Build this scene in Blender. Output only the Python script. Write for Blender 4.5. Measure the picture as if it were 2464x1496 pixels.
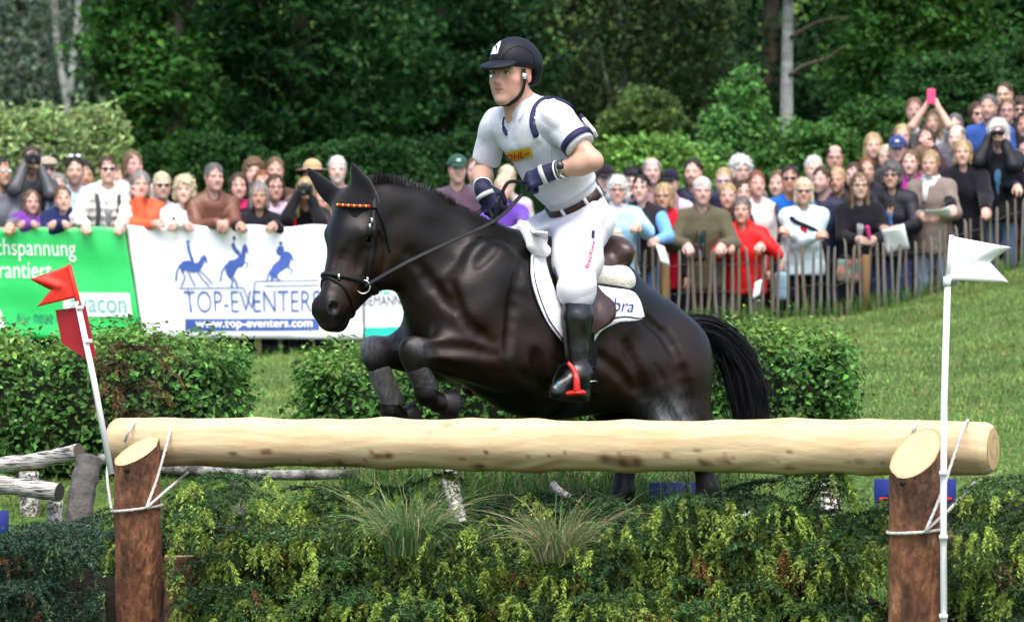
import bpy, math, random
import numpy as np
from mathutils import Vector, Matrix
from mathutils.bvhtree import BVHTree

for o in list(bpy.data.objects): bpy.data.objects.remove(o)
sc = bpy.context.scene
COL = sc.collection
RNG = np.random.default_rng(7)
random.seed(7)

# ------------------------------------------------------------------ camera, sky, sun, exposure
F = 7980.0            # focal length in photo units (photo 2464 wide)
HC = 1.6              # camera height
cam = bpy.data.cameras.new('camera'); cam_o = bpy.data.objects.new('camera', cam); COL.objects.link(cam_o)
cam_o.location = (0, 0, HC); cam_o.rotation_euler = (math.radians(90), 0, 0)
cam.sensor_width = 36; cam.lens = 36 * F / 2464; cam.clip_start = 0.5; cam.clip_end = 1000
cam.dof.use_dof = True; cam.dof.focus_distance = 14.0; cam.dof.aperture_fstop = 5.0
sc.camera = cam_o

SUN_EL, SUN_AZ = 62, -25      # sun high, behind the camera and to its left
world = bpy.data.worlds.new('World'); sc.world = world; world.use_nodes = True
wn = world.node_tree; bg = wn.nodes['Background']
sky = wn.nodes.new('ShaderNodeTexSky'); sky.sky_type = 'NISHITA'; sky.sun_disc = False
sky.sun_elevation = math.radians(SUN_EL); sky.sun_rotation = math.radians(180 + SUN_AZ)
sky.air_density = 1.0; sky.dust_density = 4.0; sky.ozone_density = 1.0
wn.links.new(sky.outputs[0], bg.inputs[0]); bg.inputs[1].default_value = 0.15
sun = bpy.data.lights.new('sun', 'SUN'); sun_o = bpy.data.objects.new('sun', sun); COL.objects.link(sun_o)
sun.energy = 1.3; sun.angle = math.radians(28); sun.color = (1.0, 0.97, 0.92)
az = math.radians(SUN_AZ); el = math.radians(SUN_EL)
sdir = Vector((math.sin(az) * math.cos(el), -math.cos(az) * math.cos(el), math.sin(el)))
sun_o.rotation_euler = sdir.to_track_quat('Z', 'Y').to_euler()
vs = sc.view_settings; vs.view_transform = 'Standard'; vs.look = 'None'; vs.exposure = 1.35; vs.gamma = 1.0
vs.use_curve_mapping = False
sc.cycles.max_bounces = 6; sc.cycles.diffuse_bounces = 3; sc.cycles.glossy_bounces = 2
sc.cycles.transmission_bounces = 3; sc.cycles.transparent_max_bounces = 6
sc.cycles.use_denoising = True; sc.cycles.caustics_reflective = False; sc.cycles.caustics_refractive = False
sc.cycles.use_adaptive_sampling = True; sc.cycles.adaptive_threshold = 0.02

def P(px, py, Y):
    """a point seen at photo position (px, py) that stands Y metres away"""
    return np.array([(px - 1232) / F * Y, Y, HC + (748 - py) / F * Y])
def SC(Y): return F / Y     # photo units per metre at that distance

# ------------------------------------------------------------------ mesh helpers
ORG = {}
def tag(o, label=None, cat=None, group=None, kind=None):
    if label: o['label'] = label
    if cat: o['category'] = cat
    if group: o['group'] = group
    if kind: o['kind'] = kind
    return o
def thing(name, label, cat, loc, group=None):
    o = bpy.data.objects.new(name, None); o.empty_display_size = 0.1; COL.objects.link(o)
    o.location = tuple(float(v) for v in loc); ORG[o.name] = np.array(loc, float)
    return tag(o, label, cat, group)
def new_mesh(name, v, faces, mat, smooth=True, cols=None, mats=None, fmat=None):
    me = bpy.data.meshes.new(name)
    v = np.asarray(v, np.float32)
    if isinstance(faces, np.ndarray):
        n, k = faces.shape
        me.vertices.add(len(v)); me.vertices.foreach_set('co', v.ravel())
        me.loops.add(n * k); me.loops.foreach_set('vertex_index', faces.ravel().astype(np.int32))
        me.polygons.add(n); me.polygons.foreach_set('loop_start', np.arange(0, n * k, k, dtype=np.int32))
        try: me.polygons.foreach_set('loop_total', np.full(n, k, np.int32))
        except Exception: pass
        me.update(calc_edges=True)
    else:
        me.from_pydata([tuple(map(float, p)) for p in v], [], faces); me.update()
    if cols is not None:
        a = me.color_attributes.new('Col', 'FLOAT_COLOR', 'POINT')
        c = np.ones((len(v), 4), np.float32); c[:, :3] = cols
        a.data.foreach_set('color', c.ravel())
    for m in (mats or [mat]): me.materials.append(m)
    if fmat is not None: me.polygons.foreach_set('material_index', np.asarray(fmat, np.int32))
    me.polygons.foreach_set('use_smooth', np.full(len(me.polygons), smooth, bool))
    return me
def mk(name, v, faces, mat, parent=None, loc=None, smooth=True, cols=None, mats=None, fmat=None):
    """v in world coordinates; stored relative to the parent's (or its own) base"""
    v = np.asarray(v, float)
    if parent is not None: org = ORG[parent.name]
    else: org = np.zeros(3) if loc is None else np.asarray(loc, float)
    me = new_mesh(name, v - org, faces, mat, smooth, cols, mats, fmat)
    o = bpy.data.objects.new(name, me); COL.objects.link(o)
    if parent is not None: o.parent = parent
    else: o.location = tuple(org)
    ORG[o.name] = org
    return o
def unit(v): v = np.asarray(v, float); return v / (np.linalg.norm(v) + 1e-12)
class MB:
    """collects shapes into one mesh"""
    def __init__(s): s.v = []; s.f = []; s.n = 0; s.c = []
    def add(s, v, f, c=None):
        v = np.asarray(v, float); s.v.append(v); s.f += [tuple(int(i) + s.n for i in q) for q in f]; s.n += len(v)
        if c is not None: s.c.append(np.tile(np.asarray(c, float), (len(v), 1)) if np.ndim(c) == 1 else np.asarray(c))
        return s
    def box(s, c, half, R=None, col=None):
        c = np.asarray(c, float); R = np.eye(3) if R is None else np.asarray(R)
        q = np.array([[x, y, z] for x in (-1, 1) for y in (-1, 1) for z in (-1, 1)], float) * np.asarray(half)
        return s.add(q @ R.T + c, [(0, 1, 3, 2), (4, 6, 7, 5), (0, 4, 5, 1), (2, 3, 7, 6), (0, 2, 6, 4), (1, 5, 7, 3)], col)
    def tube(s, pts, r, n=8, col=None, flat=None, caps=True):
        """tube along pts; r scalar or list; flat=(dir, scale)"""
        v, f = tube_arrays(pts, r, n, flat, caps); return s.add(v, f, col)
    def arr(s): return np.vstack(s.v), s.f
    def build(s, name, mat, parent=None, loc=None, smooth=True, **kw):
        v, f = s.arr(); c = np.vstack(s.c) if s.c else None
        return mk(name, v, f, mat, parent, loc, smooth, cols=c, **kw)
def tube_arrays(pts, r, n=8, flat=None, caps=True):
    pts = np.asarray(pts, float); m = len(pts); r = np.full(m, r) if np.ndim(r) == 0 else np.asarray(r, float)
    t = np.gradient(pts, axis=0); t /= np.linalg.norm(t, axis=1)[:, None] + 1e-12
    ref = np.array([0, 0, 1.]) if abs(t[0, 2]) < .9 else np.array([1., 0, 0])
    if flat is not None: ref = unit(flat[0])
    V = []; a = np.arange(n) * 2 * math.pi / n; prev = None
    for i in range(m):
        if flat is not None or prev is None: u = ref - t[i] * (ref @ t[i])
        else: u = prev - t[i] * (prev @ t[i])
        u = unit(u); w = np.cross(t[i], u); prev = u
        su = 1.0 if flat is None else flat[1]
        V.append(pts[i] + r[i] * (np.cos(a)[:, None] * u * su + np.sin(a)[:, None] * w))
    V = np.vstack(V); f = []
    for i in range(m - 1):
        for j in range(n):
            k = (j + 1) % n; f.append((i * n + j, i * n + k, (i + 1) * n + k, (i + 1) * n + j))
    if caps: f.append(tuple(range(n - 1, -1, -1))); f.append(tuple((m - 1) * n + j for j in range(n)))
    return V, f
def spline(pts, n=24):
    """Catmull-Rom through pts"""
    p = np.asarray(pts, float); p = np.vstack([2 * p[0] - p[1], p, 2 * p[-1] - p[-2]])
    out = []; m = len(p) - 3
    for s in np.linspace(0, m - 1e-6, n):
        i = int(s); t = s - i; a, b, c, d = p[i:i + 4]
        out.append(.5 * ((2 * b) + (c - a) * t + (2 * a - 5 * b + 4 * c - d) * t * t + (3 * b - a - 3 * c + d) * t ** 3))
    return np.array(out)
def rot_axis(axis, ang): return np.array(Matrix.Rotation(ang, 3, Vector(axis)))
def frame(fwd, up=(0, 0, 1)):
    """columns: lateral (right), forward, up"""
    f = unit(fwd); u = np.asarray(up, float); r = unit(np.cross(f, u)); u = np.cross(r, f)
    return np.stack([r, f, u], axis=1)

# ------------------------------------------------------------------ soft blended solids (signed distance -> mesh)
class SDF:
    def __init__(s, O=(0, 0, 0), R=None): s.p = []; s.O = np.asarray(O, float); s.R = np.eye(3) if R is None else np.asarray(R, float)
    def at(s, O, R=None): s.O = np.asarray(O, float); s.R = np.eye(3) if R is None else np.asarray(R, float); return s
    def w(s, p): return s.R @ np.asarray(p, float) + s.O
    def cap(s, a, b, ra, rb=None, k=.02, op=0, flat=None):
        a, b = s.w(a), s.w(b); rb = ra if rb is None else rb
        fl = None; ex = 1.0
        if flat is not None: fl = (s.R @ unit(flat[0]), flat[1]); ex = max(1.0, flat[1])
        lo = np.minimum(a - ra * ex, b - rb * ex); hi = np.maximum(a + ra * ex, b + rb * ex)
        s.p.append(('c', a, b, ra, rb, fl, k, op, lo, hi)); return s
    def ell(s, c, r, k=.02, op=0, R=None):
        R2 = s.R if R is None else s.R @ np.asarray(R); r = np.asarray([r] * 3 if np.ndim(r) == 0 else r, float)
        c = s.w(c); e = np.sqrt(((R2 * r) ** 2).sum(1))
        s.p.append(('e', c, r, R2, None, None, k, op, c - e, c + e)); return s
    def box(s, c, half, rad=.01, k=.01, op=0, R=None):
        R2 = s.R if R is None else s.R @ np.asarray(R); half = np.asarray(half, float); c = s.w(c); e = (np.abs(R2) * half).sum(1)
        s.p.append(('b', c, half, R2, rad, None, k, op, c - e, c + e)); return s
    def mesh(s, h, disp=None, pad=None, cutz=None):
        pad = 2.5 * h if pad is None else pad
        lo = np.min([q[8] for q in s.p if q[7] == 0], 0) - pad - .02; hi = np.max([q[9] for q in s.p if q[7] == 0], 0) + pad + .02
        if cutz is not None: lo[2] = max(lo[2], cutz)
        ax = [np.arange(lo[i], hi[i] + h, h, dtype=np.float32) for i in range(3)]
        D = np.full([len(a) for a in ax], .25, np.float32)
        for q in s.p:
            kind, k, op = q[0], q[6], q[7]; m = k + 3 * h
            i0 = [max(0, int((q[8][i] - m - lo[i]) / h)) for i in range(3)]
            i1 = [min(len(ax[i]), int((q[9][i] + m - lo[i]) / h) + 2) for i in range(3)]
            if any(b <= a for a, b in zip(i0, i1)): continue
            X = ax[0][i0[0]:i1[0], None, None]; Y = ax[1][None, i0[1]:i1[1], None]; Z = ax[2][None, None, i0[2]:i1[2]]
            if kind == 'c':
                a, b, ra, rb, fl = q[1:6]; d = (b - a).astype(np.float32); L = float(d @ d) + 1e-12
                t = ((X - a[0]) * d[0] + (Y - a[1]) * d[1] + (Z - a[2]) * d[2]) / L
                t = np.clip(t, 0, 1)
                ox = X - a[0] - t * d[0]; oy = Y - a[1] - t * d[1]; oz = Z - a[2] - t * d[2]
                mul = 1.0
                if fl is not None:
                    n, sc_ = fl; g = (ox * n[0] + oy * n[1] + oz * n[2]) * (1 / sc_ - 1)
                    ox = ox + n[0] * g; oy = oy + n[1] * g; oz = oz + n[2] * g; mul = min(1.0, sc_)
                d_ = (np.sqrt(ox * ox + oy * oy + oz * oz) - (ra + (rb - ra) * t)) * mul
            else:
                R2 = q[3]; c = q[1]; x = X - c[0]; y = Y - c[1]; z = Z - c[2]
                l = [x * R2[0, j] + y * R2[1, j] + z * R2[2, j] for j in range(3)]
                if kind == 'e':
                    r = q[2]; k0 = np.sqrt(sum((l[j] / r[j]) ** 2 for j in range(3))); k1 = np.sqrt(sum((l[j] / r[j] ** 2) ** 2 for j in range(3))) + 1e-9
                    d_ = k0 * (k0 - 1) / k1
                else:
                    rad = q[4]; g = [np.abs(l[j]) - (q[2][j] - rad) for j in range(3)]
                    d_ = np.sqrt(sum(np.maximum(v, 0) ** 2 for v in g)) + np.minimum(np.maximum(np.maximum(g[0], g[1]), g[2]), 0) - rad
            sl = (slice(i0[0], i1[0]), slice(i0[1], i1[1]), slice(i0[2], i1[2])); A = D[sl]
            if op == 0:
                hh = np.maximum(k - np.abs(A - d_), 0) / max(k, 1e-6); D[sl] = np.minimum(A, d_) - hh * hh * k * .25
            else:
                d_ = -d_; hh = np.maximum(k - np.abs(A - d_), 0) / max(k, 1e-6); D[sl] = np.maximum(A, d_) + hh * hh * k * .25
        if disp is not None: D += disp(ax[0][:, None, None], ax[1][None, :, None], ax[2][None, None, :]).astype(np.float32)
        return nets(D, ax)
def nets(D, ax):
    S = D < 0
    S[0] = S[-1] = False; S[:, 0] = S[:, -1] = False; S[:, :, 0] = S[:, :, -1] = False
    C = [(i, j, k) for i in (0, 1) for j in (0, 1) for k in (0, 1)]
    n = [q - 1 for q in S.shape]
    def cor(A, c): return A[c[0]:c[0] + n[0], c[1]:c[1] + n[1], c[2]:c[2] + n[2]]
    cnt = np.zeros(n, np.int8)
    for c in C: cnt += cor(S, c)
    act = (cnt > 0) & (cnt < 8); idx = np.full(n, -1, np.int64); ijk = np.argwhere(act); idx[act] = np.arange(len(ijk))
    i, j, k = ijk.T; acc = np.zeros((len(ijk), 3)); num = np.zeros(len(ijk))
    for c in C:
        for a in range(3):
            if c[a]: continue
            e = list(c); e[a] = 1
            d0 = D[i + c[0], j + c[1], k + c[2]]; d1 = D[i + e[0], j + e[1], k + e[2]]
            s0 = S[i + c[0], j + c[1], k + c[2]]; s1 = S[i + e[0], j + e[1], k + e[2]]
            m = s0 != s1; t = np.where(m, d0 / np.where(d0 - d1 == 0, 1, d0 - d1), 0); t = np.clip(t, 0.02, .98)
            q = np.array(c, float)[None].repeat(len(ijk), 0); q[:, a] += t
            acc += q * m[:, None]; num += m
    loc = ijk + acc / np.maximum(num, 1)[:, None]
    h = [a[1] - a[0] for a in ax]; v = np.stack([ax[q][0] + loc[:, q] * h[q] for q in range(3)], 1)
    fs = []
    for a in range(3):
        b, c = (a + 1) % 3, (a + 2) % 3
        lo = [slice(None)] * 3; hi = [slice(None)] * 3; lo[a] = slice(0, -1); hi[a] = slice(1, None)
        s0, s1 = S[tuple(lo)], S[tuple(hi)]; ch = np.argwhere(s0 != s1); flip = s0[tuple(ch.T)]
        def cell(db, dc):
            q = ch.copy(); q[:, b] += db; q[:, c] += dc; return idx[tuple(q.T)]
        ok = (ch[:, b] > 0) & (ch[:, c] > 0) & (ch[:, b] < S.shape[b] - 1) & (ch[:, c] < S.shape[c] - 1)
        ch = ch[ok]; flip = flip[ok]
        f = np.stack([cell(-1, -1), cell(0, -1), cell(0, 0), cell(-1, 0)], 1)
        f = np.where(flip[:, None], f, f[:, ::-1]); fs.append(f)
    f = np.vstack(fs); f = f[(f >= 0).all(1)]
    return v, f
def ico(c, r, n=10, m=8):
    """uv sphere / ellipsoid arrays"""
    r = np.asarray([r] * 3 if np.ndim(r) == 0 else r, float); v = [[0, 0, 1]]
    for i in range(1, m):
        for j in range(n): a = math.pi * i / m; b = 2 * math.pi * j / n; v.append([math.sin(a) * math.cos(b), math.sin(a) * math.sin(b), math.cos(a)])
    v.append([0, 0, -1]); f = []
    for j in range(n): f.append((0, 1 + j, 1 + (j + 1) % n))
    for i in range(m - 2):
        for j in range(n): a = 1 + i * n + j; b = 1 + i * n + (j + 1) % n; f.append((a, a + n, b + n, b))
    L = len(v) - 1; q = 1 + (m - 2) * n
    for j in range(n): f.append((L, q + (j + 1) % n, q + j))
    return np.array(v) * r + np.asarray(c, float), f

# ------------------------------------------------------------------ materials
MATS = {}
def mat(name, col=(.5, .5, .5), rough=.7, attr=False, vary=None, bump=None, spec=.3, coat=0., metal=0., trans=0., sheen=0., stretch=(1, 1, 1), sss=0.):
    """principled material; vary=(scale, colour2, sharpness); bump=(scale, strength)"""
    if name in MATS: return MATS[name]
    m = bpy.data.materials.new(name); m.use_nodes = True; nt = m.node_tree; N = nt.nodes; L = nt.links
    b = N['Principled BSDF']; b.inputs['Roughness'].default_value = rough; b.inputs['Specular IOR Level'].default_value = spec
    b.inputs['Metallic'].default_value = metal; b.inputs['Coat Weight'].default_value = coat; b.inputs['Sheen Weight'].default_value = sheen
    if sss: b.inputs['Subsurface Weight'].default_value = sss; b.inputs['Subsurface Radius'].default_value = (.012, .005, .003); b.inputs['Subsurface Scale'].default_value = 1.0
    tc = N.new('ShaderNodeTexCoord'); mp = N.new('ShaderNodeMapping'); mp.inputs['Scale'].default_value = stretch
    L.new(tc.outputs['Object'], mp.inputs[0]); vec = mp.outputs[0]
    src = None
    if attr:
        at = N.new('ShaderNodeAttribute'); at.attribute_name = 'Col'; src = at.outputs['Color']
    if vary:
        nz = N.new('ShaderNodeTexNoise'); nz.inputs['Scale'].default_value = vary[0]; nz.inputs['Detail'].default_value = 6; nz.inputs['Roughness'].default_value = .65
        L.new(vec, nz.inputs['Vector'])
        rp = N.new('ShaderNodeMapRange'); w = vary[2] if len(vary) > 2 else .25
        rp.inputs['From Min'].default_value = .5 - w; rp.inputs['From Max'].default_value = .5 + w
        L.new(nz.outputs['Fac'], rp.inputs['Value'])
        mx = N.new('ShaderNodeMix'); mx.data_type = 'RGBA'
        L.new(rp.outputs[0], mx.inputs['Factor'])
        if attr:
            mx.blend_type = 'MULTIPLY'; L.new(src, mx.inputs['A']); mx.inputs['B'].default_value = (*vary[1], 1)
        else:
            mx.inputs['A'].default_value = (*col, 1); mx.inputs['B'].default_value = (*vary[1], 1)
        src = mx.outputs['Result']
    if src is not None: L.new(src, b.inputs['Base Color'])
    else: b.inputs['Base Color'].default_value = (*col, 1)
    if bump:
        nb = N.new('ShaderNodeTexNoise'); nb.inputs['Scale'].default_value = bump[0]; nb.inputs['Detail'].default_value = 5
        L.new(vec, nb.inputs['Vector']); bp = N.new('ShaderNodeBump'); bp.inputs['Strength'].default_value = bump[1]; bp.inputs['Distance'].default_value = bump[2] if len(bump) > 2 else .02
        L.new(nb.outputs['Fac'], bp.inputs['Height']); L.new(bp.outputs[0], b.inputs['Normal'])
    if trans:
        tl = N.new('ShaderNodeBsdfTranslucent'); mix = N.new('ShaderNodeMixShader'); mix.inputs[0].default_value = trans
        if src is not None: L.new(src, tl.inputs[0])
        else: tl.inputs[0].default_value = (*col, 1)
        out = N['Material Output']; L.new(b.outputs[0], mix.inputs[1]); L.new(tl.outputs[0], mix.inputs[2]); L.new(mix.outputs[0], out.inputs[0])
    MATS[name] = m; return m
def cloth(col, rough=.85, kind='cloth'):
    c = tuple(round(float(x), 3) for x in col); d = tuple(x * .72 for x in c)
    if kind == 'leather': return mat('leather_%s' % (c,), c, .45, vary=(22, d, .3), bump=(60, .25, .01), spec=.4)
    if kind == 'shell': return mat('shell_%s' % (c,), c, .6, vary=(9, tuple(x * .85 for x in c), .3), bump=(18, .35, .02), spec=.3)
    return mat('cloth_%s' % (c,), c, rough, vary=(14, d, .35), bump=(30, .35, .012), spec=.15, sheen=.1)
# ------------------------------------------------------------------ the lie of the land
def sm(x): x = np.clip(x, 0, 1); return x * x * (3 - 2 * x)
def fence_y(X): return 28.5 + np.clip(np.asarray(X, float) - .8, 0, 40) * .32
def crest(X): return np.interp(X, [-30, -.2, .93, 1.5, 2.9, 3.8, 4.4, 7, 30], [1.1, 1.2, 1.38, 1.46, 1.53, 1.74, 1.93, 2.6, 4.5])
def ground(X, Y):
    X = np.asarray(X, float); Y = np.asarray(Y, float); yf = fence_y(X)
    front = np.interp(Y, [-20, 11.8, 12.6, 13.4, 14.2, 15, 16, 17, 18, 28.3, 40], [0, 0, .02, .12, .42, .65, .77, .87, .97, 1.25, 1.25])
    front = front + (crest(X) - 1.25) * sm((Y - 15) / (yf - 15))
    d = Y - yf
    back = 1.2 + np.minimum(np.clip(X - 2.1, 0, 20) * .5 * np.clip(d / 2, 0, 1.5), .9)
    back = back * (1 - sm((Y - 32) / 8)) + 1.15 * sm((Y - 32) / 8)
    back = back + 22 * sm((Y - 98) / 40)
    z = np.where(d < 0.12, front, front + (back - front) * sm((d - .12) / .35))
    bump = .018 * np.sin(X * 3.1 + 1.3 * np.sin(Y * 2.3)) * np.sin(Y * 2.7 + np.sin(X * 1.9)) + .01 * np.sin(X * 7.3 + Y * 5.1) * np.sin(Y * 8.3 - X * 2.2)
    return z + bump * np.clip((Y - 12) / 2, 0, 1)

def mat_ground():
    m = bpy.data.materials.new('meadow_soil'); m.use_nodes = True; N = m.node_tree.nodes; L = m.node_tree.links; b = N['Principled BSDF']
    tc = N.new('ShaderNodeTexCoord'); a = N.new('ShaderNodeTexNoise'); a.inputs['Scale'].default_value = 1.1; a.inputs['Detail'].default_value = 8
    c = N.new('ShaderNodeTexNoise'); c.inputs['Scale'].default_value = 26; c.inputs['Detail'].default_value = 6
    L.new(tc.outputs['Object'], a.inputs[0]); L.new(tc.outputs['Object'], c.inputs[0])
    r = N.new('ShaderNodeValToRGB'); e = r.color_ramp.elements; e[0].position = .3; e[0].color = (.06, .12, .025, 1); e[1].position = .7; e[1].color = (.13, .19, .05, 1)
    q = e.new(.5); q.color = (.085, .16, .035, 1)
    L.new(a.outputs['Fac'], r.inputs[0])
    mx = N.new('ShaderNodeMix'); mx.data_type = 'RGBA'; mx.blend_type = 'MULTIPLY'; mx.inputs['Factor'].default_value = .8
    r2 = N.new('ShaderNodeValToRGB'); r2.color_ramp.elements[0].position = .35; r2.color_ramp.elements[0].color = (.35, .35, .35, 1); r2.color_ramp.elements[1].position = .65
    L.new(c.outputs['Fac'], r2.inputs[0]); L.new(r.outputs[0], mx.inputs['A']); L.new(r2.outputs[0], mx.inputs['B']); L.new(mx.outputs['Result'], b.inputs['Base Color'])
    b.inputs['Roughness'].default_value = .95; b.inputs['Specular IOR Level'].default_value = .1
    bp = N.new('ShaderNodeBump'); bp.inputs['Strength'].default_value = .8; bp.inputs['Distance'].default_value = .05; L.new(c.outputs['Fac'], bp.inputs['Height']); L.new(bp.outputs[0], b.inputs['Normal'])
    return m
xs = np.unique(np.concatenate([np.linspace(-120, -9, 24), np.arange(-9, 9.01, .2), np.linspace(9, 120, 24)]))
ys = np.unique(np.concatenate([np.linspace(-30, 10, 14), np.arange(10, 34, .2), np.arange(34, 60, 1.5), np.linspace(60, 260, 30)]))
GX, GY = np.meshgrid(xs, ys, indexing='ij'); nx, ny = GX.shape
gv = np.stack([GX, GY, ground(GX, GY)], -1).reshape(-1, 3)
ii = np.arange(nx * ny).reshape(nx, ny)
gf = np.stack([ii[:-1, :-1], ii[1:, :-1], ii[1:, 1:], ii[:-1, 1:]], -1).reshape(-1, 4)
tag(mk('ground', gv, gf, mat_ground()), kind='structure')

# ------------------------------------------------------------------ leaves and blades
def leaves(c, L, W, nrm=None, up=.6, col=None, vary=.25, curl=.25, dirs=None):
    """one folded leaf face at every point of c (n,3); returns verts, quads, colours"""
    n = len(c); L = np.broadcast_to(L, n) * RNG.uniform(.7, 1.25, n); W = np.broadcast_to(W, n) * RNG.uniform(.75, 1.2, n)
    z = RNG.normal(size=(n, 3)); z[:, 2] = np.abs(z[:, 2]) + up
    if nrm is not None: z += nrm
    z /= np.linalg.norm(z, axis=1)[:, None]
    d = RNG.normal(size=(n, 3)) if dirs is None else dirs + RNG.normal(size=(n, 3)) * .25
    d -= z * (d * z).sum(1)[:, None]; d /= np.linalg.norm(d, axis=1)[:, None] + 1e-9; s = np.cross(z, d)
    a = c - d * L[:, None] * .5; t = c + d * L[:, None] * .5 - z * (L * curl)[:, None]
    w = (W * .5)[:, None]; l = c - d * L[:, None] * .08 + s * w + z * (W * .18)[:, None]; r = c - d * L[:, None] * .08 - s * w + z * (W * .18)[:, None]
    v = np.stack([a, r, t, l], 1).reshape(-1, 3); f = np.arange(4 * n).reshape(n, 4)
    k = None
    if col is not None:
        k = np.asarray(col, float); k = np.broadcast_to(k, (n, 3)) * (1 + RNG.normal(size=(n, 1)) * vary) * (1 + RNG.normal(size=(n, 3)) * vary * .3)
        k = np.clip(k, .004, .9).repeat(4, 0)
    return v, f, k
def ball(n, shell=.45):
    p = RNG.normal(size=(n, 3)); p /= np.linalg.norm(p, axis=1)[:, None]; return p * (RNG.uniform(0, 1, n) ** shell)[:, None]
def blades(base, h, w, lean=.35, col=(.1, .2, .04), vary=.25, straw=.06, bend=None):
    n = len(base); h = np.broadcast_to(h, n) * RNG.uniform(.5, 1.3, n); a = RNG.uniform(0, 2 * np.pi, n)
    s = np.stack([np.cos(a), np.sin(a), 0 * a], 1) * (w * RNG.uniform(.6, 1.3, n))[:, None] * .5
    g = RNG.normal(size=(n, 3)) * lean; g[:, 2] = 0
    if bend is not None: g += bend
    m = base + np.stack([g[:, 0] * h * .3, g[:, 1] * h * .3, h * .6], 1); t = base + np.stack([g[:, 0] * h, g[:, 1] * h, h * (1 - .3 * np.minimum(1, np.linalg.norm(g, axis=1)))], 1)
    v = np.stack([base - s, base + s, m + s * .8, m - s * .8, t], 1).reshape(-1, 3); i = np.arange(n) * 5
    q = np.stack([i, i + 1, i + 2, i + 3], 1); tr = np.stack([i + 3, i + 2, i + 4, i + 4], 1)
    k = np.broadcast_to(np.asarray(col, float), (n, 3)) * (1 + RNG.normal(size=(n, 1)) * vary) * (1 + RNG.normal(size=(n, 3)) * .06)
    st = RNG.uniform(size=n) < straw; k = k.copy(); k[st] = np.array([.3, .25, .12]) * RNG.uniform(.6, 1.2, (st.sum(), 1))
    return v, q, tr[:, :3], np.clip(k, .01, .8).repeat(5, 0)
def mk_blades(name, sets, m, kind='stuff', parent=None, loc=None):
    V = []; Fq = []; C = []; n = 0
    for v, q, t, k in sets:
        V.append(v); C.append(k); t4 = t; Fq += [q + n]; n += len(v)
    faces = []
    n = 0; T = []
    for v, q, t, k in sets: T.append(t + n); n += len(v)
    q = np.vstack(Fq); t = np.vstack(T); v = np.vstack(V); c = np.vstack(C)
    # triangles only, so that one array holds every face
    tri = np.vstack([q[:, [0, 1, 2]], q[:, [0, 2, 3]], t])
    o = mk(name, v, tri, m, parent, loc, smooth=False, cols=c)
    if kind: o['kind'] = kind
    return o
M_GRASS = mat('grass_blade', attr=True, rough=.6, trans=.35, spec=.2)
M_LEAF = mat('leaf', attr=True, rough=.55, trans=.3, spec=.2)
M_LEAF_FAR = mat('leaf_far', attr=True, rough=.85, trans=.28, spec=.04)

def in_view(X, Y, m=1.18): return np.abs(X) < 1232 / F * Y * m + .3
def scatter(n, x0, x1, y0, y1, ok=None):
    X = RNG.uniform(x0, x1, n); Y = RNG.uniform(y0, y1, n); k = in_view(X, Y)
    if ok is not None: k &= ok(X, Y)
    X, Y = X[k], Y[k]; return np.stack([X, Y, ground(X, Y) - .01], 1)
def patchy(X, Y): return .5 + .5 * np.sin(X * 2.1 + 2 * np.sin(Y * .9)) * np.sin(Y * 1.7 + np.cos(X * 1.3))
g1 = scatter(110000, -5.5, 6, 14.6, 29.8, lambda X, Y: Y < fence_y(X) + .1)
k1 = np.array([.19, .285, .08])[None] * (.75 + .5 * patchy(g1[:, 0], g1[:, 1])[:, None])
k1 = k1 + (patchy(g1[:, 0] * 1.9 + 4, g1[:, 1] * 1.6) > .82)[:, None] * np.array([.07, .03, .012])
bare = patchy(g1[:, 0] * .8 + 2, g1[:, 1] * .7 + 1) * patchy(g1[:, 0] * 2.3, g1[:, 1] * 2.1 + 3); k1 = k1 * (1 - .35 * (bare > .55)[:, None]) + np.array([.05, .02, .0]) * (bare > .55)[:, None]
s1 = blades(g1, .05, .0115, lean=.6, col=k1, vary=.2, straw=.03)
g2 = scatter(22000, -5.5, 6.5, 27.6, 30.6, lambda X, Y: np.abs(Y - fence_y(X)) < .45 * RNG.uniform(0, 1, len(X)) + .05)
s2 = blades(g2, np.where(g2[:, 0] < 1., .09, .2), .009, lean=.3, col=(.075, .17, .03), vary=.3, straw=.05)
g3 = scatter(14000, -3.5, 3.5, 11.6, 14.6); s3 = blades(g3, .13, .008, col=(.07, .15, .03), vary=.3, straw=.08)
mk_blades('grass', [s1, s2, s3], M_GRASS); tag(bpy.data.objects['grass'], 'short green meadow grass with taller tufts along the fences', 'grass')

# ------------------------------------------------------------------ trees of the wood behind
M_BARK = mat('bark_dark', (.06, .045, .032), .9, vary=(7, (.11, .09, .065), .3), bump=(16, 1., .04), stretch=(1, 1, .25))
def mat_birch():
    m = bpy.data.materials.new('birch_bark'); m.use_nodes = True; N = m.node_tree.nodes; L = m.node_tree.links; b = N['Principled BSDF']
    tc = N.new('ShaderNodeTexCoord'); mp = N.new('ShaderNodeMapping'); mp.inputs['Scale'].default_value = (4, 4, 16); L.new(tc.outputs['Generated'], mp.inputs[0])
    a = N.new('ShaderNodeTexNoise'); a.inputs['Scale'].default_value = 1.6; a.inputs['Detail'].default_value = 7; a.inputs['Roughness'].default_value = .7; L.new(mp.outputs[0], a.inputs[0])
    r = N.new('ShaderNodeValToRGB'); e = r.color_ramp.elements; e[0].position = .43; e[0].color = (.025, .022, .02, 1); e[1].position = .56; e[1].color = (.5, .485, .45, 1); q = e.new(.48); q.color = (.25, .23, .2, 1)
    L.new(a.outputs['Fac'], r.inputs[0]); L.new(r.outputs[0], b.inputs['Base Color']); b.inputs['Roughness'].default_value = .75
    return m
M_BIRCH = mat_birch()
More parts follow.
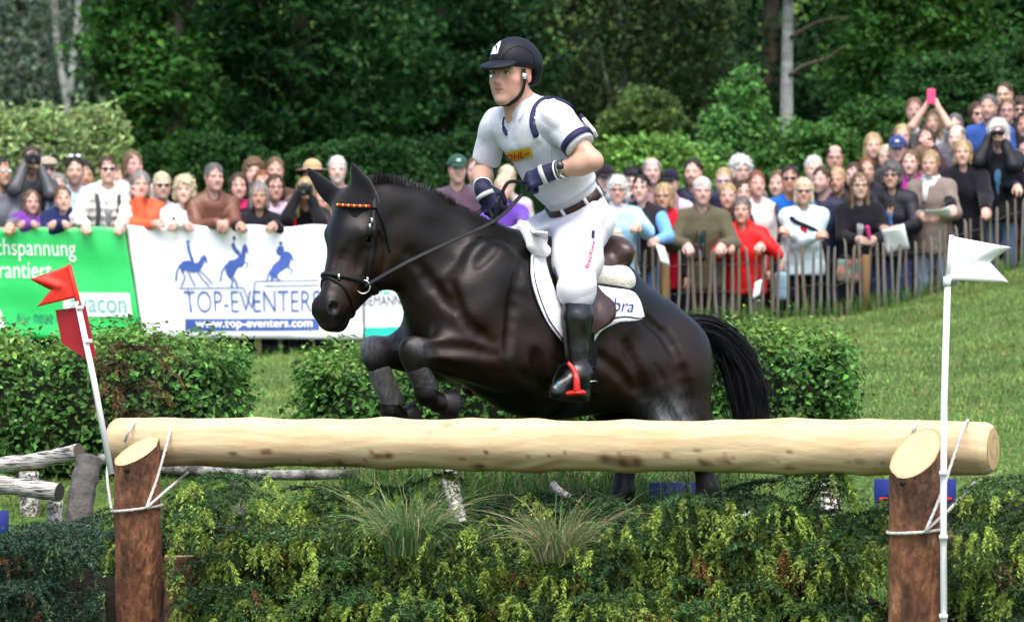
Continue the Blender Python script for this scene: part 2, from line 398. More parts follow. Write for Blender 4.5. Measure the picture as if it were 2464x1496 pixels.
M_BIRCH_FAR = mat('birch_bark_far', (.34, .35, .33), .8, vary=(3, (.12, .12, .11), .18), stretch=(1, 1, 2.5))
def tree(name, label, px, Y, lobes, col, n_clump, per, leaf, trunk_r, bark=M_BARK, top=None, vary=.3, droop=0., up=.6, group='trees of the wood behind the crowd', trunk_px=None, limbs=6, clump=.5, cat='tree', wl=.6):
    """lobes: (px, py, rx, ry) in photo units at distance Y"""
    b = P(px, 748, Y); gz = float(ground(b[0], Y)); base = np.array([b[0], Y, gz])
    t = thing(name, label, cat, base, group)
    s = SC(Y); area = np.array([l[2] * l[3] for l in lobes], float); area /= area.sum()
    V = []; Fc = []; C = []; n = 0; cl = []
    for l, a in zip(lobes, area):
        c = P(l[0], l[1], Y); r = np.array([l[2] / s, min(l[2], l[3]) / s * .8, l[3] / s])
        q = ball(max(3, int(n_clump * a)), .42) * r + c; q = q[q[:, 2] > gz + .15]; cl.append(q)
    cl = np.vstack(cl)
    tone = 1 + RNG.normal(size=len(cl)) * vary * .7
    rad = np.array([clump, clump, clump * .55]) if droop == 0 else np.array([clump * .6, clump * .6, clump * (1 + droop)])
    pts = cl.repeat(per, 0) + ball(len(cl) * per, .6) * rad * RNG.uniform(.6, 1.3, (len(cl), 1)).repeat(per, 0)
    k = np.asarray(col)[None] * np.clip(tone, .3, 2).repeat(per)[:, None]
    ppy = 748 - (pts[:, 2] - HC) * F / pts[:, 1]; out_ = (ppy < -70) | (ppy > 640) | (np.abs(pts[:, 0] / pts[:, 1] * F) > 1232 * 1.12)
    keep = ~out_ | (RNG.uniform(size=len(pts)) < .22); keep &= ~((~out_) & (RNG.uniform(size=len(pts)) < .4)); lsz = np.where(out_, leaf * 2.0, leaf * 1.22)[keep]; pts, k = pts[keep], k[keep]
    v, f, c = leaves(pts, lsz, lsz * wl, up=up, col=k, vary=vary)
    mk('crown', v, f, M_LEAF_FAR, t, smooth=False, cols=c)
    zt = cl[:, 2].max() if top is None else HC + (748 - top) / F * Y
    tp = trunk_px if trunk_px is not None else px
    H = zt - gz; zz = np.linspace(-.1, 1, 12); wob = np.cumsum(RNG.normal(size=(12, 2)), 0) * .012 * H / 6
    tr = np.stack([base[0] + (tp - px) / s * zz + wob[:, 0], Y + wob[:, 1], gz + zz * H], 1)
    tm = MB(); tm.tube(tr, trunk_r * (1.15 - .85 * np.clip(zz, 0, 1)), 10)
    for i in range(limbs):
        q = cl[RNG.integers(len(cl))]; h = np.clip((q[2] - gz) / H - .18, .1, .9); j = h * 11 + 1; a = tr[int(j)]
        m_ = (a + q) / 2 + np.array([0, 0, -.12 * abs(q[0] - a[0])]); tm.tube(spline([a, m_, q], 8), np.linspace(trunk_r * .38, trunk_r * .08, 8), 6)
    tm.build('trunk', bark, t); return t
G = 'trees of the wood behind the crowd'
dk, md, lt = (.03, .085, .026), (.068, .165, .036), (.1, .2, .045)
tree('beech_tree', 'broad dark green tree filling the background left of the rider', 720, 46, [(700, 150, 370, 330), (640, -330, 420, 330), (620, 340, 330, 130)], dk, 460, 85, .125, .26)
tree('maple_tree', 'brighter green tree at the left edge of the dark wood', 420, 43, [(385, 210, 150, 240), (315, 70, 110, 130), (450, -250, 300, 250), (360, 370, 110, 80)], (.052, .14, .03), 340, 85, .115, .2)
tree('beech_tree', 'very dark tree directly behind the riding helmet', 1040, 51, [(1050, 150, 300, 340), (1050, -380, 360, 300), (1010, 380, 260, 100)], (.024, .068, .023), 400, 80, .13, .26)
tree('birch_tree', 'grey-green birch with hanging foliage right of the rider', 1500, 52, [(1500, 110, 240, 290), (1430, 300, 160, 120), (1480, -350, 330, 280), (1640, 60, 160, 230)], (.05, .08, .032), 460, 75, .11, .14, droop=.9, wl=.4, bark=M_BIRCH_FAR)
bt = tree('birch_tree', 'tall birch with a bare pale trunk between the bushes at the right', 1890, 40, [(1990, -150, 260, 110), (1800, -260, 240, 150)], (.07, .13, .04), 150, 50, .12, .105, bark=M_BIRCH_FAR, top=-420, trunk_px=1893, limbs=0)
# its bare branches
mb = MB()
for pts in ([(1900, 182), (1935, 158), (1985, 142), (2032, 112)], [(1902, 92), (1950, 62), (1990, 48), (2045, 40)]):
    q = spline([P(x, y, 40 - .1 * i) for i, (x, y) in enumerate(pts)], 14); mb.tube(q, np.linspace(.028, .008, 14), 6)
mb.build('branch', M_BARK, bt)
tree('maple_tree', 'mid green maple with light leaf sprays beside the pale birch trunk', 2180, 42, [(2130, 70, 150, 150), (2250, 20, 150, 120), (2090, 200, 90, 70), (2200, -220, 300, 180)], (.06, .15, .034), 280, 80, .1, .16)
tree('oak_tree', 'dark green tree above the crowd at the right edge', 2420, 46, [(2390, 130, 170, 200), (2480, 20, 170, 220), (2400, -250, 260, 200)], (.038, .1, .03), 280, 80, .11, .2)
tree('beech_tree', 'shadowy tree behind the pale birch trunk', 1850, 62, [(1850, 120, 300, 280), (1850, -300, 380, 260), (2100, 250, 250, 150), (1700, 280, 200, 150)], (.026, .064, .024), 400, 70, .15, .25)
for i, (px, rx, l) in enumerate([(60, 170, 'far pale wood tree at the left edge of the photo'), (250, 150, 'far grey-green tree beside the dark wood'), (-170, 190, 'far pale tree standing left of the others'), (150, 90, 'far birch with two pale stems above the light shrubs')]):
    tree('birch_tree', l, px, 84 + 3 * i, [(px, 40, rx, 240), (px, -220, rx * 1.2, 200), (px + 20, 220, rx * .9, 80)], (.15, .2, .15), 230, 60, .2, .16, bark=M_BIRCH_FAR, droop=.5, clump=.8)  # leaf colour paled and greyed to paint the distance haze
mb = MB()
for pts in ([(128, -40), (134, 60), (142, 140), (160, 240), (164, 300)], [(190, -30), (186, 70), (176, 150), (166, 230)]):
    mb.tube(spline([P(x, y, 78) for x, y in pts], 14), np.linspace(.08, .1, 14), 7)
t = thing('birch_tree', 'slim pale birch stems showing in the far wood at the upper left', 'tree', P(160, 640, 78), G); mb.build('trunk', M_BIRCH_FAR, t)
v, f, c = leaves(np.concatenate([ball(500, .5) * np.array([2.2, 1, 1.3]) + P(150, y, 78.5) for y in (-60, 60, 180)]), .22, .12, col=(.13, .18, .125)); mk('crown', v, f, M_LEAF_FAR, t, smooth=False, cols=c)  # crown leaves likewise paled for the far haze
# shrubs under the trees
for a in [('light yellow-green willow shrub behind the man with the camera', 60, 37, [(40, 370, 120, 75), (100, 335, 60, 60), (10, 320, 40, 45), (160, 350, 40, 60)], (.3, .4, .17), 'willow_shrub'),
          ('light yellow-green willow shrub behind the woman in the cream jacket', 225, 38, [(220, 370, 100, 70), (265, 325, 50, 45), (200, 315, 35, 45)], (.29, .39, .16), 'willow_shrub'),
          ('pale willow shrub at the left edge behind the crowd', -90, 39, [(-80, 370, 120, 95)], (.29, .39, .17), 'willow_shrub'),
          ('dark leafy shrub behind the man in the brown leather jacket', 520, 38, [(520, 400, 170, 75)], (.032, .09, .024), 'shrub'),
          ('dark leafy shrub behind the white-haired bearded man', 860, 38, [(840, 410, 180, 75)], (.03, .085, .024), 'shrub'),
          ('dark leafy shrub behind the man in the green cap', 1120, 39, [(1120, 400, 140, 90)], (.028, .078, .024), 'shrub'),
          ('bright green shrub just right of the rider’s elbow', 1560, 35, [(1540, 385, 110, 55), (1600, 360, 60, 40), (1640, 400, 70, 40)], (.17, .33, .075), 'shrub'),
          ('olive green shrub behind the balding man', 1560, 44, [(1560, 290, 90, 90), (1500, 330, 80, 60)], (.12, .19, .06), 'shrub'),
          ('light green sapling with a pointed top left of the pale trunk', 1790, 37, [(1788, 185, 22, 45), (1785, 250, 55, 60), (1780, 325, 95, 70), (1760, 385, 130, 50)], (.12, .28, .075), 'sapling'),
          ('green shrub at the foot of the pale birch trunk', 1950, 36, [(1970, 352, 90, 58), (1900, 405, 120, 45)], (.085, .2, .05), 'shrub'),
          ('dark green shrub behind the tall blond person', 2100, 37, [(2110, 320, 110, 90), (2050, 370, 110, 60)], (.058, .15, .038), 'shrub'),
          ('dark green shrub behind the raised pink phone', 2280, 38, [(2260, 240, 130, 110), (2330, 180, 90, 70), (2260, 330, 170, 90)], (.04, .105, .03), 'shrub'),
          ('green shrub filling the right edge behind the crowd', 2450, 39, [(2440, 220, 120, 120), (2420, 330, 150, 80)], (.04, .105, .03), 'shrub'),
          ('green shrub behind the bearded young man', 1680, 36, [(1690, 400, 120, 50)], (.13, .27, .07), 'shrub')]:
    l, px, Y, lobes, c, nm = a; lobes = lobes + [(px, 480, max(q[2] for q in lobes) * 1.1, 110)]; w = sum(q[2] * q[3] for q in lobes)
    tree(nm, l, px, Y, lobes, c, int(w / 80) + 20, 48, .07 if nm != 'willow_shrub' else .1, .035, limbs=9, clump=.2, group='shrubs at the edge of the wood', cat='shrub', droop=.5 if nm == 'willow_shrub' else 0, wl=.35 if nm == 'willow_shrub' else .62, vary=.22)
# the deep wood that closes the view
n = 34000; X = RNG.uniform(-44, 44, n); Y = RNG.uniform(88, 108, n); z = ground(X, Y) + RNG.uniform(0, 1, n) ** 1.3 * 17
v, f, c = leaves(np.stack([X, Y, z], 1), .7, .45, col=(.045, .09, .042), vary=.35)
o = mk('far_wood', v, f, M_LEAF_FAR, smooth=False, cols=c); tag(o, 'deep shadowy wood closing the view behind all the trees', 'wood', kind='stuff')
# ------------------------------------------------------------------ the horse
HA = math.radians(30)                      # heading: left in the photo, 30 degrees towards the camera
HF = np.array([-math.cos(HA), -math.sin(HA), 0.]); HL = np.array([math.sin(HA), -math.cos(HA), 0.]); HU = np.array([0, 0, 1.])
HO = np.array([(1340 - 1232) / F * 14.25, 14.25, 0.])   # origin: below the saddle, on the horse's midline
def H(px, py, v=0.):
    """joint seen at (px, py) lying v metres left of the horse's midline"""
    k = (px - 1232) / F
    # HO + u*HF + v*HL : X = k*Y
    u = (k * (HO[1] + v * HL[1]) - HO[0] - v * HL[0]) / (HF[0] - k * HF[1])
    p = HO + u * HF + v * HL; p[2] = HC + (748 - py) / F * p[1]; return p
HR = np.stack([HL, HF, HU], 1)
def mirror(p):
    """the same point on the other side of the horse"""
    p = np.asarray(p, float); d = (p - HO) @ HL; return p - 2 * np.outer(np.atleast_1d(d), HL).reshape(p.shape)

hs = SDF()
LAT = HL
def sec(px, py, r, lat, px2, py2, r2, k=.08, v=0., v2=0.):
    hs.cap(H(px, py, v), H(px2, py2, v2), r, r2, k=k, flat=(LAT, lat))
# trunk
sec(1175, 752, .315, .66, 1300, 784, .345, k=.1)
sec(1300, 784, .345, .76, 1430, 806, .31, k=.1)
sec(1430, 806, .31, .8, 1520, 850, .22, k=.1)
hs.ell(H(1550, 846), (.25, .25, .215), k=.1, R=HR)             # croup
hs.ell(H(1510, 790), (.16, .2, .12), k=.1, R=HR)
hs.ell(H(1245, 640), (.07, .26, .1), k=.1, R=HR @ rot_axis((1, 0, 0), .3))  # withers
hs.ell(H(1310, 890), (.2, .28, .155), k=.12, R=HR)                 # girth and belly
hs.ell(H(1430, 895, .05), (.2, .22, .12), k=.12, R=HR)
# chest and shoulders
for s in (1, -1):
    hs.ell(H(1100, 775, .0) + s * .125 * HL, (.135, .17, .2), k=.1, R=HR)
    hs.ell(H(1165, 740) + s * .17 * HL, (.11, .17, .3), k=.09, R=HR @ rot_axis((1, 0, 0), -.45))   # shoulder blade
    hs.ell(H(1215, 860) + s * .19 * HL, (.09, .16, .13), k=.07, R=HR)                                # upper arm
hs.ell(H(1080, 745), (.13, .13, .19), k=.1, R=HR)
# neck, carried arched
sec(1175, 730, .27, .5, 1080, 650, .212, k=.09)
sec(1080, 650, .212, .5, 992, 568, .16, k=.07)
sec(992, 568, .16, .54, 925, 520, .13, k=.06)
hs.cap(H(925, 482), H(1010, 508), .048, .056, k=.07); hs.cap(H(1010, 508), H(1105, 562), .056, .056, k=.07); hs.cap(H(1105, 562), H(1205, 606), .056, .056, k=.09)   # crest
# hindquarters
for s in (1, -1):
    hs.ell(H(1582, 905) + s * .15 * HL, (.13, .165, .235), k=.09, R=HR @ rot_axis((1, 0, 0), .25))
    hs.ell(H(1505, 900) + s * .17 * HL, (.1, .15, .18), k=.08, R=HR @ rot_axis((1, 0, 0), .5))
# near hind leg
def leg(pts, k=.05):
    for (a, ra, fa), (b, rb, fb) in zip(pts[:-1], pts[1:]): hs.cap(a, b, ra, rb, k=k, flat=(LAT, (fa + fb) / 2))
leg([(H(1615, 910, .17), .17, .75), (H(1632, 985, .17), .135, .75), (H(1660, 1045, .17), .095, .75), (H(1690, 1090, .17), .062, .8)])
hs.cap(H(1705, 1050, .17), H(1690, 1085, .17), .035, .05, k=.03)
leg([(H(1683, 1080, .17), .06, .8), (H(1690, 1112, .17), .04, .85), (H(1700, 1160, .17), .037, .9), (H(1705, 1178, .17), .045, .9), (H(1692, 1200, .17), .04, .9)], k=.03)
# far hind leg, reaching further forward
leg([(H(1520, 900, -.17), .18, .7), (H(1492, 968, -.17), .115, .7), (H(1500, 1030, -.17), .08, .75), (H(1515, 1080, -.17), .06, .8)])
leg([(H(1515, 1080, -.17), .06, .8), (H(1505, 1140, -.17), .038, .9), (H(1500, 1180, -.17), .045, .9), (H(1488, 1205, -.17), .05, .9)], k=.03)
# near foreleg: forearm lifted, cannon folded down, hoof tucked back
HOOF = [(H(1692, 1196, .17), H(1676, 1226, .17)), (H(1496, 1190, -.17), H(1484, 1216, -.17))]
def foreleg(el, kn, fe, pa, ho, v):
    hs.cap(H(*el, v), H(*kn, v), .12, .056, k=.07, flat=(LAT, .85))
    hs.cap(H(el[0] - 20, el[1] - 20, v), H((el[0] + kn[0]) / 2, (el[1] + kn[1]) / 2 - 8, v), .09, .07, k=.06)
    hs.ell(H(kn[0] + 4, kn[1], v), (.044, .045, .056), k=.03, R=HR); hs.ell(H(kn[0] - 6, kn[1] - 8, v), (.036, .034, .034), k=.03, R=HR)
    hs.cap(H(kn[0] + 4, kn[1] + 22, v), H(*fe, v), .046, .038, k=.03)
    hs.ell(H(*fe, v), .046, k=.02); hs.cap(H(*fe, v), H(*pa, v), .04, .036, k=.02)
    hs.cap(H(*pa, v), H(*pa, v) + (H(*ho, v) - H(*pa, v)) * .5, .04, .044, k=.015)
    HOOF.append((H(*pa, v), H(*ho, v)))
foreleg((1195, 864), (992, 846), (1026, 948), (1054, 968), (1088, 974), .17)
foreleg((1075, 850), (900, 844), (944, 992), (966, 1012), (996, 1002), -.17)
# muscle lines
hs.cap(H(1255, 720, .33), H(1272, 900, .36), .03, .02, k=.12, op=1)
hs.cap(H(1070, 915, .2), H(1170, 938, .25), .016, .018, k=.05, op=1)
hs.cap(H(1515, 820, .36), H(1548, 960, .34), .02, .025, k=.1, op=1)
hs.cap(H(1640, 880, .35), H(1655, 1000, .28), .012, .015, k=.07, op=1)
hs.cap(H(1035, 836, .235), H(1130, 842, .28), .008, .01, k=.03, op=1)
hs.cap(H(1120, 700, .17), H(1190, 850, .21), .07, .06, k=.08); hs.cap(H(1200, 640, .14), H(1130, 760, .2), .05, .05, k=.08)
for i_ in range(4): hs.cap(H(1330 + 38 * i_, 760, .27), H(1322 + 40 * i_, 900, .25), .022, .018, k=.05)
# head
HY = math.radians(50)
hf = np.array([-math.cos(HY), -math.sin(HY), 0.]); hl = np.array([math.sin(HY), -math.cos(HY), 0.])
tilt = math.radians(22); ha = -HU * math.cos(tilt) + hf * math.sin(tilt); hn = hf * math.cos(tilt) + HU * math.sin(tilt)
HD = np.stack([hl, ha, hn], 1); HP = H(864, 462)                  # local: lateral, along the face, out of the face
hs.at(HP, HD)
def hsc(y): t = float(np.clip((y - .22) / .24, 0, 1)); return np.array([1.17 - .15 * t, 1.0, 1.3 - .28 * t])
def he_(c, r_, k=.02, op=0): r_ = np.asarray([r_] * 3 if np.ndim(r_) == 0 else r_, float); q = hsc(c[1]); hs.ell(np.asarray(c) * q, r_ * q, k=k, op=op)
def hc_(a, b, ra, rb=None, k=.02, op=0, flat=None):
    rb = ra if rb is None else rb; qa, qb = hsc(a[1]), hsc(b[1]); hs.cap(np.asarray(a) * qa, np.asarray(b) * qb, ra * (qa[0] + qa[2]) / 2, rb * (qb[0] + qb[2]) / 2, k=k, op=op, flat=flat)
he_((0, .07, -.03), (.08, .1, .085), k=.05)
hc_((0, .05, -.1), (0, .15, -.14), .08, .09, k=.06, flat=((1, 0, 0), .8))
he_((0, .17, -.02), (.1, .13, .066), k=.05)
for s in (1, -1):
    he_((s * .075, .185, -.012), (.032, .045, .036), k=.03)
    he_((s * .055, .2, -.155), (.044, .135, .115), k=.05)        # cheek
    hc_((s * .062, .27, -.045), (s * .045, .41, -.045), .024, .018, k=.03)
    he_((s * .088, .198, -.014), (.016, .026, .018), k=.015, op=1)
hc_((0, .2, -.015), (0, .47, -.012), .066, .046, k=.05, flat=((1, 0, 0), .95))
hc_((0, .25, -.17), (0, .50, -.08), .06, .042, k=.05, flat=((1, 0, 0), .85))
hc_((0, .3, -.07), (0, .5, -.045), .078, .055, k=.05, flat=((1, 0, 0), .85))
he_((0, .525, -.02), (.056, .068, .058), k=.04)
he_((0, .575, -.04), (.042, .03, .04), k=.03)
he_((0, .548, -.092), (.034, .04, .026), k=.025)
for s in (1, -1):
    he_((s * .037, .522, .01), (.03, .044, .034), k=.02)
    he_((s * .06, .528, .02), (.021, .026, .02), k=.01, op=1)
hc_((-.06, .555, -.073), (.06, .555, -.073), .006, k=.012, op=1)
hc_((.05, .5, -.075), (.05, .58, -.072), .005, k=.012, op=1)
hs.at((0, 0, 0))
def hskin(X, Y, Z): return .0022 * np.sin(X * 23 + 2 * np.sin(Z * 17)) * np.sin(Z * 21 + 1.5 * np.sin(Y * 19))
v0, f0 = hs.mesh(.022, hskin); HB0 = BVHTree.FromPolygons([tuple(p) for p in v0], [tuple(int(i) for i in q) for q in f0])
def carve(pts, r_=.016, up_=.009, k_=.03):
    d0 = lambda x, y: Vector(P(x, y, 1.0) - np.array([0, 0, HC])).normalized(); q = []
    for x, y in spline([(a, b, 0) for a, b in pts], 7)[:, :2]:
        h = HB0.ray_cast(Vector((0, 0, HC)), d0(x, y))
        if h[0] is not None: n = h[1] if h[1].dot(d0(x, y)) < 0 else -h[1]; q.append(np.array(h[0] + n * up_))
    for a, b in zip(q[:-1], q[1:]):
        if np.linalg.norm(a - b) > .15: continue
        for A, B in ((a, b), (mirror(a), mirror(b))): hs.cap(A, B, r_, r_, k=k_, op=1)
for g_ in ([(1250, 640), (1232, 740), (1222, 840)], [(1085, 690), (1115, 765), (1180, 825)], [(1195, 585), (1150, 635)], [(1030, 838), (1110, 836), (1185, 852)], [(1055, 878), (1120, 896), (1175, 915)],
           [(1505, 830), (1532, 890), (1548, 955)], [(1600, 800), (1640, 890), (1652, 1000)], [(1440, 855), (1485, 890), (1520, 935)], [(985, 610), (1045, 690), (1085, 740)], [(1260, 900), (1330, 945), (1420, 960)], [(1545, 760), (1590, 800), (1625, 850)], [(1290, 850), (1300, 920)], [(1585, 960), (1610, 1000), (1640, 1030)]): carve(g_)
for g_ in ([(838, 590), (815, 640), (808, 680)], [(870, 600), (862, 650)], [(905, 560), (930, 600), (925, 640)]): carve(g_, .008, .005, .018)
for g_ in ([(1120, 880), (1160, 900), (1210, 895)], [(1330, 860), (1380, 900), (1430, 905)], [(1580, 880), (1600, 930), (1595, 985)]): carve(g_, .006, .004, .012)
hv, hfc = hs.mesh(.0108, hskin)
HB = BVHTree.FromPolygons([tuple(p) for p in hv], [tuple(int(i) for i in q) for q in hfc])
def onto(px, py, off=.004, bvh=None, Y=None):
    """the point of the horse's skin seen at (px, py), lifted off along the skin's normal"""
    d = Vector(P(px, py, 1.0) - np.array([0, 0, HC])).normalized(); o = Vector((0, 0, HC))
    r = (bvh or HB).ray_cast(o, d)
    if r[0] is None: return None
    n = r[1] if r[1].dot(d) < 0 else -r[1]
    return np.array(r[0] + n * off)
# coat: bay, nearly black on neck, legs and belly, browner on muzzle, flank and ribs
def coat(v):
    dark = np.array([.0036, .0025, .002]); brown = np.array([.032, .014, .0062]); c = np.tile(dark, (len(v), 1)); k = np.zeros(len(v))
    def spot(p, r, w): nonlocal k; k = np.maximum(k, w * np.exp(-(((v - p) / r) ** 2).sum(1)))
    spot(H(1180, 830, .3), .22, .55); spot(H(1080, 720, .2), .2, .35); spot(H(1460, 880, .3), .24, .7); spot(H(1640, 900, .2), .22, .6); spot(H(1300, 830, .3), .2, .35); spot(H(1690, 960, .2), .13, .75)
    for s in (1, -1):
        spot(HP + HD @ np.array([s * .06, .4, -.03]), .10, 1.0); spot(HP + HD @ np.array([s * .06, .25, -.14]), .1, .85); spot(HP + HD @ np.array([s * .08, .15, -.02]), .06, .4)
    spot(H(950, 560, .1), .1, .35)
    l = (v - HP) @ HD; muz = np.exp(-((l[:, 1] - .56) / .06) ** 2) * (np.abs(l[:, 0]) < .12) * (np.abs(l[:, 2]) < .15)
    k = k * (1 - .8 * muz)
    c = dark + (brown - dark) * k[:, None]
    foam = np.zeros(len(v)); nz = .5 + .5 * np.sin(v[:, 0] * 260 + 3 * np.sin(v[:, 2] * 60)) * np.sin(v[:, 2] * 90 + v[:, 1] * 180)
    for p, r, w in ((H(888, 828, -.17), .058, 1.1), (H(925, 814, -.17), .045, .7), (H(1612, 1005, .25), .09, .8), (H(1012, 824, .22), .03, .45), (H(990, 880, .17), .025, .3), (H(970, 800, -.1), .05, .35), (H(920, 930, -.17), .06, .12)):
        foam = np.maximum(foam, w * np.exp(-(((v - p) / r) ** 2).sum(1)) * (.35 + .65 * nz))
    for s in (1, -1): c = c * (1 - .85 * np.exp(-(((v - (HP + HD @ np.array([s * .055, .528, .018]))) / .02) ** 2).sum(1)))[:, None]
    return c + (np.array([.42, .42, .46]) - c) * np.clip(foam, 0, .8)[:, None]
M_COAT = mat('horse_coat', attr=True, rough=.42, vary=(7, (.45, .45, .45), .25), bump=(120, .12, .008), spec=.24, sheen=.0)
hb = tag(mk('horse', hv, hfc, M_COAT, loc=(HO[0], HO[1], float(ground(HO[0], HO[1]))), cols=coat(hv)), 'dark bay horse jumping the log with its forelegs tucked up', 'horse')
# hooves
for a, b in HOOF:
    d = unit(b - a); u = unit(np.cross(d, HL)); w_ = np.cross(d, u); V = []
    for t, r_ in ((0, .04), (.25, .046), (.95, .06), (1.0, .058)):
        c_ = a + (b - a) * (.15 + 1.0 * t); V += [c_ + r_ * (math.cos(q) * u * 1.1 + math.sin(q) * w_ * .95) for q in np.linspace(0, 2 * math.pi, 17)[:-1]]
    f = [(i * 16 + j, i * 16 + (j + 1) % 16, (i + 1) * 16 + (j + 1) % 16, (i + 1) * 16 + j) for i in range(3) for j in range(16)] + [tuple(range(15, -1, -1)), tuple(48 + j for j in range(16))]
    mk('hoof', np.array(V), f, mat('hoof_horn', (.012, .01, .01), .5, bump=(60, .3, .005)), hb)
M_HAIR = mat('horse_hair', attr=True, rough=.55, spec=.25)
# eyes
for s in (1, -1):
    v, f = ico(HP + HD @ np.array([s * .088, .197, -.016]), .0205, 14, 10); e = mk('eye', v, f, mat('horse_eye', (.006, .004, .003), .05, spec=.8), hb)
# hair strips
def strands(n, root, tip, w, col, seg=5, sag=None, jit=.01):
    """n ribbon hairs; root(t), tip(t) give points"""
    V = []; Fq = []; C = []; m = 0
    for i in range(n):
        a, b, mid = root(i), tip(i), None
        pts = spline([a, sag(i), b], seg) if sag else np.linspace(a, b, seg)
        side = unit(np.cross(pts[-1] - pts[0], RNG.normal(size=3))); ww = w * np.linspace(1, .25, seg)[:, None] * RNG.uniform(.6, 1.3)
        V.append(np.stack([pts - side * ww, pts + side * ww], 1).reshape(-1, 3))
        for j in range(seg - 1): Fq.append((m + 2 * j, m + 2 * j + 1, m + 2 * j + 3, m + 2 * j + 2))
        C.append(np.tile(np.asarray(col(i)), (2 * seg, 1))); m += 2 * seg
    return np.vstack(V), np.array(Fq), np.vstack(C)
cr = spline([H(898, 436), H(960, 448), H(1040, 478), H(1110, 520), H(1205, 566)], 60)
def mroot(i): t = RNG.uniform(0, 59); p = cr[int(t)]; return p + HL * RNG.uniform(-.022, .026) - HU * .035
last = [None]
def mtip(i): return last[0]
roots = [mroot(i) for i in range(4600)]
tips = [r + HU * RNG.uniform(.04, .078) + HF * RNG.uniform(-.03, .012) + HL * RNG.uniform(-.01, .02) for r in roots]
def mcol(i):
    p = roots[i]; g = max(0, 1 - abs((p - H(995, 418))[0]) / .12) if RNG.uniform() < .5 else 0
    return np.array([.006, .006, .007]) * (1 - g) + np.array([.12, .12, .13]) * g
ms = SDF()
for a, b in zip(cr[:-1:6], cr[6::6]): ms.cap(a, b, .03, .03, k=.02, flat=(HL, .7))
v, f = ms.mesh(.01); mo = mk('mane', v, f, mat('mane_core', (.006, .006, .007), .7, bump=(50, 1, .02)), hb)
v, f, c = strands(4600, lambda i: roots[i], lambda i: tips[i], .0025, mcol, 4)
mk('mane_hair', v, f, M_HAIR, mo, smooth=False, cols=c)['kind'] = 'stuff'
# tail: a core of hair with strands falling around it
tl = spline([H(1610, 790), H(1668, 782), H(1728, 806), H(1775, 870), H(1800, 950), H(1812, 1030), H(1816, 1085)], 40)
tw = np.interp(np.linspace(0, 1, 40), [0, .15, .35, .6, .85, 1], [.032, .048, .066, .088, .066, .02])
ts = SDF()
for a, b, ra, rb in zip(tl[:-1:3], tl[3::3], tw[:-1:3], tw[3::3]): ts.cap(a, b, ra * .75, rb * .75, k=.03)
v, f = ts.mesh(.012); to = mk('tail', v, f, mat('tail_core', (.006, .006, .007), .6, bump=(40, 1, .02), stretch=(1, 1, .2)), hb)
V = []; Fq = []; C = []; m = 0
for i in range(2600):
    o = RNG.normal(size=3); o = unit(o); i0 = RNG.integers(0, 14); i1 = min(39, i0 + RNG.integers(14, 30)); q = tl[i0:i1:3]; ww = tw[i0:i1:3]
    sp = RNG.uniform(.7, 1.12) if RNG.uniform() > .06 else RNG.uniform(1.1, 1.6); pts = q + o * ww[:, None] * sp * np.linspace(.85, 1.05, len(q))[:, None]
    if RNG.uniform() < .12: pts[-2:] += np.array([-.03, 0, -.04]) * RNG.uniform(0, 1.5)
    side = unit(np.cross(pts[-1] - pts[0], RNG.normal(size=3))) * .0012
    V.append(np.stack([pts - side, pts + side], 1).reshape(-1, 3)); sg = len(pts)
    for j in range(sg - 1): Fq.append((m + 2 * j, m + 2 * j + 1, m + 2 * j + 3, m + 2 * j + 2))
    C.append(np.tile(np.array([.006, .006, .008]) * RNG.uniform(.6, 2.2), (2 * sg, 1))); m += 2 * sg
mk('tail_hair', np.vstack(V), np.array(Fq), M_HAIR, to, smooth=False, cols=np.vstack(C))['kind'] = 'stuff'
# ears under a black bonnet
bs = SDF()
def ear(base, tip, wide):
    a, b = H(*base), H(*tip); d = unit(b - a); n = unit(np.cross(d, unit(np.array([-.5, -.85, .1])))); R = np.stack([n, np.cross(d, n), d], 1)
    L = np.linalg.norm(b - a)
    for t, r in ((0, .032), (.3, .04), (.55, .036), (.8, .02), (1, .006)):
        bs.ell(a + d * L * t, (r * wide, r * .55, .04), k=.03, R=R)
ear((884, 480, .055), (854, 410, .07), 1.2); ear((818, 492, -.06), (748, 415, -.09), 1.0)
bs.at(HP, HD)
bs.ell((0, .045, -.015), (.09, .075, .088), k=.04); bs.ell((0, .085, .015), (.09, .075, .05), k=.04); bs.ell((0, .14, .036), (.072, .05, .02), k=.03)
bs.at((0, 0, 0)); v, f = bs.mesh(.008)
M_BON = mat('bonnet_cloth', (.008, .008, .011), .9, bump=(180, .6, .004), sheen=.2, spec=.1)
mk('ear_bonnet', v, f, M_BON, hb)
# hoof boots / leg boots on the front cannons
M_BOOT = mat('leg_boot', (.012, .012, .016), .28, vary=(20, (.035, .035, .04), .25), spec=.6, bump=(26, .5, .02))
def lboot(a, b, v, r, m=M_BOOT):
    s = SDF(); s.cap(H(*a, v), H(*b, v), r, r * .92, k=.02); s.cap(H(a[0] + 6, a[1] + 4, v), H(b[0] + 12, b[1] - 5, v), r * .8, r * .85, k=.03)
    q, f = s.mesh(.008); return mk('leg_boot', q, f, m, hb)
lboot((912, 892), (938, 966), -.17, .045, mat('leg_boot_sheen', (.05, .05, .055), .45, vary=(16, (.2, .195, .19), .2), spec=.4, stretch=(3, 3, .6), bump=(30, .6, .02))); lboot((1000, 880), (1022, 935), .17, .045)  # far boot: pale upright streaks paint a grey sheen into its colour

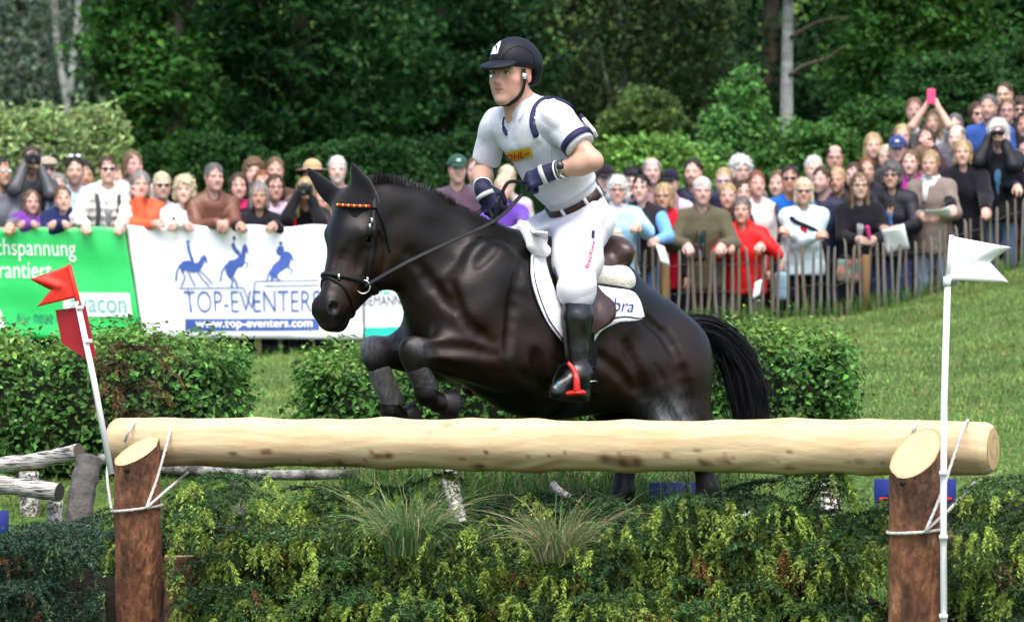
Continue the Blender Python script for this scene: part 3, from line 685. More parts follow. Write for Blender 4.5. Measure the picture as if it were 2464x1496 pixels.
# ------------------------------------------------------------------ bridle
M_STRAP = mat('black_leather', (.006, .007, .008), .55, bump=(90, .2, .004), spec=.22)
M_STEEL = mat('steel', (.55, .55, .56), .25, metal=1.)
br = thing('bridle', 'black leather bridle with red and yellow browband on the jumping horse', 'bridle', HP)
def strap(name, pts, w, th=.004, m=M_STRAP, n=26, off=.004, par=None):
    q = [onto(x, y, off) for x, y in spline([(a, b, 0) for a, b in pts], n)[:, :2]]; q = [p for p in q if p is not None]
    if len(q) < 3: return None
    q = np.array(q); q[1:-1] = (q[:-2] + 2 * q[1:-1] + q[2:]) / 4
    view = unit(q.mean(0) - np.array([0, 0, HC])); mbx = MB(); mbx.tube(q, np.full(len(q), w / 2), 8, flat=(view, th / (w / 2)))
    return mbx.build(name, m, par or br)
def strap3(name, pts, w, m=M_STRAP, n=30, flat=None):
    mbx = MB(); mbx.tube(spline(pts, n), w / 2, 8, flat=flat); return mbx.build(name, m, br)
hl3 = lambda x, y, z: HP + HD @ np.array([x, y, z])
def ring(ys, half, zc, m, name, w, th, n=40, a0=-math.pi, a1=math.pi):
    """strap laid round the head: half=(lateral, dorsal) half axes"""
    pts = []
    for a in np.linspace(a0, a1, n): pts.append(hl3(half[0] * math.sin(a), ys(a), zc + half[1] * math.cos(a)))
    pts = np.array(pts); c = pts.mean(0); q = []
    for p in pts:
        r = HB.ray_cast(Vector(p + (p - c) * 1.5), Vector(unit(c - p))); q.append(np.array(r[0]) + unit(p - c) * .004 if r[0] is not None else p)
    q = np.array(q)
    for _ in range(2): q[1:-1] = (q[:-2] + 2 * q[1:-1] + q[2:]) / 4
    mbx = MB(); mbx.tube(q, w / 2, 8, flat=None); o = mbx.build(name, m, br); return q
nb = ring(lambda a: .375 + .012 * math.cos(a), (.09, .1), -.06, M_STRAP, 'noseband', .024, .01)
fl = ring(lambda a: .405 + .055 * (1 - math.cos(a)), (.085, .1), -.06, M_STRAP, 'flash_strap', .013, .006)
strap('cheekpiece', [(896, 500), (897, 560), (888, 630), (876, 690)], .02, .004); strap('throat_lash', [(905, 500), (928, 560), (938, 605)], .014)
strap('crownpiece', [(886, 440), (895, 470), (897, 505)], .026, .006, off=.012)
bbp = [(783, 494), (815, 496), (850, 498), (888, 500)]
q = np.array([p for p in (onto(x, y, .014) for x, y in bbp) if p is not None]); 
if len(q) > 2:
    sp = spline(q, 25); mbx = MB(); mbx.tube(sp, .0085, 8); mbx.build('browband', M_STRAP, br)
    for i in range(1, 24, 2):
        v, f = ico(sp[i] + unit(np.array([0, 0, HC]) - sp[i]) * .008, .008, 8, 6); mk('browband_stud', v, f, mat('stud_red', (.35, .015, .012), .3) if (i // 2) % 2 else mat('stud_gold', (.45, .28, .05), .3, metal=.6), br)
q = np.array([p for p in (onto(x, y, .012) for x, y in [(775, 518), (800, 514), (830, 510), (862, 506)]) if p is not None])
if len(q) > 2: mbx = MB(); mbx.tube(spline(q, 14), .006, 8); mbx.build('bonnet_trim', mat('silver_trim', (.5, .52, .58), .4), br)
bit = onto(868, 688, .012); bit = H(868, 690, .06) if bit is None else bit
vw = unit(np.array([0, 0, HC]) - bit); u1 = unit(np.cross(vw, HU)); a = np.linspace(0, 2 * np.pi, 20); mbx = MB(); mbx.tube([bit + .028 * (math.cos(t) * u1 + math.sin(t) * HU) for t in a], .0035, 6, caps=False); mbx.build('bit_ring', M_STEEL, br)
for px, py in ((891, 535), (887, 548), (818, 668), (878, 672)):
    p = onto(px, py, .012)
    if p is not None: mbx = MB(); mbx.box(p, (.006, .004, .012), HR); mbx.build('buckle', M_STEEL, br)
# reins, running from the bit to the gloves
RE = [bit, H(985, 628, .19), H(1090, 578, .19), H(1195, 528, .17), H(1262, 462, .12)]
mbx = MB(); mbx.tube(spline(RE, 40), .0098, 8, flat=(unit(np.array([-.3, -.9, .35])), .3)); mbx.build('rein', M_STRAP, br)
bit2 = HP + HD @ np.array([-.07, .44, -.06])
mbx = MB(); mbx.tube(spline([bit2, H(930, 640, -.12), H(1010, 560, -.14), H(1110, 540, -.13), H(1172, 495, -.12)], 30), .0115, 8, flat=(unit(np.array([-.3, -.9, .35])), .3)); mbx.build('rein', M_STRAP, br)
mbx = MB(); mbx.tube(spline([H(1172, 495, -.12), H(1195, 545, .04), H(1175, 570, .1), H(1150, 568, .13)], 24), .008, 6); mbx.tube(spline([H(1262, 440, .12), H(1222, 440, .12), H(1200, 490, .1), H(1185, 540, .07)], 24), .008, 6); mbx.build('rein_loop', M_STRAP, br)
mbx = MB(); mbx.tube(spline([H(905, 678, .09), H(918, 668, .1), H(935, 655, .12)], 10), .012, 8); mbx.build('rein_stop', M_STRAP, br)
# ------------------------------------------------------------------ heads
SKIN = [(.53, .33, .26), (.58, .38, .31), (.47, .28, .2), (.62, .43, .36)]
def head_sdf(s, O, R, k=1.0, fem=False, nose=1.0, jaw=1.0, hi=False):
    """head with face; local axes lateral, forward, up; k scales"""
    s.at(O, np.asarray(R) * k); q = k
    def e(c, r, kk=.02, op=0, Rr=None):
        r = np.asarray([r] * 3 if np.ndim(r) == 0 else r) * q; Rw = np.asarray(R) if Rr is None else np.asarray(R) @ Rr
        c = s.w(c); ex = np.sqrt(((Rw * r) ** 2).sum(1)); s.p.append(('e', c, r, Rw, None, None, kk * q, op, c - ex, c + ex))
    def c(a, b, ra, rb=None, kk=.015, op=0):
        a, b = s.w(a), s.w(b); ra *= q; rb = ra if rb is None else rb * q; s.p.append(('c', a, b, ra, rb, None, kk * q, op, np.minimum(a - ra, b - rb), np.maximum(a + ra, b + rb)))
    j = jaw
    e((0, -.012, .034), (.074, .095, .084)); e((0, .03, -.04), (.057 * j, .062, .07), .03)
    for x in (1, -1):
        c((x * .054 * j, -.002, -.058), (x * .016 * j, .066, -.106), .02, .018, .03)
        e((x * .043, .054, -.03), (.024, .026, .02), .03)
        e((x * .032, .098, .001), (.0155, .014, .011), .014, 1)                      # socket
        e((x * .0315, .0735, .0005), (.0145, .0135, .0125), .004)                    # eyeball
        c((x * .047, .070, .0), (x * .017, .083, .0), .0055, .005, .006) if False else None
        c((x * .05, .068, .015), (x * .014, .088, .0165), .011, .0095, .014)         # brow
        c((x * .046, .074, .0075), (x * .017, .0845, .008), .0045, .0045, .006)      # upper lid
        e((x * .011 * nose, .098, -.040), (.0095, .011, .0085), .01)                 # nostril wing
        e((x * .0765, -.012, -.008), (.010, .019, .031), .01, 0, rot_axis((1, 0, 0), -.2)); e((x * .086, -.006, -.006), (.006, .011, .018), .008, 1)
        e((x * .033, .06, -.066), (.018, .02, .026), .03)
    c((0, .085, .006), (0, .104 + .006 * (nose - 1), -.031), .0095, .0115, .014); e((0, .1035, -.034), (.0115 * nose, .0105, .0105), .01)
    e((0, .081, -.064), (.026, .02, .02), .022); e((0, .077, -.108), (.022 * j, .02, .019), .025)
    c((-.019, .0895, -.0655), (.019, .0895, -.0655), .0058, None, .008); c((-.016, .0895, -.077), (.016, .0895, -.077), .0068, None, .008)
    c((-.024, .1005, -.071), (.024, .1005, -.071), .0042, None, .006, 1)
    c((0, -.028, -.06), (0, -.05, -.19), .052 if not fem else .045, .056 if not fem else .048, .03)
    s.at((0, 0, 0))
def face_cols(v, O, R, k, skin, brow, lips=.5, beard=None, eye=(.02, .025, .03), squint=.0):
    l = (v - O) @ np.asarray(R) / k; skin = np.asarray(skin, float); c = np.tile(skin, (len(v), 1)); x, y, z = l.T; ax = np.abs(x)
    def mixc(w, col): nonlocal c; w = np.clip(w, 0, 1)[:, None]; c = c * (1 - w) + np.asarray(col) * w
    front = y > .04
    mixc(.45 * np.exp(-(((ax - .045) / .022) ** 2 + ((z + .035) / .022) ** 2)) * front, skin * np.array([1.1, .7, .66]))
    mixc(.4 * np.exp(-((x / .014) ** 2 + ((z + .038) / .014) ** 2)) * front, skin * np.array([1.05, .68, .62]))
    mixc(.5 * np.exp(-(((ax - .08) / .02) ** 2)) * (ax > .07), skin * np.array([1.05, .68, .6]))
    if beard is not None: mixc(.62 * np.exp(-np.clip(-.052 - z, -.05, 0) ** 2 / .0003) * (y > .01) * (z < -.05) * (z > -.13) * (1 - np.exp(-((x / .02) ** 2 + ((z + .0715) / .009) ** 2))), beard)
    mixc(.75 * lips * np.exp(-((x / .022) ** 4 + ((z + .0715) / .0105) ** 4)) * front, skin * np.array([.85, .42, .42]))
    mixc(.6 * np.exp(-((x / .02) ** 4 + ((z + .071) / .0026) ** 2)) * front, skin * .3)
    mixc(.35 * np.exp(-(((ax - .011) / .0045) ** 2 + ((z + .0465) / .003) ** 2)) * front, skin * .3)
    mixc(.85 * np.exp(-(((ax - .032) / .017) ** 4 + ((z - .0185 + .12 * (ax - .032) * 0) / .0055) ** 2)) * front, brow)
    ey = np.exp(-(((ax - .0315) / .0135) ** 4 + ((z - .0005) / (.0062 - squint)) ** 4)) * front
    mixc(.25 * np.exp(-(((ax - .0315) / .019) ** 4 + ((z - .0015) / .012) ** 4)) * front, skin * .7)
    mixc(.9 * ey, (.5, .48, .46)); mixc(1.0 * np.exp(-(((ax - .0315) / .0066) ** 4 + ((z - .0005) / .0072) ** 4)) * front, eye)
    mixc(.5 * np.exp(-(((ax - .0315) / .0145) ** 4 + ((z - .0066) / .0026) ** 2)) * front, skin * .2)
    return np.clip(c, .004, .95)
M_SKIN = mat('skin', attr=True, rough=.48, spec=.35, vary=(60, (.86, .8, .78), .3))
def hand_sdf(s, wrist, fdir, pnorm, side, k=1.0, curl=.9, th=.009):
    """a hand: palm, four unequal bent fingers and a thumb. fdir: along the fingers, pnorm: out of the palm, side=+1 thumb towards cross"""
    f = unit(fdir); n = unit(np.asarray(pnorm) - f * np.dot(pnorm, f)); t = np.cross(f, n) * side; w = np.asarray(wrist, float)
    def pt(a, b, c): return w + (f * a + t * b + n * c) * k
    R = np.stack([t, f, n], 1); s.ell(pt(.045, 0, 0), np.array([.04, .052, .017]) * k, k=.01, R=R)
    s.cap(w, pt(.03, 0, 0), .026 * k, .03 * k, k=.02)
    for i, (off, L) in enumerate(((.03, .072), (.0105, .082), (-.0095, .076), (-.0285, .06))):
        a = pt(.085, off, 0); p = a; ang = 0.; d1 = L * k
        for seg, (fr, da) in enumerate(((.42, curl * .75), (.33, curl), (.25, curl * .7))):
            ang += da; q = p + (f * math.cos(ang) + n * math.sin(ang)) * d1 * fr; s.cap(p, q, th * k * (1.05 - .12 * seg), th * k * (.95 - .12 * seg), k=.003); p = q
        s.cap(pt(.05, off * .9, 0), a, .0105 * k, th * 1.05 * k, k=.008)
    a = pt(.018, .03, .006); b = pt(.05, .052, .02); c = pt(.082, .045, .034); s.cap(a, b, .014 * k, .0115 * k, k=.012); s.cap(b, c, .0115 * k, .0095 * k, k=.004)
def ik(a, b, l1, l2, pole):
    """elbow position between a and b"""
    a, b = np.asarray(a, float), np.asarray(b, float); d = b - a; L = min(np.linalg.norm(d), (l1 + l2) * .998); u = unit(d)
    x = (l1 * l1 - l2 * l2 + L * L) / (2 * L); h = math.sqrt(max(l1 * l1 - x * x, 1e-6)); p = np.asarray(pole, float); p = unit(p - u * (p @ u)); return a + u * x + p * h
def wrinkle(amp, sc=1.0, seed=0):
    a = seed * 1.7
    def f(X, Y, Z):
        q = 9 * sc
        return amp * (np.sin(X * q * 1.3 + 2.2 * np.sin(Z * q * .8 + a) + a) * np.sin(Z * q * 1.9 + 1.7 * np.sin(Y * q + a * 2)) + .5 * np.sin(Z * q * 3.7 + X * q * 2.1 + 2 * np.sin(Y * q * 1.9 + a)))
    return f

def folds(amp, sc=1.0, seed=0):
    """creased cloth: narrow valleys between soft ridges"""
    a = seed * 1.7
    def f(X, Y, Z):
        q = 9 * sc; s1 = np.sin(Z * q * 1.1 + X * q * .7 + 1.6 * np.sin(Y * q * .7 + a) + 1.2 * np.sin(X * q * .9) + a); s2 = np.sin(Z * q * 1.7 - X * q * 1.1 + 2 * np.sin(X * q * .5 + Y * q * .4 + a * 1.3))
        return amp * ((.55 - np.abs(s1) ** .6) + .6 * (.55 - np.abs(s2) ** .6))
    return f

# ------------------------------------------------------------------ the rider
M_WHITE = mat('white_cloth', (.62, .63, .67), .8, vary=(10, (.55, .56, .61), .4), bump=(30, .3, .012), spec=.15, sheen=.1)
M_BREECH = mat('white_breeches', (.66, .66, .69), .8, vary=(12, (.58, .58, .63), .4), bump=(120, .25, .006), spec=.15)
M_NAVY = mat('navy_trim', (.012, .014, .06), .6, bump=(60, .2, .006))
M_GLOVE = mat('glove_navy', (.012, .014, .045), .6, bump=(50, .4, .01)); M_GREY = mat('glove_grey', (.42, .43, .42), .6)
M_BLK = mat('boot_leather', (.006, .007, .008), .28, bump=(25, .3, .01), spec=.5)
M_HELM = mat('helmet_shell', (.006, .0065, .011), .6, bump=(300, .2, .002), spec=.25)
# head
RHY = math.radians(56); rf = unit(np.array([-math.cos(RHY), -math.sin(RHY), .0])); RR = frame(rf); RR[:, 0] *= 1
RK = 1.02; RH = H(1231, 180, 0) + np.array([0, -.01, 0])
rb = SDF(); head_sdf(rb, RH, RR, RK, jaw=.97, nose=1.0)
# body under the clothes: one continuous figure
NECK = H(1268, 262); CH = H(1292, 335); PEL = H(1384, 515)
SHN, SHF = H(1338, 282, .185), H(1198, 300, -.185)
ELN, WRN = H(1428, 388, .36), H(1326, 414, .2)
ELF, WRF = H(1160, 412, -.30), H(1162, 455, -.12)
HPN, HPF = H(1390, 562, .1), H(1352, 548, -.1)
tor = unit(H(1292, 335) - H(1392, 500)); BC = H(1381, 482); TB = np.stack([HL, np.cross(tor, HL), tor], 1)
KNN, ANN = H(1388, 690, .34), H(1392, 905, .36)
KNF = mirror(KNN) + np.array([0, 0, .1]); ANF = mirror(ANN)
rb.cap(NECK, RH + RR @ np.array([0, -.03, -.09]) * RK, .056, .05, k=.04)
rb.cap(PEL, CH, .045, .05, k=.05); rb.cap(CH, NECK, .05, .056, k=.05); rb.cap(SHN, SHF, .05, .05, k=.04)
for a, b, c in ((SHN, ELN, WRN), (SHF, ELF, WRF)): rb.cap(a, b, .046, .038, k=.03); rb.cap(b, b + (c - b) * .3, .038, .043, k=.025); rb.cap(b + (c - b) * .3, c, .043, .028, k=.03)
for a, b, c in ((HPN, KNN, ANN), (HPF, KNF, ANF)): rb.cap(a, b, .045, .035, k=.04); rb.cap(b, c, .03, .025, k=.03)
rv, rfc = rb.mesh(.0054)
cols = face_cols(rv, RH, RR, RK, (.56, .33, .24), (.1, .055, .035), beard=None, lips=.8)
rp = tag(mk('person', rv, rfc, M_SKIN, loc=PEL, cols=cols), 'rider in white shirt and breeches, black helmet and boots, standing in the stirrups', 'person')
def hp(x, y, z): return RH + RR @ np.array([x, y, z]) * RK
for sx in (-1, 1):
    v, f = ico(hp(sx * .0315, .0775, .0), .0118 * RK, 14, 10); ey_ = mk('eye', v, f, mat('eye_white', (.55, .52, .5), .25, spec=.5), rp)
    v, f = ico((0, 0, 0), (.0058, .0022, .0058), 12, 8); mk('iris', v @ RR.T + hp(sx * .0315 - .0012, .0886, -.0005), f, mat('iris_grey', (.03, .045, .06), .15, spec=.6), ey_)
    mb = MB(); mb.tube(spline([hp(sx * .046, .081, .001), hp(sx * .039, .0865, .0066), hp(sx * .030, .0895, .0078), hp(sx * .018, .0865, .0035)], 10), .0022, 6); mb.build('eyelid', mat('lash_brown', (.1, .045, .03), .8), rp)
    mb = MB(); mb.tube(spline([hp(sx * .052, .0775, .0185), hp(sx * .042, .0875, .0225), hp(sx * .030, .0935, .0225), hp(sx * .016, .0955, .0185)], 12), np.array([.001, .0022, .003, .0034, .0036, .0036, .0036, .0035, .0034, .0033, .003, .0015]), 6); mb.build('eyebrow', mat('brow_brown', (.11, .065, .04), .9, bump=(200, 1, .004)), rp)
mb = MB(); mb.tube(spline([hp(-.024, .0845, -.0700), hp(-.012, .0945, -.0655), hp(0, .0968, -.0672), hp(.012, .0945, -.0655), hp(.024, .0845, -.0700)], 14), np.array([.001, .002, .003, .0036, .0038, .0038, .0036, .0036, .0038, .0038, .0036, .003, .002, .001]), 6); mb.build('upper_lip', mat('lip', (.4, .17, .15), .45), rp)
mb = MB(); mb.tube(spline([hp(-.022, .084, -.0725), hp(-.01, .0945, -.0785), hp(0, .0965, -.0792), hp(.01, .0945, -.0785), hp(.022, .084, -.0725)], 14), np.array([.001, .002, .003, .004, .0045, .0048, .005, .005, .0048, .0045, .004, .003, .002, .001]), 6); mb.build('lower_lip', mat('lip'), rp)
def part(name, s, h, m, parent=rp, disp=None):
    v, f = s.mesh(h, disp); return mk(name, v, f, m, parent)
# shirt: torso and short sleeves
def torso(s, g=0.):
    s.cap(H(1380, 478), H(1335, 400), .108 + g, .118 + g, k=.05, flat=(HL, 1.27)); s.cap(H(1335, 400), H(1292, 318), .118 + g, .122 + g, k=.05, flat=(HL, 1.36))
    s.cap(H(1290, 318), H(1268, 272), .12 + g, .075 + g, k=.06, flat=(HL, 1.3)); s.cap(SHN + HU * -.01, SHF + HU * -.01, .068 + g, .068 + g, k=.05)
sh = SDF(); torso(sh)
sh.cap(SHN, SHN + (ELN - SHN) * .6, .07, .066, k=.04); sh.cap(SHF, SHF + (ELF - SHF) * .72, .066, .06, k=.04)
sh.cap(NECK + HU * .0, RH + RR @ np.array([0, -.055, -.11]), .07, .064, k=.02)     # collar
EN = SHN + (ELN - SHN) * .66; dN = unit(ELN - SHN); EF = SHF + (ELF - SHF) * .78; dF = unit(ELF - SHF)
for c_, d_ in ((EN, dN), (EF, dF)):
    x_ = unit(np.cross(d_, HL)); sh.box(c_ + d_ * .06, (.1, .1, .06), .004, k=.006, op=1, R=np.stack([x_, np.cross(d_, x_), d_], 1))
sh.box(BC - tor * .21, (.3, .3, .2), .005, k=.006, op=1, R=TB)
sh.at(RH, RR); sh.ell((0, .045, -.07), (.05, .07, .085), k=.01, op=1); sh.at((0, 0, 0))
so = part('shirt', sh, .0085, M_WHITE, disp=folds(.008, 1.5, 2))
# body protector over the shirt
vs_ = SDF(); torso(vs_, .012)
for S, E in ((SHN, ELN), (SHF, ELF)):
    d = unit(E - S); vs_.cap(S + d * .0 - HU * .035 + unit(S - CH) * .035, S + d * .2, .098, .12, k=.02, op=1)
vs_.ell(NECK + HF * .075 + HU * .015, (.07, .075, .11), k=.02, op=1, R=HR); vs_.ell(NECK + HU * .05, (.078, .08, .09), k=.02, op=1, R=HR)
vs_.box(BC - tor * .15, (.3, .3, .2), .005, k=.006, op=1, R=TB)
vv, vf = vs_.mesh(.0085, folds(.0055, 1.2, 5)); vo = mk('body_protector', vv, vf, M_WHITE, rp)
VB = BVHTree.FromPolygons([tuple(p) for p in vv], [tuple(int(i) for i in q) for q in vf])
SB = None
def tape(name, pts, w, m, bvh, par, off=.001, n=24, th=.0014):
    q = [onto(x, y, off, bvh) for x, y in spline([(a, b, 0) for a, b in pts], n)[:, :2]]; q = [p for p in q if p is not None]
    if len(q) < 4: return
    q = np.array(q); view = unit(q.mean(0) - np.array([0, 0, HC])); mbx = MB(); mbx.tube(q, w / 2, 8, flat=(view, th / (w / 2) * 1.5)); return mbx.build(name, m, par)
sv, sf = sh.mesh(.012)
SVB = BVHTree.FromPolygons([tuple(p) for p in np.vstack([sv, vv])], [tuple(int(i) for i in q) for q in np.vstack([sf, vf + len(sv)])])
tape('arm_edging', [(1384, 268), (1350, 246), (1312, 240), (1288, 262), (1282, 300), (1292, 330)], .028, M_NAVY, SVB, vo, off=.001)
tape('neck_edging', [(1216, 282), (1213, 310), (1222, 325)], .018, M_NAVY, SVB, vo)
tape('seam', [(1326, 345), (1328, 400), (1335, 450)], .004, mat('seam_grey', (.5, .5, .55), .8), SVB, vo, off=.001)
tape('collar_seam', [(1290, 232), (1268, 262), (1250, 290)], .005, mat('seam_grey'), SVB, vo, off=.001)
# printed panels laid on cloth
def decal(name, quad, m, bvh, par, off=.005, n=10):
    """quad: four photo corners (tl, tr, br, bl) projected on to a surface"""
    q = np.array(quad, float); V = []
    for i in range(n + 1):
        for j in range(n + 1):
            a, b = i / n, j / n; p = q[0] * (1 - b) * (1 - a) + q[1] * b * (1 - a) + q[2] * a * b + q[3] * a * (1 - b); r = onto(p[0], p[1], off, bvh); V.append(r if r is not None else (V[-1] if V else PEL))
    I = np.arange((n + 1) ** 2).reshape(n + 1, n + 1); f = np.stack([I[:-1, :-1], I[1:, :-1], I[1:, 1:], I[:-1, 1:]], -1).reshape(-1, 4)
    return mk(name, np.array(V), f, m, par)
def text_mesh(s, shear=0., bold=0.):
    cu = bpy.data.curves.new('txt', 'FONT'); cu.body = s; cu.shear = shear; cu.offset = bold; cu.resolution_u = 3; o = bpy.data.objects.new('txt', cu); COL.objects.link(o)
    bpy.context.view_layer.update(); me = bpy.data.meshes.new_from_object(o.evaluated_get(bpy.context.evaluated_depsgraph_get()))
    v = np.array([p.co[:] for p in me.vertices]).reshape(-1, 3); f = [tuple(p.vertices) for p in me.polygons]
    bpy.data.objects.remove(o); bpy.data.curves.remove(cu); bpy.data.meshes.remove(me)
    lo, hi = v.min(0), v.max(0); v = (v - lo) / np.maximum(hi - lo, 1e-6); v[:, 2] = 0; return v, f
def text_on(name, s, quad, m, bvh, par, off=.011, shear=0., bold=0.):
    v, f = text_mesh(s, shear, bold); q = np.array(quad, float); V = []
    for x, y, _ in v:
        b, a = x, 1 - y; p = q[0] * (1 - b) * (1 - a) + q[1] * b * (1 - a) + q[2] * a * b + q[3] * a * (1 - b); r = onto(p[0], p[1], off, bvh); V.append(r if r is not None else (V[-1] if V else PEL))
    return mk(name, np.array(V), f, m, par, smooth=False)
pq = [(1211, 368), (1276, 353), (1283, 376), (1219, 391)]
pch = decal('sponsor_patch', pq, mat('patch_yellow', (.62, .42, .02), .6), SVB, vo)
text_on('lettering', 'DHL', [(1219, 371), (1262, 361), (1266, 377), (1222, 387)], mat('patch_red', (.45, .015, .01), .6), SVB, pch, shear=.3, bold=.02)
for y0 in (0, 5): text_on('lettering', '—', [(1264, 366 + y0), (1277, 363 + y0), (1277, 365 + y0), (1264, 368 + y0)], mat('patch_red'), SVB, pch)
text_on('lettering', 'EXPRESS', [(1236, 386), (1258, 381), (1259, 384), (1237, 389)], mat('patch_red'), SVB, pch)
# armband with the medical card holder
def ringband(name, c, d, r, w, m, par):
    u = unit(np.cross(d, HU)); z = np.cross(d, u); a = np.linspace(0, 2 * np.pi, 28); V = []
    for s_ in (-w / 2, w / 2):
        for rr in (r, r + .004): V += [c + d * s_ + rr * (math.cos(t) * u + math.sin(t) * z) for t in a[:-1]]
    n = 27; f = []
    for j in range(n): k = (j + 1) % n; f += [(n + j, n + k, 3 * n + k, 3 * n + j), (j, 2 * n + j, 2 * n + k, k), (j, k, n + k, n + j), (2 * n + j, 3 * n + j, 3 * n + k, 2 * n + k)]
    return mk(name, np.array(V), f, m, par)
ab = ringband('armband', SHN + (ELN - SHN) * .56, dN, .0705, .03, M_NAVY, so)
c0 = SHN + (ELN - SHN) * .5; o_ = unit(HL * .5 - HF * .75 + HU * .4); o_ = unit(o_ - dN * (o_ @ dN)); Rc = np.stack([dN, np.cross(o_, dN), o_], 1)
s_ = SDF(); s_.box(c0 + o_ * .082, (.045, .032, .008), .006, R=Rc); v, f = s_.mesh(.006); mk('card_holder', v, f, mat('clear_plastic', (.75, .78, .82), .2, spec=.5), so)
mbx = MB(); mbx.box(c0 + o_ * .083 - dN * .05, (.012, .03, .006), Rc); mbx.build('card_strap', M_NAVY, so)
# breeches
bc = SDF()
bc.cap(BC, H(1386, 545), .114, .125, k=.04, flat=(HL, 1.27)); bc.ell(H(1402, 540), (.16, .11, .11), k=.06, R=HR); 
mid = HPN + (KNN - HPN) * .5
bc.cap(HPN, mid, .108, .1, k=.06); bc.cap(mid, KNN, .1, .072, k=.05); bc.ell(KNN, (.07, .075, .08), k=.03, R=HR); bc.cap(KNN, KNN + (ANN - KNN) * .12, .068, .06, k=.03)
midf = HPF + (KNF - HPF) * .5
bc.cap(HPF, midf, .118, .105, k=.06); bc.cap(midf, KNF, .105, .074, k=.05); bc.cap(KNF, KNF + (ANF - KNF) * .15, .066, .06, k=.03)
bc.cap(H(1320, 520, -.06), H(1245, 545, -.17), .085, .055, k=.05)
bc.box(BC + tor * .19, (.3, .3, .2), .005, k=.006, op=1, R=TB)
v, f = bc.mesh(.0085, folds(.008, 1.6, 9)); bo = mk('breeches', v, f, M_BREECH, rp)
BB = BVHTree.FromPolygons([tuple(p) for p in v], [tuple(int(i) for i in q) for q in f])
text_on('lettering', 'fischer', [(1405, 645), (1424, 575), (1432, 578), (1416, 648)], mat('print_red', (.6, .03, .09), .6), BB, bo, off=.005, bold=.01)
decal('print_patch', [(1423, 556), (1430, 556), (1429, 574), (1422, 574)], M_NAVY, BB, bo, off=.004, n=3)
# belt
M_BELT = mat('belt_brown', (.035, .018, .014), .4, bump=(80, .3, .004))
bl = SDF(); bl.cap(H(1391, 478), H(1392, 490), .142, .144, k=.02, flat=(HL, 1.2))
bl.cap(H(1384, 420), H(1386, 465), .2, .2, k=.004, op=1, flat=(HL, 1.3)); bl.cap(H(1398, 507), H(1402, 560), .2, .2, k=.004, op=1, flat=(HL, 1.3))
bl_o = None
def loop(c, ax_u, ax_v, ru, rv_, w, th, n=40):
    V = []; Fq = []
    for i in range(n):
        t = 2 * math.pi * i / n; d = ax_u * math.cos(t) * ru + ax_v * math.sin(t) * rv_; o = unit(d)
        for z in (-w / 2, w / 2):
            for k in (0, th): V.append(c + d + o * k + np.cross(ax_u, ax_v) * z)
    for i in range(n):
        a, b = 4 * i, 4 * ((i + 1) % n); Fq += [(a + 1, b + 1, b + 3, a + 3), (a, a + 2, b + 2, b), (a, b, b + 1, a + 1), (a + 2, a + 3, b + 3, b + 2)]
    return np.array(V), Fq
bu = HL; bvv = unit(np.cross(tor, bu)); bvv = unit(np.cross(bu, tor)) * -1
v, f = loop(BC, bu, bvv, .146, .117, .042, .006); be = mk('belt', v, f, M_BELT, rp)
for t in (-.5, .25, 1.1):
    d = bu * math.cos(t) * .154 - bvv * math.sin(t) * .125
    mbx = MB(); mbx.box(BC + d, (.007, .004, .026), np.stack([unit(np.cross(tor, unit(d))), unit(d), tor], 1)); mbx.build('belt_loop', M_BREECH, be)
# gloves closed on the reins
def glove(w, f, n, side, e):
    s = SDF(); hand_sdf(s, w, f, n, side, 1.12, curl=1.15, th=.0115); s.cap(w - unit(w - e) * .05, w, .036, .034, k=.02); v, fc = s.mesh(.0055); return mk('glove', v, fc, M_GLOVE, rp)
fn = unit(H(1255, 442, .12) - WRN); g1_ = glove(WRN, fn, unit(np.array([.1, .75, -.6])), -1, ELN)
ff = unit(H(1185, 500, -.08) - WRF); g2_ = glove(WRF, ff, unit(np.array([.5, .2, -.6])), 1, ELF)
for g, w, f_, e in ((g1_, WRN, fn, ELN), (g2_, WRF, ff, ELF)):
    ringband('glove_stripe', w + f_ * .035, f_, .041, .02, M_GREY, g); ringband('cuff_piping', w - unit(w - e) * .03, unit(w - e), .039, .006, mat('piping_white', (.8, .8, .8), .6), g)
ringband('watch', WRN + unit(ELN - WRN) * .055, unit(ELN - WRN), .0365, .03, M_STEEL, rp)
v, f = ico(WRN + unit(ELN - WRN) * .055 + unit(np.array([-.3, -1, .3])) * .04, (.018, .012, .018), 12, 8); mk('watch_dial', v, f, mat('watch_dial', (.02, .02, .03), .15, spec=.6), rp)
# boots
TOE = H(1338, 938, .37); HEEL = H(1402, 948, .37)
def boot(K, A, T, Hh):
    s = SDF(); s.cap(K + (A - K) * .06, K + (A - K) * .35, .062, .06, k=.03); s.cap(K + (A - K) * .35, A, .06, .041, k=.04); s.cap(A, Hh, .045, .034, k=.03); s.cap(A, T, .044, .032, k=.04); s.cap(Hh + HU * -.01, T + HU * -.012, .028, .026, k=.02)
    for q in (.8, .88, .95): s.cap(K + (A - K) * q - HF * .05 - HL * .05, K + (A - K) * (q + .02) - HF * .05 + HL * .06, .004, k=.015)
    v, f = s.mesh(.0085, wrinkle(.0018, 2.5, 3)); return mk('boot', v, f, M_BLK, rp)
b1 = boot(KNN, ANN, TOE, HEEL); b2 = boot(KNF, ANF, mirror(TOE), mirror(HEEL))
mbx = MB(); mbx.tube(spline([HEEL + HU * .05 + HL * .03, HEEL + HU * .055 - HF * .04 + HL * .03, HEEL + HU * .05 - HF * .075], 8), .004, 6); mbx.build('spur', M_STEEL, b1)
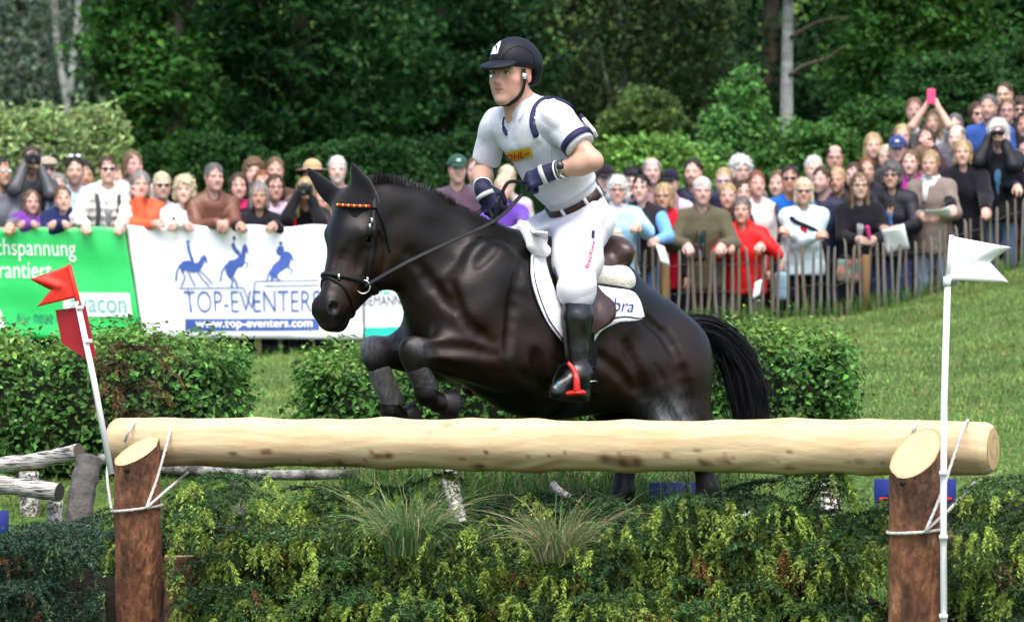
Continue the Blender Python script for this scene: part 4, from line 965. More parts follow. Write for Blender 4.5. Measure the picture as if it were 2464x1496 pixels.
mbx = MB(); mbx.tube([TOE + HU * .034 - HF * .05 - HL * .0, TOE + HU * .03 + HL * .012, TOE + HU * .012 + HF * .0 + HL * .028], .006, 6); mbx.build('boot_trim', mat('boot_blue', (.03, .16, .28), .4), b1)
# helmet
hm = SDF(RH + RR @ np.array([0, -.004, -.004]), RR); hm.ell((0, -.022, .062), (.1, .128, .104), k=.02); hm.cap((0, -.055, .02), (0, -.085, -.02), .088, .07, k=.05, flat=((1, 0, 0), 1.12))
hm.ell((0, .03, -.065), (.085, .12, .092), k=.012, op=1); hm.box((0, .06, -.1), (.2, .12, .13), .02, k=.02, op=1); hm.box((0, -.12, -.13), (.2, .12, .09), .02, k=.02, op=1)
v, f = hm.mesh(.0075); he = mk('helmet', v, f, M_HELM, rp)
pk = SDF(RH + RR @ np.array([0, -.002, -.003]), RR); pk.ell((0, .105, .038), (.086, .07, .017), k=.01, R=rot_axis((1, 0, 0), -.3)); pk.ell((0, .02, .0), (.08, .1, .05), k=.01, op=1)
v, f = pk.mesh(.006); mk('helmet_peak', v, f, M_HELM, he)
hv2, hf2 = hm.mesh(.01); HMB = BVHTree.FromPolygons([tuple(p) for p in hv2], [tuple(int(i) for i in q) for q in hf2])
bd = decal('helmet_badge', [(1184, 103), (1207, 100), (1198, 130), (1173, 133)], mat('badge_white', (.8, .8, .82), .4), HMB, he, off=.003, n=6)
decal('badge_mark', [(1192, 109), (1199, 112), (1197, 126), (1195, 116)], M_NAVY, HMB, bd, off=.0045, n=3)
for pts in ([(1205, 165), (1215, 130), (1245, 112), (1280, 130), (1290, 180)],): tape('helmet_seam', pts, .004, mat('helmet_line', (.004, .004, .006), .8), HMB, he, off=.0005)
for sx in (-1, 1):
    mbx = MB(); mbx.tube(spline([hp(sx * .075, .02, .02), hp(sx * .078, .02, -.04), hp(sx * .062, .025, -.09), hp(sx * .03, .05, -.122), hp(0, .058, -.126)], 16), .011, 8, flat=(unit(RR @ np.array([1., 0, 0])), .4)); mbx.build('chin_strap', M_STRAP, he)
mbx = MB(); mbx.box(hp(-.082, .022, -.012), (.014, .004, .012), np.stack([RR[:, 1], RR[:, 0], RR[:, 2]], 1)); mbx.build('strap_buckle', mat('buckle_silver', (.6, .62, .64), .3, metal=.5), he)
mbx = MB(); mbx.box(hp(.082, .022, -.012), (.014, .004, .012), np.stack([RR[:, 1], RR[:, 0], RR[:, 2]], 1)); mbx.build('strap_buckle', mat('buckle_silver'), he)

# ------------------------------------------------------------------ saddle and cloth
sd = thing('saddle', 'brown leather saddle with cream sheepskin pad behind the rider’s leg', 'saddle', H(1400, 640))
M_SADL = mat('saddle_leather', (.05, .024, .019), .35, vary=(12, (.03, .014, .012), .3), bump=(60, .2, .005), spec=.5)
M_FLEECE = mat('sheepskin', (.7, .66, .55), .95, vary=(40, (.6, .56, .46), .35), bump=(130, .8, .008), sheen=.4); M_FLEECEW = mat('sheepskin_white', (.82, .81, .79), .95, bump=(140, .8, .008), sheen=.4)
s = SDF(); s.cap(H(1330, 612), H(1400, 640), .075, .07, k=.06, flat=(HL, 1.5)); s.cap(H(1400, 640), H(1452, 632), .075, .085, k=.06, flat=(HL, 1.9)); s.ell(H(1462, 606), (.19, .07, .075), k=.04, R=HR @ rot_axis((1, 0, 0), .35))
s.cap(H(1455, 650, .1), H(1440, 668, .16), .05, .05, k=.04)
v, f = s.mesh(.009); mk('seat', v, f, M_SADL, sd)
def layer(name, left, right, m, off, par, th=.01, n=22, w=7, both=True, back=None):
    """a sheet lofted between two photo outlines and laid on the horse's flank, and its mirror image on the far side"""
    A = spline([(a, b, 0) for a, b in left], n)[:, :2]; B = spline([(a, b, 0) for a, b in right], n)[:, :2]; V = []; lastp = None
    for a, b in zip(A, B):
        for t in np.linspace(0, 1, w):
            p = a * (1 - t) + b * t; r = onto(p[0], p[1], off); r = H(p[0], p[1], .3) if r is None else r; V.append(r)
    V = np.array(V).reshape(n, w, 3); V[1:-1] = (V[:-2] + 2 * V[1:-1] + V[2:]) / 4
    V = V.reshape(-1, 3); I = np.arange(n * w).reshape(n, w); f = np.stack([I[:-1, :-1], I[1:, :-1], I[1:, 1:], I[:-1, 1:]], -1).reshape(-1, 4)
    for W, ff in ((V, f), (mirror(V), f[:, ::-1])):
        o = mk(name, W, ff, m, par); md = o.modifiers.new('thick', 'SOLIDIFY'); md.thickness = th; md.offset = 0
    return o, V.reshape(n, w, 3)
M_PAD = mat('saddle_cloth_white', (.8, .8, .82), .85, vary=(40, (.7, .7, .74), .3), bump=(90, .6, .006))
cl = thing('saddle_cloth', 'white saddle cloth with navy piping under the saddle', 'saddle cloth', H(1400, 700))
fr, Vf = layer('front_panel', [(1262, 556), (1276, 600), (1273, 660), (1292, 730), (1318, 780), (1348, 822)], [(1318, 560), (1312, 600), (1312, 640), (1330, 700), (1352, 750), (1366, 800)], M_PAD, .012, cl)
rr, Vr = layer('rear_panel', [(1432, 690), (1480, 698), (1515, 704), (1532, 722), (1545, 762)], [(1424, 822), (1450, 790), (1485, 776), (1515, 774), (1538, 770)], M_PAD, .012, cl, w=12)
for V, j in ((Vf, 1),):
    mbx = MB(); q = V[6:, j] + unit(np.array([0, 0, HC]) - V[10, j]) * .008; mbx.tube(q, .003, 6); mbx.build('piping', M_NAVY, cl)
mbx = MB(); q = np.vstack([Vr[:, -3], Vr[-1:, 4]]) + unit(np.array([0, 0, HC]) - Vr[10, 3]) * .009; mbx.tube(spline(q[::2], 40), .003, 6); mbx.build('piping', M_NAVY, cl)
rvv = np.array([Vr[i, j] for i in range(len(Vr)) for j in range(12)])
RBV = BVHTree.FromPolygons([tuple(p) for p in rvv], [tuple(int(x) for x in q) for q in np.stack([np.arange(264).reshape(22, 12)[:-1, :-1], np.arange(264).reshape(22, 12)[1:, :-1], np.arange(264).reshape(22, 12)[1:, 1:], np.arange(264).reshape(22, 12)[:-1, 1:]], -1).reshape(-1, 4)])
text_on('lettering', 'abra', [(1456, 716), (1527, 724), (1520, 752), (1456, 748)], mat('print_blue', (.02, .03, .16), .6), RBV, cl, off=.009, shear=.1)
layer('flap', [(1330, 610), (1328, 660), (1345, 720), (1362, 770), (1385, 800)], [(1395, 640), (1432, 702), (1468, 735), (1458, 775), (1425, 800)], M_SADL, .03, sd, th=.012, w=12)
layer('knee_block', [(1334, 600), (1330, 650), (1342, 700)], [(1352, 600), (1350, 650), (1362, 700)], M_SADL, .05, sd, th=.03)
s = SDF(); s.cap(H(1425, 666, .18), H(1490, 676, .16), .052, .062, k=.03); s.cap(H(1492, 676, .14), H(1490, 676, -.1), .06, .06, k=.04); v, f = s.mesh(.009, wrinkle(.001, 5, 1)); mk('sheepskin_pad', v, f, M_FLEECE, sd)
s = SDF(); s.cap(H(1262, 548, .02), H(1290, 590, .18), .03, .034, k=.04); s.cap(H(1262, 548, -.02), mirror(H(1290, 590, .18)), .03, .034, k=.04); s.cap(H(1290, 590, .18), H(1312, 604, .22), .032, .026, k=.03); v, f = s.mesh(.009, wrinkle(.0012, 5, 4)); mk('wither_sheepskin', v, f, M_FLEECEW, sd)
# girth, stirrup leather and stirrup
gq = []
for a in np.linspace(-.2, math.pi + .2, 40):
    c = H(1330, 800); d = HL * math.cos(a) - HU * math.sin(a); r = HB.ray_cast(Vector(c + d * .9 - HF * (.0)), Vector(-d)); gq.append(np.array(r[0]) + d * .008 if r[0] is not None else c + d * .35)
mbx = MB(); mbx.tube(np.array(gq), .04, 8, flat=(HF, 1.0)) if False else None
V = []; 
for p in gq: V += [p - HF * .045, p + HF * .045]
I = np.arange(len(V)).reshape(-1, 2); fq = np.stack([I[:-1, 0], I[:-1, 1], I[1:, 1], I[1:, 0]], 1); o = mk('girth', np.array(V), fq, M_STRAP, sd); md = o.modifiers.new('t', 'SOLIDIFY'); md.thickness = .012
def stirrup(side):
    g = (lambda p: p) if side > 0 else mirror
    st = thing('stirrup', 'red stirrup iron under the rider’s black boot' if side > 0 else 'red stirrup iron on the far side of the horse', 'stirrup', g(H(1365, 900, .37)))
    top = H(1366, 872, .37); a = H(1331, 952, .33); b = H(1388, 944, .43); w1 = H(1386, 905, .43); w2 = H(1330, 905, .34)
    mbx = MB(); mbx.tube(spline([g(p) for p in (top, H(1381, 890, .40), H(1387, 912, .43), b)], 14), np.linspace(.009, .016, 14), 8); mbx.build('arch', mat('stirrup_red', (.55, .02, .012), .35, spec=.5), st)
    mbx = MB(); mbx.tube(spline([g(p) for p in (top, H(1347, 885, .33), H(1332, 915, .31), a)], 14), .006, 8); mbx.build('rubber_band', M_STRAP, st)
    s = SDF(); s.cap(g(a), g(b), .017, .017, k=.01, flat=((0, 0, 1), .6)); s.cap(g(a) - HF * .03, g(b) - HF * .03, .015, .015, k=.02, flat=((0, 0, 1), .6)); v, f = s.mesh(.006); mk('tread', v, f, mat('stirrup_red'), st)
    mbx = MB(); mbx.tube(spline([g(p) for p in (H(1378, 690, .3), H(1360, 780, .36), H(1364, 850, .385), top)], 14), .011, 6, flat=(HL, .25)); mbx.build('stirrup_leather', M_STRAP, st)
stirrup(1); stirrup(-1)
# ------------------------------------------------------------------ advertising banners on the rail
BY = 28.5
def sag(x, z0, z1, z, ph):
    return .018 * np.sin(x * 3.3 + ph) * (z - z0) / (z1 - z0) + .012 * np.sin(x * 9 + z * 5 + ph) * np.abs(np.sin(x * 1.7 + ph)) + .01 * np.sin(z * 14 + x * 2 + ph) * .6
def bz(py, Y=BY): return HC + (748 - py) / F * Y
def bx(px, Y=BY): return (px - 1232) / F * Y
def banner(name, label, c, m, ph, Y=BY):
    """c: four photo corners tl, tr, br, bl"""
    t = thing(name, label, 'banner', P((c[2][0] + c[3][0]) / 2, (c[2][1] + c[3][1]) / 2, Y), 'advertising banners along the left fence')
    q = np.array(c, float); nx_, nz_ = max(8, int(abs(q[1, 0] - q[0, 0]) / 8)), 26
    z0, z1 = bz(q[2, 1], Y), bz(q[0, 1], Y); V = []
    for i in range(nz_ + 1):
        for j in range(nx_ + 1):
            a, b = i / nz_, j / nx_; p = q[0] * (1 - b) * (1 - a) + q[1] * b * (1 - a) + q[2] * a * b + q[3] * a * (1 - b)
            w = P(p[0], p[1], Y); w[2] += .012 * math.sin(b * nx_ * .33 + ph) * (1 - a); w[1] += sag(w[0], z0, z1, w[2], ph); V.append(w)
    I = np.arange((nx_ + 1) * (nz_ + 1)).reshape(nz_ + 1, nx_ + 1); f = np.stack([I[:-1, :-1], I[1:, :-1], I[1:, 1:], I[:-1, 1:]], -1).reshape(-1, 4)
    o = mk('sheet', np.array(V), f, m, t); md = o.modifiers.new('t', 'SOLIDIFY'); md.thickness = .003; md.offset = -1
    def lay(v2, name, f, mt, off=.005):
        """v2 photo positions -> on the sheet"""
        w = np.array([P(x, y, Y) for x, y in v2]); w[:, 1] += sag(w[:, 0], z0, z1, w[:, 2], ph) - off; return mk(name, w, f, mt, t, smooth=False)
    return t, lay
def fine(poly, step=9):
    """densify a polygon so that it follows the sheet: returns fan-free grid of quads for axis-like quads"""
    q = np.array(poly, float); n = max(2, int(np.abs(q[1] - q[0]).max() / step)); m = max(2, int(np.abs(q[3] - q[0]).max() / step)); V = []
    for i in range(m + 1):
        for j in range(n + 1): a, b = i / m, j / n; V.append(q[0] * (1 - b) * (1 - a) + q[1] * b * (1 - a) + q[2] * a * b + q[3] * a * (1 - b))
    I = np.arange((m + 1) * (n + 1)).reshape(m + 1, n + 1); return np.array(V), np.stack([I[:-1, :-1], I[1:, :-1], I[1:, 1:], I[:-1, 1:]], -1).reshape(-1, 4)
def txt(lay, s, q, m, off=.007, shear=0., bold=0., name='lettering'):
    v, f = text_mesh(s, shear, bold); q = np.array(q, float); b, a = v[:, 0:1], 1 - v[:, 1:2]
    return lay(q[0] * (1 - b) * (1 - a) + q[1] * b * (1 - a) + q[2] * a * b + q[3] * a * (1 - b), name, f, m, off)
M_PRW = mat('print_white', (.82, .84, .84), .5); M_PRB = mat('print_logo_blue', (.045, .095, .34), .5); M_TEAL = mat('print_teal', (.02, .52, .42), .5)
def vinyl(name, col): return mat(name, col, .38, vary=(3, tuple(x * .93 for x in col), .3), bump=(5, .25, .03), spec=.4)
g, lay = banner('banner', 'green banner with white lettering hung on the fence at the left', [(-260, 548), (300, 548), (345, 822), (-260, 800)], vinyl('vinyl_green', (.03, .56, .13)), .4)
txt(lay, 'Hochspannung', [(-62, 572), (180, 577), (184, 630), (-62, 626)], M_PRW); txt(lay, 'garantiert', [(-40, 630), (124, 632), (126, 684), (-40, 680)], M_PRW)
v, f = fine([(150, 704), (311, 705), (320, 762), (155, 760)]); lay(v, 'white_band', f, M_PRW, .005)
txt(lay, 'avacon', [(168, 718), (303, 722), (306, 754), (170, 750)], mat('print_green', (.1, .42, .36), .5), .008); 
for w_, x0, x1 in (('Netze', -60, -2), ('ze', -2, 14), ('für', 24, 58), ('neue', 66, 112), ('Energie', 120, 182)):
    if w_ != 'ze': txt(lay, w_, [(x0 + 16, 754 + x0 * .02), (x1 + 16, 754 + x1 * .02), (x1 + 16, 776 + x1 * .02), (x0 + 16, 776 + x0 * .02)], mat('print_darkgreen', (.02, .17, .13), .5), .007)
v, f = fine([(-90, 735), (0, 742), (14, 790), (-90, 785)]); lay(v, 'white_corner', f, M_PRW, .005)
g, lay = banner('banner', 'white banner with blue horse and rider logos and large blue lettering', [(303, 545), (872, 543), (874, 816), (346, 812)], vinyl('vinyl_white', (.8, .82, .85)), 1.7)
txt(lay, 'TOP-EVENTERS', [(442, 700), (770, 698), (770, 750), (446, 752)], M_PRB, bold=-.012)
v, f = fine([(446, 767), (768, 766), (768, 794), (446, 796)]); lay(v, 'address_bar', f, M_PRB, .005); txt(lay, 'www.top-eventers.com', [(470, 770), (752, 769), (752, 793), (472, 795)], M_PRW, .009, bold=.02)
def line(pts, w, lay=None):
    V = []; f = []
    p = np.array(pts, float); d = np.gradient(p, axis=0); d /= np.linalg.norm(d, axis=1)[:, None]; n_ = np.stack([-d[:, 1], d[:, 0]], 1)
    for a, b in zip(p, n_): V += [a - b * w / 2, a + b * w / 2]
    for i in range(len(p) - 1): f.append((2 * i, 2 * i + 1, 2 * i + 3, 2 * i + 2))
    return np.array(V), f
def pline(a, b, w=2.4):
    v, f = line([np.array(a) * (1 - t) + np.array(b) * t for t in np.linspace(0, 1, max(3, int(abs(b[0] - a[0]) / 12) + 2))], w); lay(v, 'logo_line', f, M_PRB, .006)
for a, b in (((430, 694), (585, 692)), ((585, 692), (606, 742)), ((606, 742), (614, 676)), ((614, 676), (766, 674)), ((636, 688), (766, 686)), ((452, 695), (462, 750))): pline(a, b)
def blob(name, polys, off=.006):
    """logo silhouettes: several outlines triangulated by ear clipping"""
    from mathutils.geometry import tessellate_polygon
    V = []; Fc = []
    for p in polys:
        tri = tessellate_polygon([[Vector((x, y, 0)) for x, y in p]]); n0 = len(V); V += p; Fc += [tuple(i + n0 for i in t) for t in tri]
    lay(np.array(V, float), name, Fc, M_PRB, off)
def legs(l, w=3.5):
    return [[tuple(q) for q in np.vstack([line(p, w_)[0][0::2], line(p, w_)[0][1::2][::-1]])] for p, w_ in l]
# dressage horse and rider
blob('logo_silhouette', [[(432, 640), (440, 628), (455, 626), (468, 634), (478, 630), (484, 618), (492, 612), (498, 618), (501, 636), (494, 628), (488, 640), (482, 652), (466, 656), (448, 650), (438, 656)],
     [(450, 588), (456, 588), (459, 604), (466, 622), (470, 634), (462, 636), (456, 616), (451, 602)], [(449, 578), (456, 578), (456, 587), (449, 587)]] + legs([([(438, 648), (446, 668), (436, 690)], 3), ([(452, 652), (462, 672), (470, 688)], 3), ([(474, 650), (486, 670), (504, 688)], 3), ([(478, 648), (494, 662), (512, 684)], 3), ([(434, 636), (426, 654), (424, 676)], 4)]))
# cross-country horse and rider
blob('logo_silhouette', [[(541, 640), (552, 626), (566, 624), (580, 612), (584, 592), (590, 586), (596, 596), (598, 612), (592, 604), (590, 622), (586, 640), (572, 644), (562, 664), (550, 668), (544, 656)],
     [(556, 590), (562, 580), (568, 596), (578, 606), (580, 618), (570, 612), (562, 602)], [(560, 568), (567, 568), (567, 578), (560, 578)]] + legs([([(550, 660), (560, 676), (556, 692)], 4), ([(556, 660), (568, 678), (572, 692)], 4), ([(582, 628), (598, 634), (592, 644)], 3), ([(545, 636), (534, 654), (530, 676)], 4)]))
# show-jumping horse and rider
blob('logo_silhouette', [[(648, 654), (658, 636), (670, 626), (682, 606), (692, 604), (702, 612), (708, 632), (700, 622), (696, 640), (684, 648), (672, 656), (664, 670), (652, 668)],
     [(664, 604), (670, 592), (682, 592), (684, 606), (678, 618), (668, 612)], [(672, 581), (679, 581), (679, 590), (672, 590)]] + legs([([(656, 662), (654, 674), (652, 676)], 5), ([(664, 662), (670, 672), (674, 676)], 5), ([(690, 640), (704, 650), (698, 660)], 4), ([(650, 650), (645, 664), (643, 676)], 4)]))
g, lay = banner('banner', 'white banner with teal stripe and letters seen under the horse’s chin', [(876, 545), (1478, 545), (1478, 800), (878, 812)], vinyl('vinyl_white2', (.79, .82, .84)), 3.1)
txt(lay, 'NL', [(896, 672), (938, 672), (938, 706), (896, 706)], M_TEAL); txt(lay, 'NIEMANN-LAGER', [(866, 712), (1040, 708), (1040, 732), (866, 736)], mat('print_dark', (.05, .07, .1), .5)); txt(lay, 'INDUSTRIEREINIGUNG', [(870, 738), (1040, 734), (1040, 744), (870, 748)], mat('print_grey', (.4, .42, .46), .5), bold=-.02)
v, f = fine([(878, 788), (1478, 778), (1478, 800), (878, 810)]); lay(v, 'teal_stripe', f, M_TEAL, .005); v, f = fine([(1440, 552), (1476, 552), (1476, 574), (1440, 574)]); lay(v, 'teal_corner', f, M_TEAL, .005)
# rail and posts that carry the banners
M_WOOD = mat('fence_wood_pale', (.45, .34, .19), .8, vary=(9, (.33, .24, .13), .3), bump=(30, .4, .01), stretch=(1, 1, .2))
rl = thing('banner_rail', 'pale wooden rail on posts carrying the banners in front of the spectators', 'fence', (bx(600), BY + .06, float(ground(bx(600), BY))))
mb = MB(); mb.box((bx(600), BY + .055, bz(553)), (bx(1478) - bx(1000) + 1.35, .02, .025)); mb.build('rail', M_WOOD, rl)
for px in (-180, 40, 330, 620, 875, 1180, 1470):
    x = bx(px); g_ = float(ground(x, BY)); mb = MB(); mb.box((x, BY + .095, (g_ - .1 + bz(556)) / 2), (.025, .02, (bz(556) - g_ + .1) / 2)); mb.build('post', M_WOOD, rl)
# pale trestle at the end of the banners
tr = thing('wooden_trestle', 'pale wooden trestle frame at the end of the banner fence behind the saddle', 'trestle', P(1500, 760, 28.3))
mb = MB(); a, b = P(1492, 575, 28.3), P(1524, 760, 28.2); mb.tube([a, b], .024, 4); mb.build('leg', M_WOOD, tr)
mb = MB(); a, b = P(1486, 575, 28.36), P(1470, 770, 28.44); mb.tube([a, b], .024, 4); mb.build('leg', M_WOOD, tr)
mb = MB(); mb.box(P(1483, 572, 28.3), (.055, .09, .03)); mb.build('top_rail', M_WOOD, tr)
mb = MB(); mb.box(P(1476, 556, 28.35), (.06, .05, .02)); mb.build('white_cover', mat('print_white'), tr)

# ------------------------------------------------------------------ chestnut paling fence
M_PALE = mat('paling_wood', (.19, .172, .148), .9, vary=(8, (.11, .1, .085), .3), bump=(26, .7, .015), stretch=(1, 1, .12))
M_PALE2 = mat('paling_wood_brown', (.17, .135, .095), .9, vary=(8, (.11, .09, .065), .3), bump=(26, .7, .015), stretch=(1, 1, .12))
pf = thing('paling_fence', 'rustic fence of split wooden pales wired together in front of the right-hand crowd', 'fence', P(1980, 760, 29))
def fy(px): X = 0; Y = 24.5
def fence_pt(px):
    Y = 28.5
    for _ in range(4): X = (px - 1232) / F * Y; Y = float(fence_y(X))
    return X, Y
topy = lambda px: np.interp(px, [1500, 1900, 2024, 2114, 2207, 2249, 2300, 2357, 2399, 2441, 2520, 2700], [600, 596, 580, 582, 579, 561, 533, 511, 495, 474, 435, 345])
px = 1512; i = 0; wires = [[], [], []]
while px < 2600:
    X, Y = fence_pt(px); zt = HC + (748 - topy(px) + RNG.normal() * 5) / F * Y; zb = float(ground(X, Y)) - .12
    ln = RNG.normal() * .009; n = 7; t = np.linspace(0, 1, n); bow = RNG.normal() * .012
    pts = np.stack([X - ln * 1.4 + ln * 2.8 * t + bow * np.sin(t * math.pi), Y + RNG.normal(size=n) * .003, zb + (zt - zb) * t], 1)
    rr_ = np.array([.017, .0175, .017, .0165, .016, .0145, .004]) * RNG.uniform(.7, 1.05); pts[-2, 2] = zt - .035
    mb = MB(); mb.tube(pts, rr_, 6); mb.build('pale', M_PALE if RNG.uniform() < .7 else M_PALE2, pf)
    for w_, fz in zip(wires, (.12, .45, .8)): w_.append((X, Y - .019, zb + .12 + (zt - zb - .12) * fz))
    px += RNG.uniform(16, 23); i += 1
for w_ in wires:
    mb = MB(); mb.tube(w_, .0022, 5); mb.build('wire', mat('wire', (.12, .12, .12), .5, metal=.7), pf)
for px in (2082, 2540, 1600):
    X, Y = fence_pt(px); zb = float(ground(X, Y)) - .2; zt = HC + (748 - (topy(px) + 32)) / F * Y; mb = MB(); mb.tube([(X, Y - .05, zb), (X, Y - .05, zt - .01), (X, Y - .05, zt)], [.036, .035, .03], 10); mb.build('post', mat('post_brown', (.22, .13, .055), .85, vary=(6, (.14, .08, .04), .3), bump=(20, .4, .01), stretch=(1, 1, .15)), pf)
# ------------------------------------------------------------------ the spectators
HC_ = dict(blond=(.42, .31, .15), pale=(.62, .54, .36), white=(.66, .65, .63), grey=(.27, .26, .25), dgrey=(.12, .115, .11), brown=(.065, .038, .021), dbrown=(.025, .016, .011), black=(.009, .008, .009), red=(.2, .075, .03), lbrown=(.16, .1, .052))
def hair_mat(c): return mat('hair_%s' % c, HC_[c], .55, vary=(45, tuple(x * .5 for x in HC_[c]), .3), bump=(70, .9, .012), stretch=(1, 1, .3), spec=.3)
RAILZ = {}
def rail_top(px):
    if px < 1490: return bz(549), BY
    X, Y = fence_pt(px); return HC + (748 - topy(px)) / F * Y, Y
def hair_sdf(style, O, R, k):
    s = SDF(O, R)
    def e(c, r, kk=.02, op=0): s.ell(np.array(c) * k, np.array(r if np.ndim(r) else [r] * 3) * k, k=kk, op=op)
    def c(a, b, ra, rb=None, kk=.03, op=0, flat=None): s.cap(np.array(a) * k, np.array(b) * k, ra * k, (ra if rb is None else rb) * k, k=kk, op=op, flat=flat)
    big = style in ('curly', 'wild')
    if style == 'wild': e((0, -.02, .055), (.105, .115, .095))
    elif style == 'curly': e((0, -.015, .048), (.094, .112, .094))
    else: e((0, -.021, .041), (.0795, .1, .0885))
    if style in ('bob', 'long', 'bangs', 'curly', 'wild'):
        zb = -.1 if style != 'long' else -.24
        if big: zb = -.06
        for x in (1, -1): c((x * .06, -.012, .02), (x * .072, .0 if style != 'long' else .02, zb), .034 + .01 * big, .026 + .016 * big)
        c((0, -.06, .01), (0, -.062, zb), .06, .06, flat=((1, 0, 0), 1.3))
    elif style == 'tied': e((0, -.115, .03), .034); c((0, -.05, .0), (0, -.055, -.05), .06, .045)
    elif style == 'pony': c((0, -.1, .02), (.03, -.1, -.16), .03, .018); c((0, -.05, .0), (0, -.055, -.05), .06, .045)
    else: c((0, -.055, .0), (0, -.058, -.055), .06, .05, flat=((1, 0, 0), 1.15))
    top = {'bangs': .022, 'tied': .07, 'pony': .068, 'balding': .09, 'short': .066}.get(style, .056)
    e((0, .1, top - .095), (.064, .075, .095), .012, 1)
    if style in ('short', 'balding', 'tied', 'pony'):
        for x in (1, -1): e((x * .085, .035, -.04), (.04, .045, .06), .01, 1); e((x * .085, -.012, -.01), (.022, .022, .034), .008, 1)
    if style == 'balding': e((0, .03, .125), (.066, .1, .06), .015, 1)
    return s
def lens_pair(name, O, R, k, m, par, w=.021, h=.016, frame_m=None):
    mb = MB()
    for x in (1, -1):
        v, f = ico((0, 0, 0), np.array([w, .004, h]) * k, 12, 8); mb.add(v @ np.asarray(R).T + (O + R @ np.array([x * .032, .099 - .002, -.001]) * k), f)
        a, b = O + R @ np.array([x * .05, .092, .004]) * k, O + R @ np.array([x * .08, -.005, .004]) * k; mb.tube([a, b], .0028, 5)
    mb.tube([O + R @ np.array([-.014, .104, .004]) * k, O + R @ np.array([.014, .104, .004]) * k], .003, 5)
    return mb.build(name, m, par)
def rims(O, R, k, par):
    mb = MB()
    for x in (1, -1):
        a = np.linspace(0, 2 * math.pi, 16); mb.tube([O + R @ np.array([x * .031 + .02 * math.cos(t), .1, -.001 + .015 * math.sin(t)]) * k for t in a], .0022, 5, caps=False)
        mb.tube([O + R @ np.array([x * .05, .092, .004]) * k, O + R @ np.array([x * .08, -.005, .004]) * k], .002, 5)
    mb.tube([O + R @ np.array([-.012, .102, .002]) * k, O + R @ np.array([.012, .102, .002]) * k], .0022, 5); return mb.build('glasses', mat('rim_dark', (.03, .025, .025), .4), par)
M_SHADE = mat('dark_lens', (.008, .007, .008), .12, spec=.6)
PEOPLE = {}
def person(key, px, py, d, label, hair=('short', 'brown'), top=((.1, .1, .1), 'cloth'), pose='down', skin=0, fem=False, ex=(), yaw=None, child=False, inner=None, legs_c=(.03, .035, .06), tiltz=0., sleeve=1.0, lean=.08, long_coat=False, face=True, beard=None, roll=0.):
    rz, fyy = rail_top(px); Y = fyy + d; k = (.98 if not fem else .94) * (.9 if child else 1.0); q = (1.0 if not fem else .93) * (.74 if child else 1.0)
    hz = .128 if hair[0] not in ('wild', 'curly') else .14
    if 'cap' in [e[0] for e in ex] or 'hat' in [e[0] for e in ex] : hz = .135
    top_p = P(px, py, Y); HD_ = top_p - np.array([0, 0, hz * k])
    tgt = np.array([-.25, 14.0]); to = unit(np.array([tgt[0] - HD_[0], tgt[1] - HD_[1]])); ang = math.atan2(to[1], to[0])
    ya = ang + math.radians(RNG.normal() * 7 if yaw is None else yaw)
    hf_ = np.array([math.cos(ya), math.sin(ya), tiltz]); R = frame(hf_)
    if roll: R = R @ rot_axis((0, 1, 0), roll)
    yb = ang + math.radians((RNG.normal() * 6 if yaw is None else yaw * .6)); bf = np.array([math.cos(yb), math.sin(yb), 0]); Bm = frame(bf)
    L = lambda a, b, c: HD_ + Bm @ (np.array([a, b, c]) * q)
    gz = float(ground(HD_[0], Y)); front = d < .5
    N = L(0, -.045, -.19); C = L(0, -.05 - lean * .3, -.37); Pv = L(0, -.05 - lean, -.70); Pv[2] = max(Pv[2], gz + .45)
    S = {x: L(x * (.168 if not fem else .158), -.05 - lean * .1, -.24) for x in (1, -1)}
    rt = np.array([0, fyy - .02, rz + .035])
    def tg(x):
        if pose == 'rail': w = np.array([HD_[0] + Bm[0, 0] * x * .15, rt[1], rt[2]])
        elif pose == 'clasp': w = np.array([HD_[0] + (.1 if px < 900 else -.06) + x * .035 * Bm[0, 0], rt[1] - .02, rt[2] + .01])
        elif pose == 'lean': w = np.array([HD_[0] + x * -.03 * Bm[0, 0], rt[1], rt[2] + .01])
        elif pose == 'cross': return L(-x * .12, .17 + .025 * x, -.42 - .015 * x)
        elif pose == 'camera': return L(x * .062, .135, -.045 + (.01 if x > 0 else -.03))
        elif pose == 'up': return L(x * .055, .1, .16)
        elif pose == 'paper': return L(x * .085 - .05, .30, -.52)
        elif pose == 'chin': return L(.035, .125, -.135) if x < 0 else np.array([HD_[0] + .14, rt[1], rt[2]])
        elif pose == 'binos': return L(x * .05, .25, -.55)
        elif pose == 'reach': return L(-.2, .34, -.5) if x < 0 else L(.24, .1, -.75)
        else: return L(x * .235, .06, -.78)
        return w
    Wp = {}; El = {}
    for x in (1, -1):
        t = tg(x); r_ = .54 * q; v_ = t - S[x]; n_ = np.linalg.norm(v_); t = S[x] + v_ / n_ * min(n_, r_); pole = Bm @ np.array([x * .45, -.05, -1.]) if pose in ('camera', 'up') else Bm @ np.array([x * .55, -.5, -.5])
        El[x] = ik(S[x], t, .285 * q, .265 * q, pole); Wp[x] = t
    # body: head, neck, hands and the limbs inside the clothes, one surface
    b = SDF(); head_sdf(b, HD_, R, k, fem=fem, nose=RNG.uniform(.85, 1.25), jaw=RNG.uniform(.92, 1.1) * (.93 if fem else 1.0))
    b.cap(HD_ + R @ np.array([0, -.04, -.11]) * k, N, .05 * k, .052 * k, k=.03); b.cap(N, C, .05, .03, k=.03); b.cap(C, C + (Pv - C) * .3, .03, .03, k=.03); b.cap(S[1], S[-1], .022, .022, k=.03)
    fa = sleeve < .9
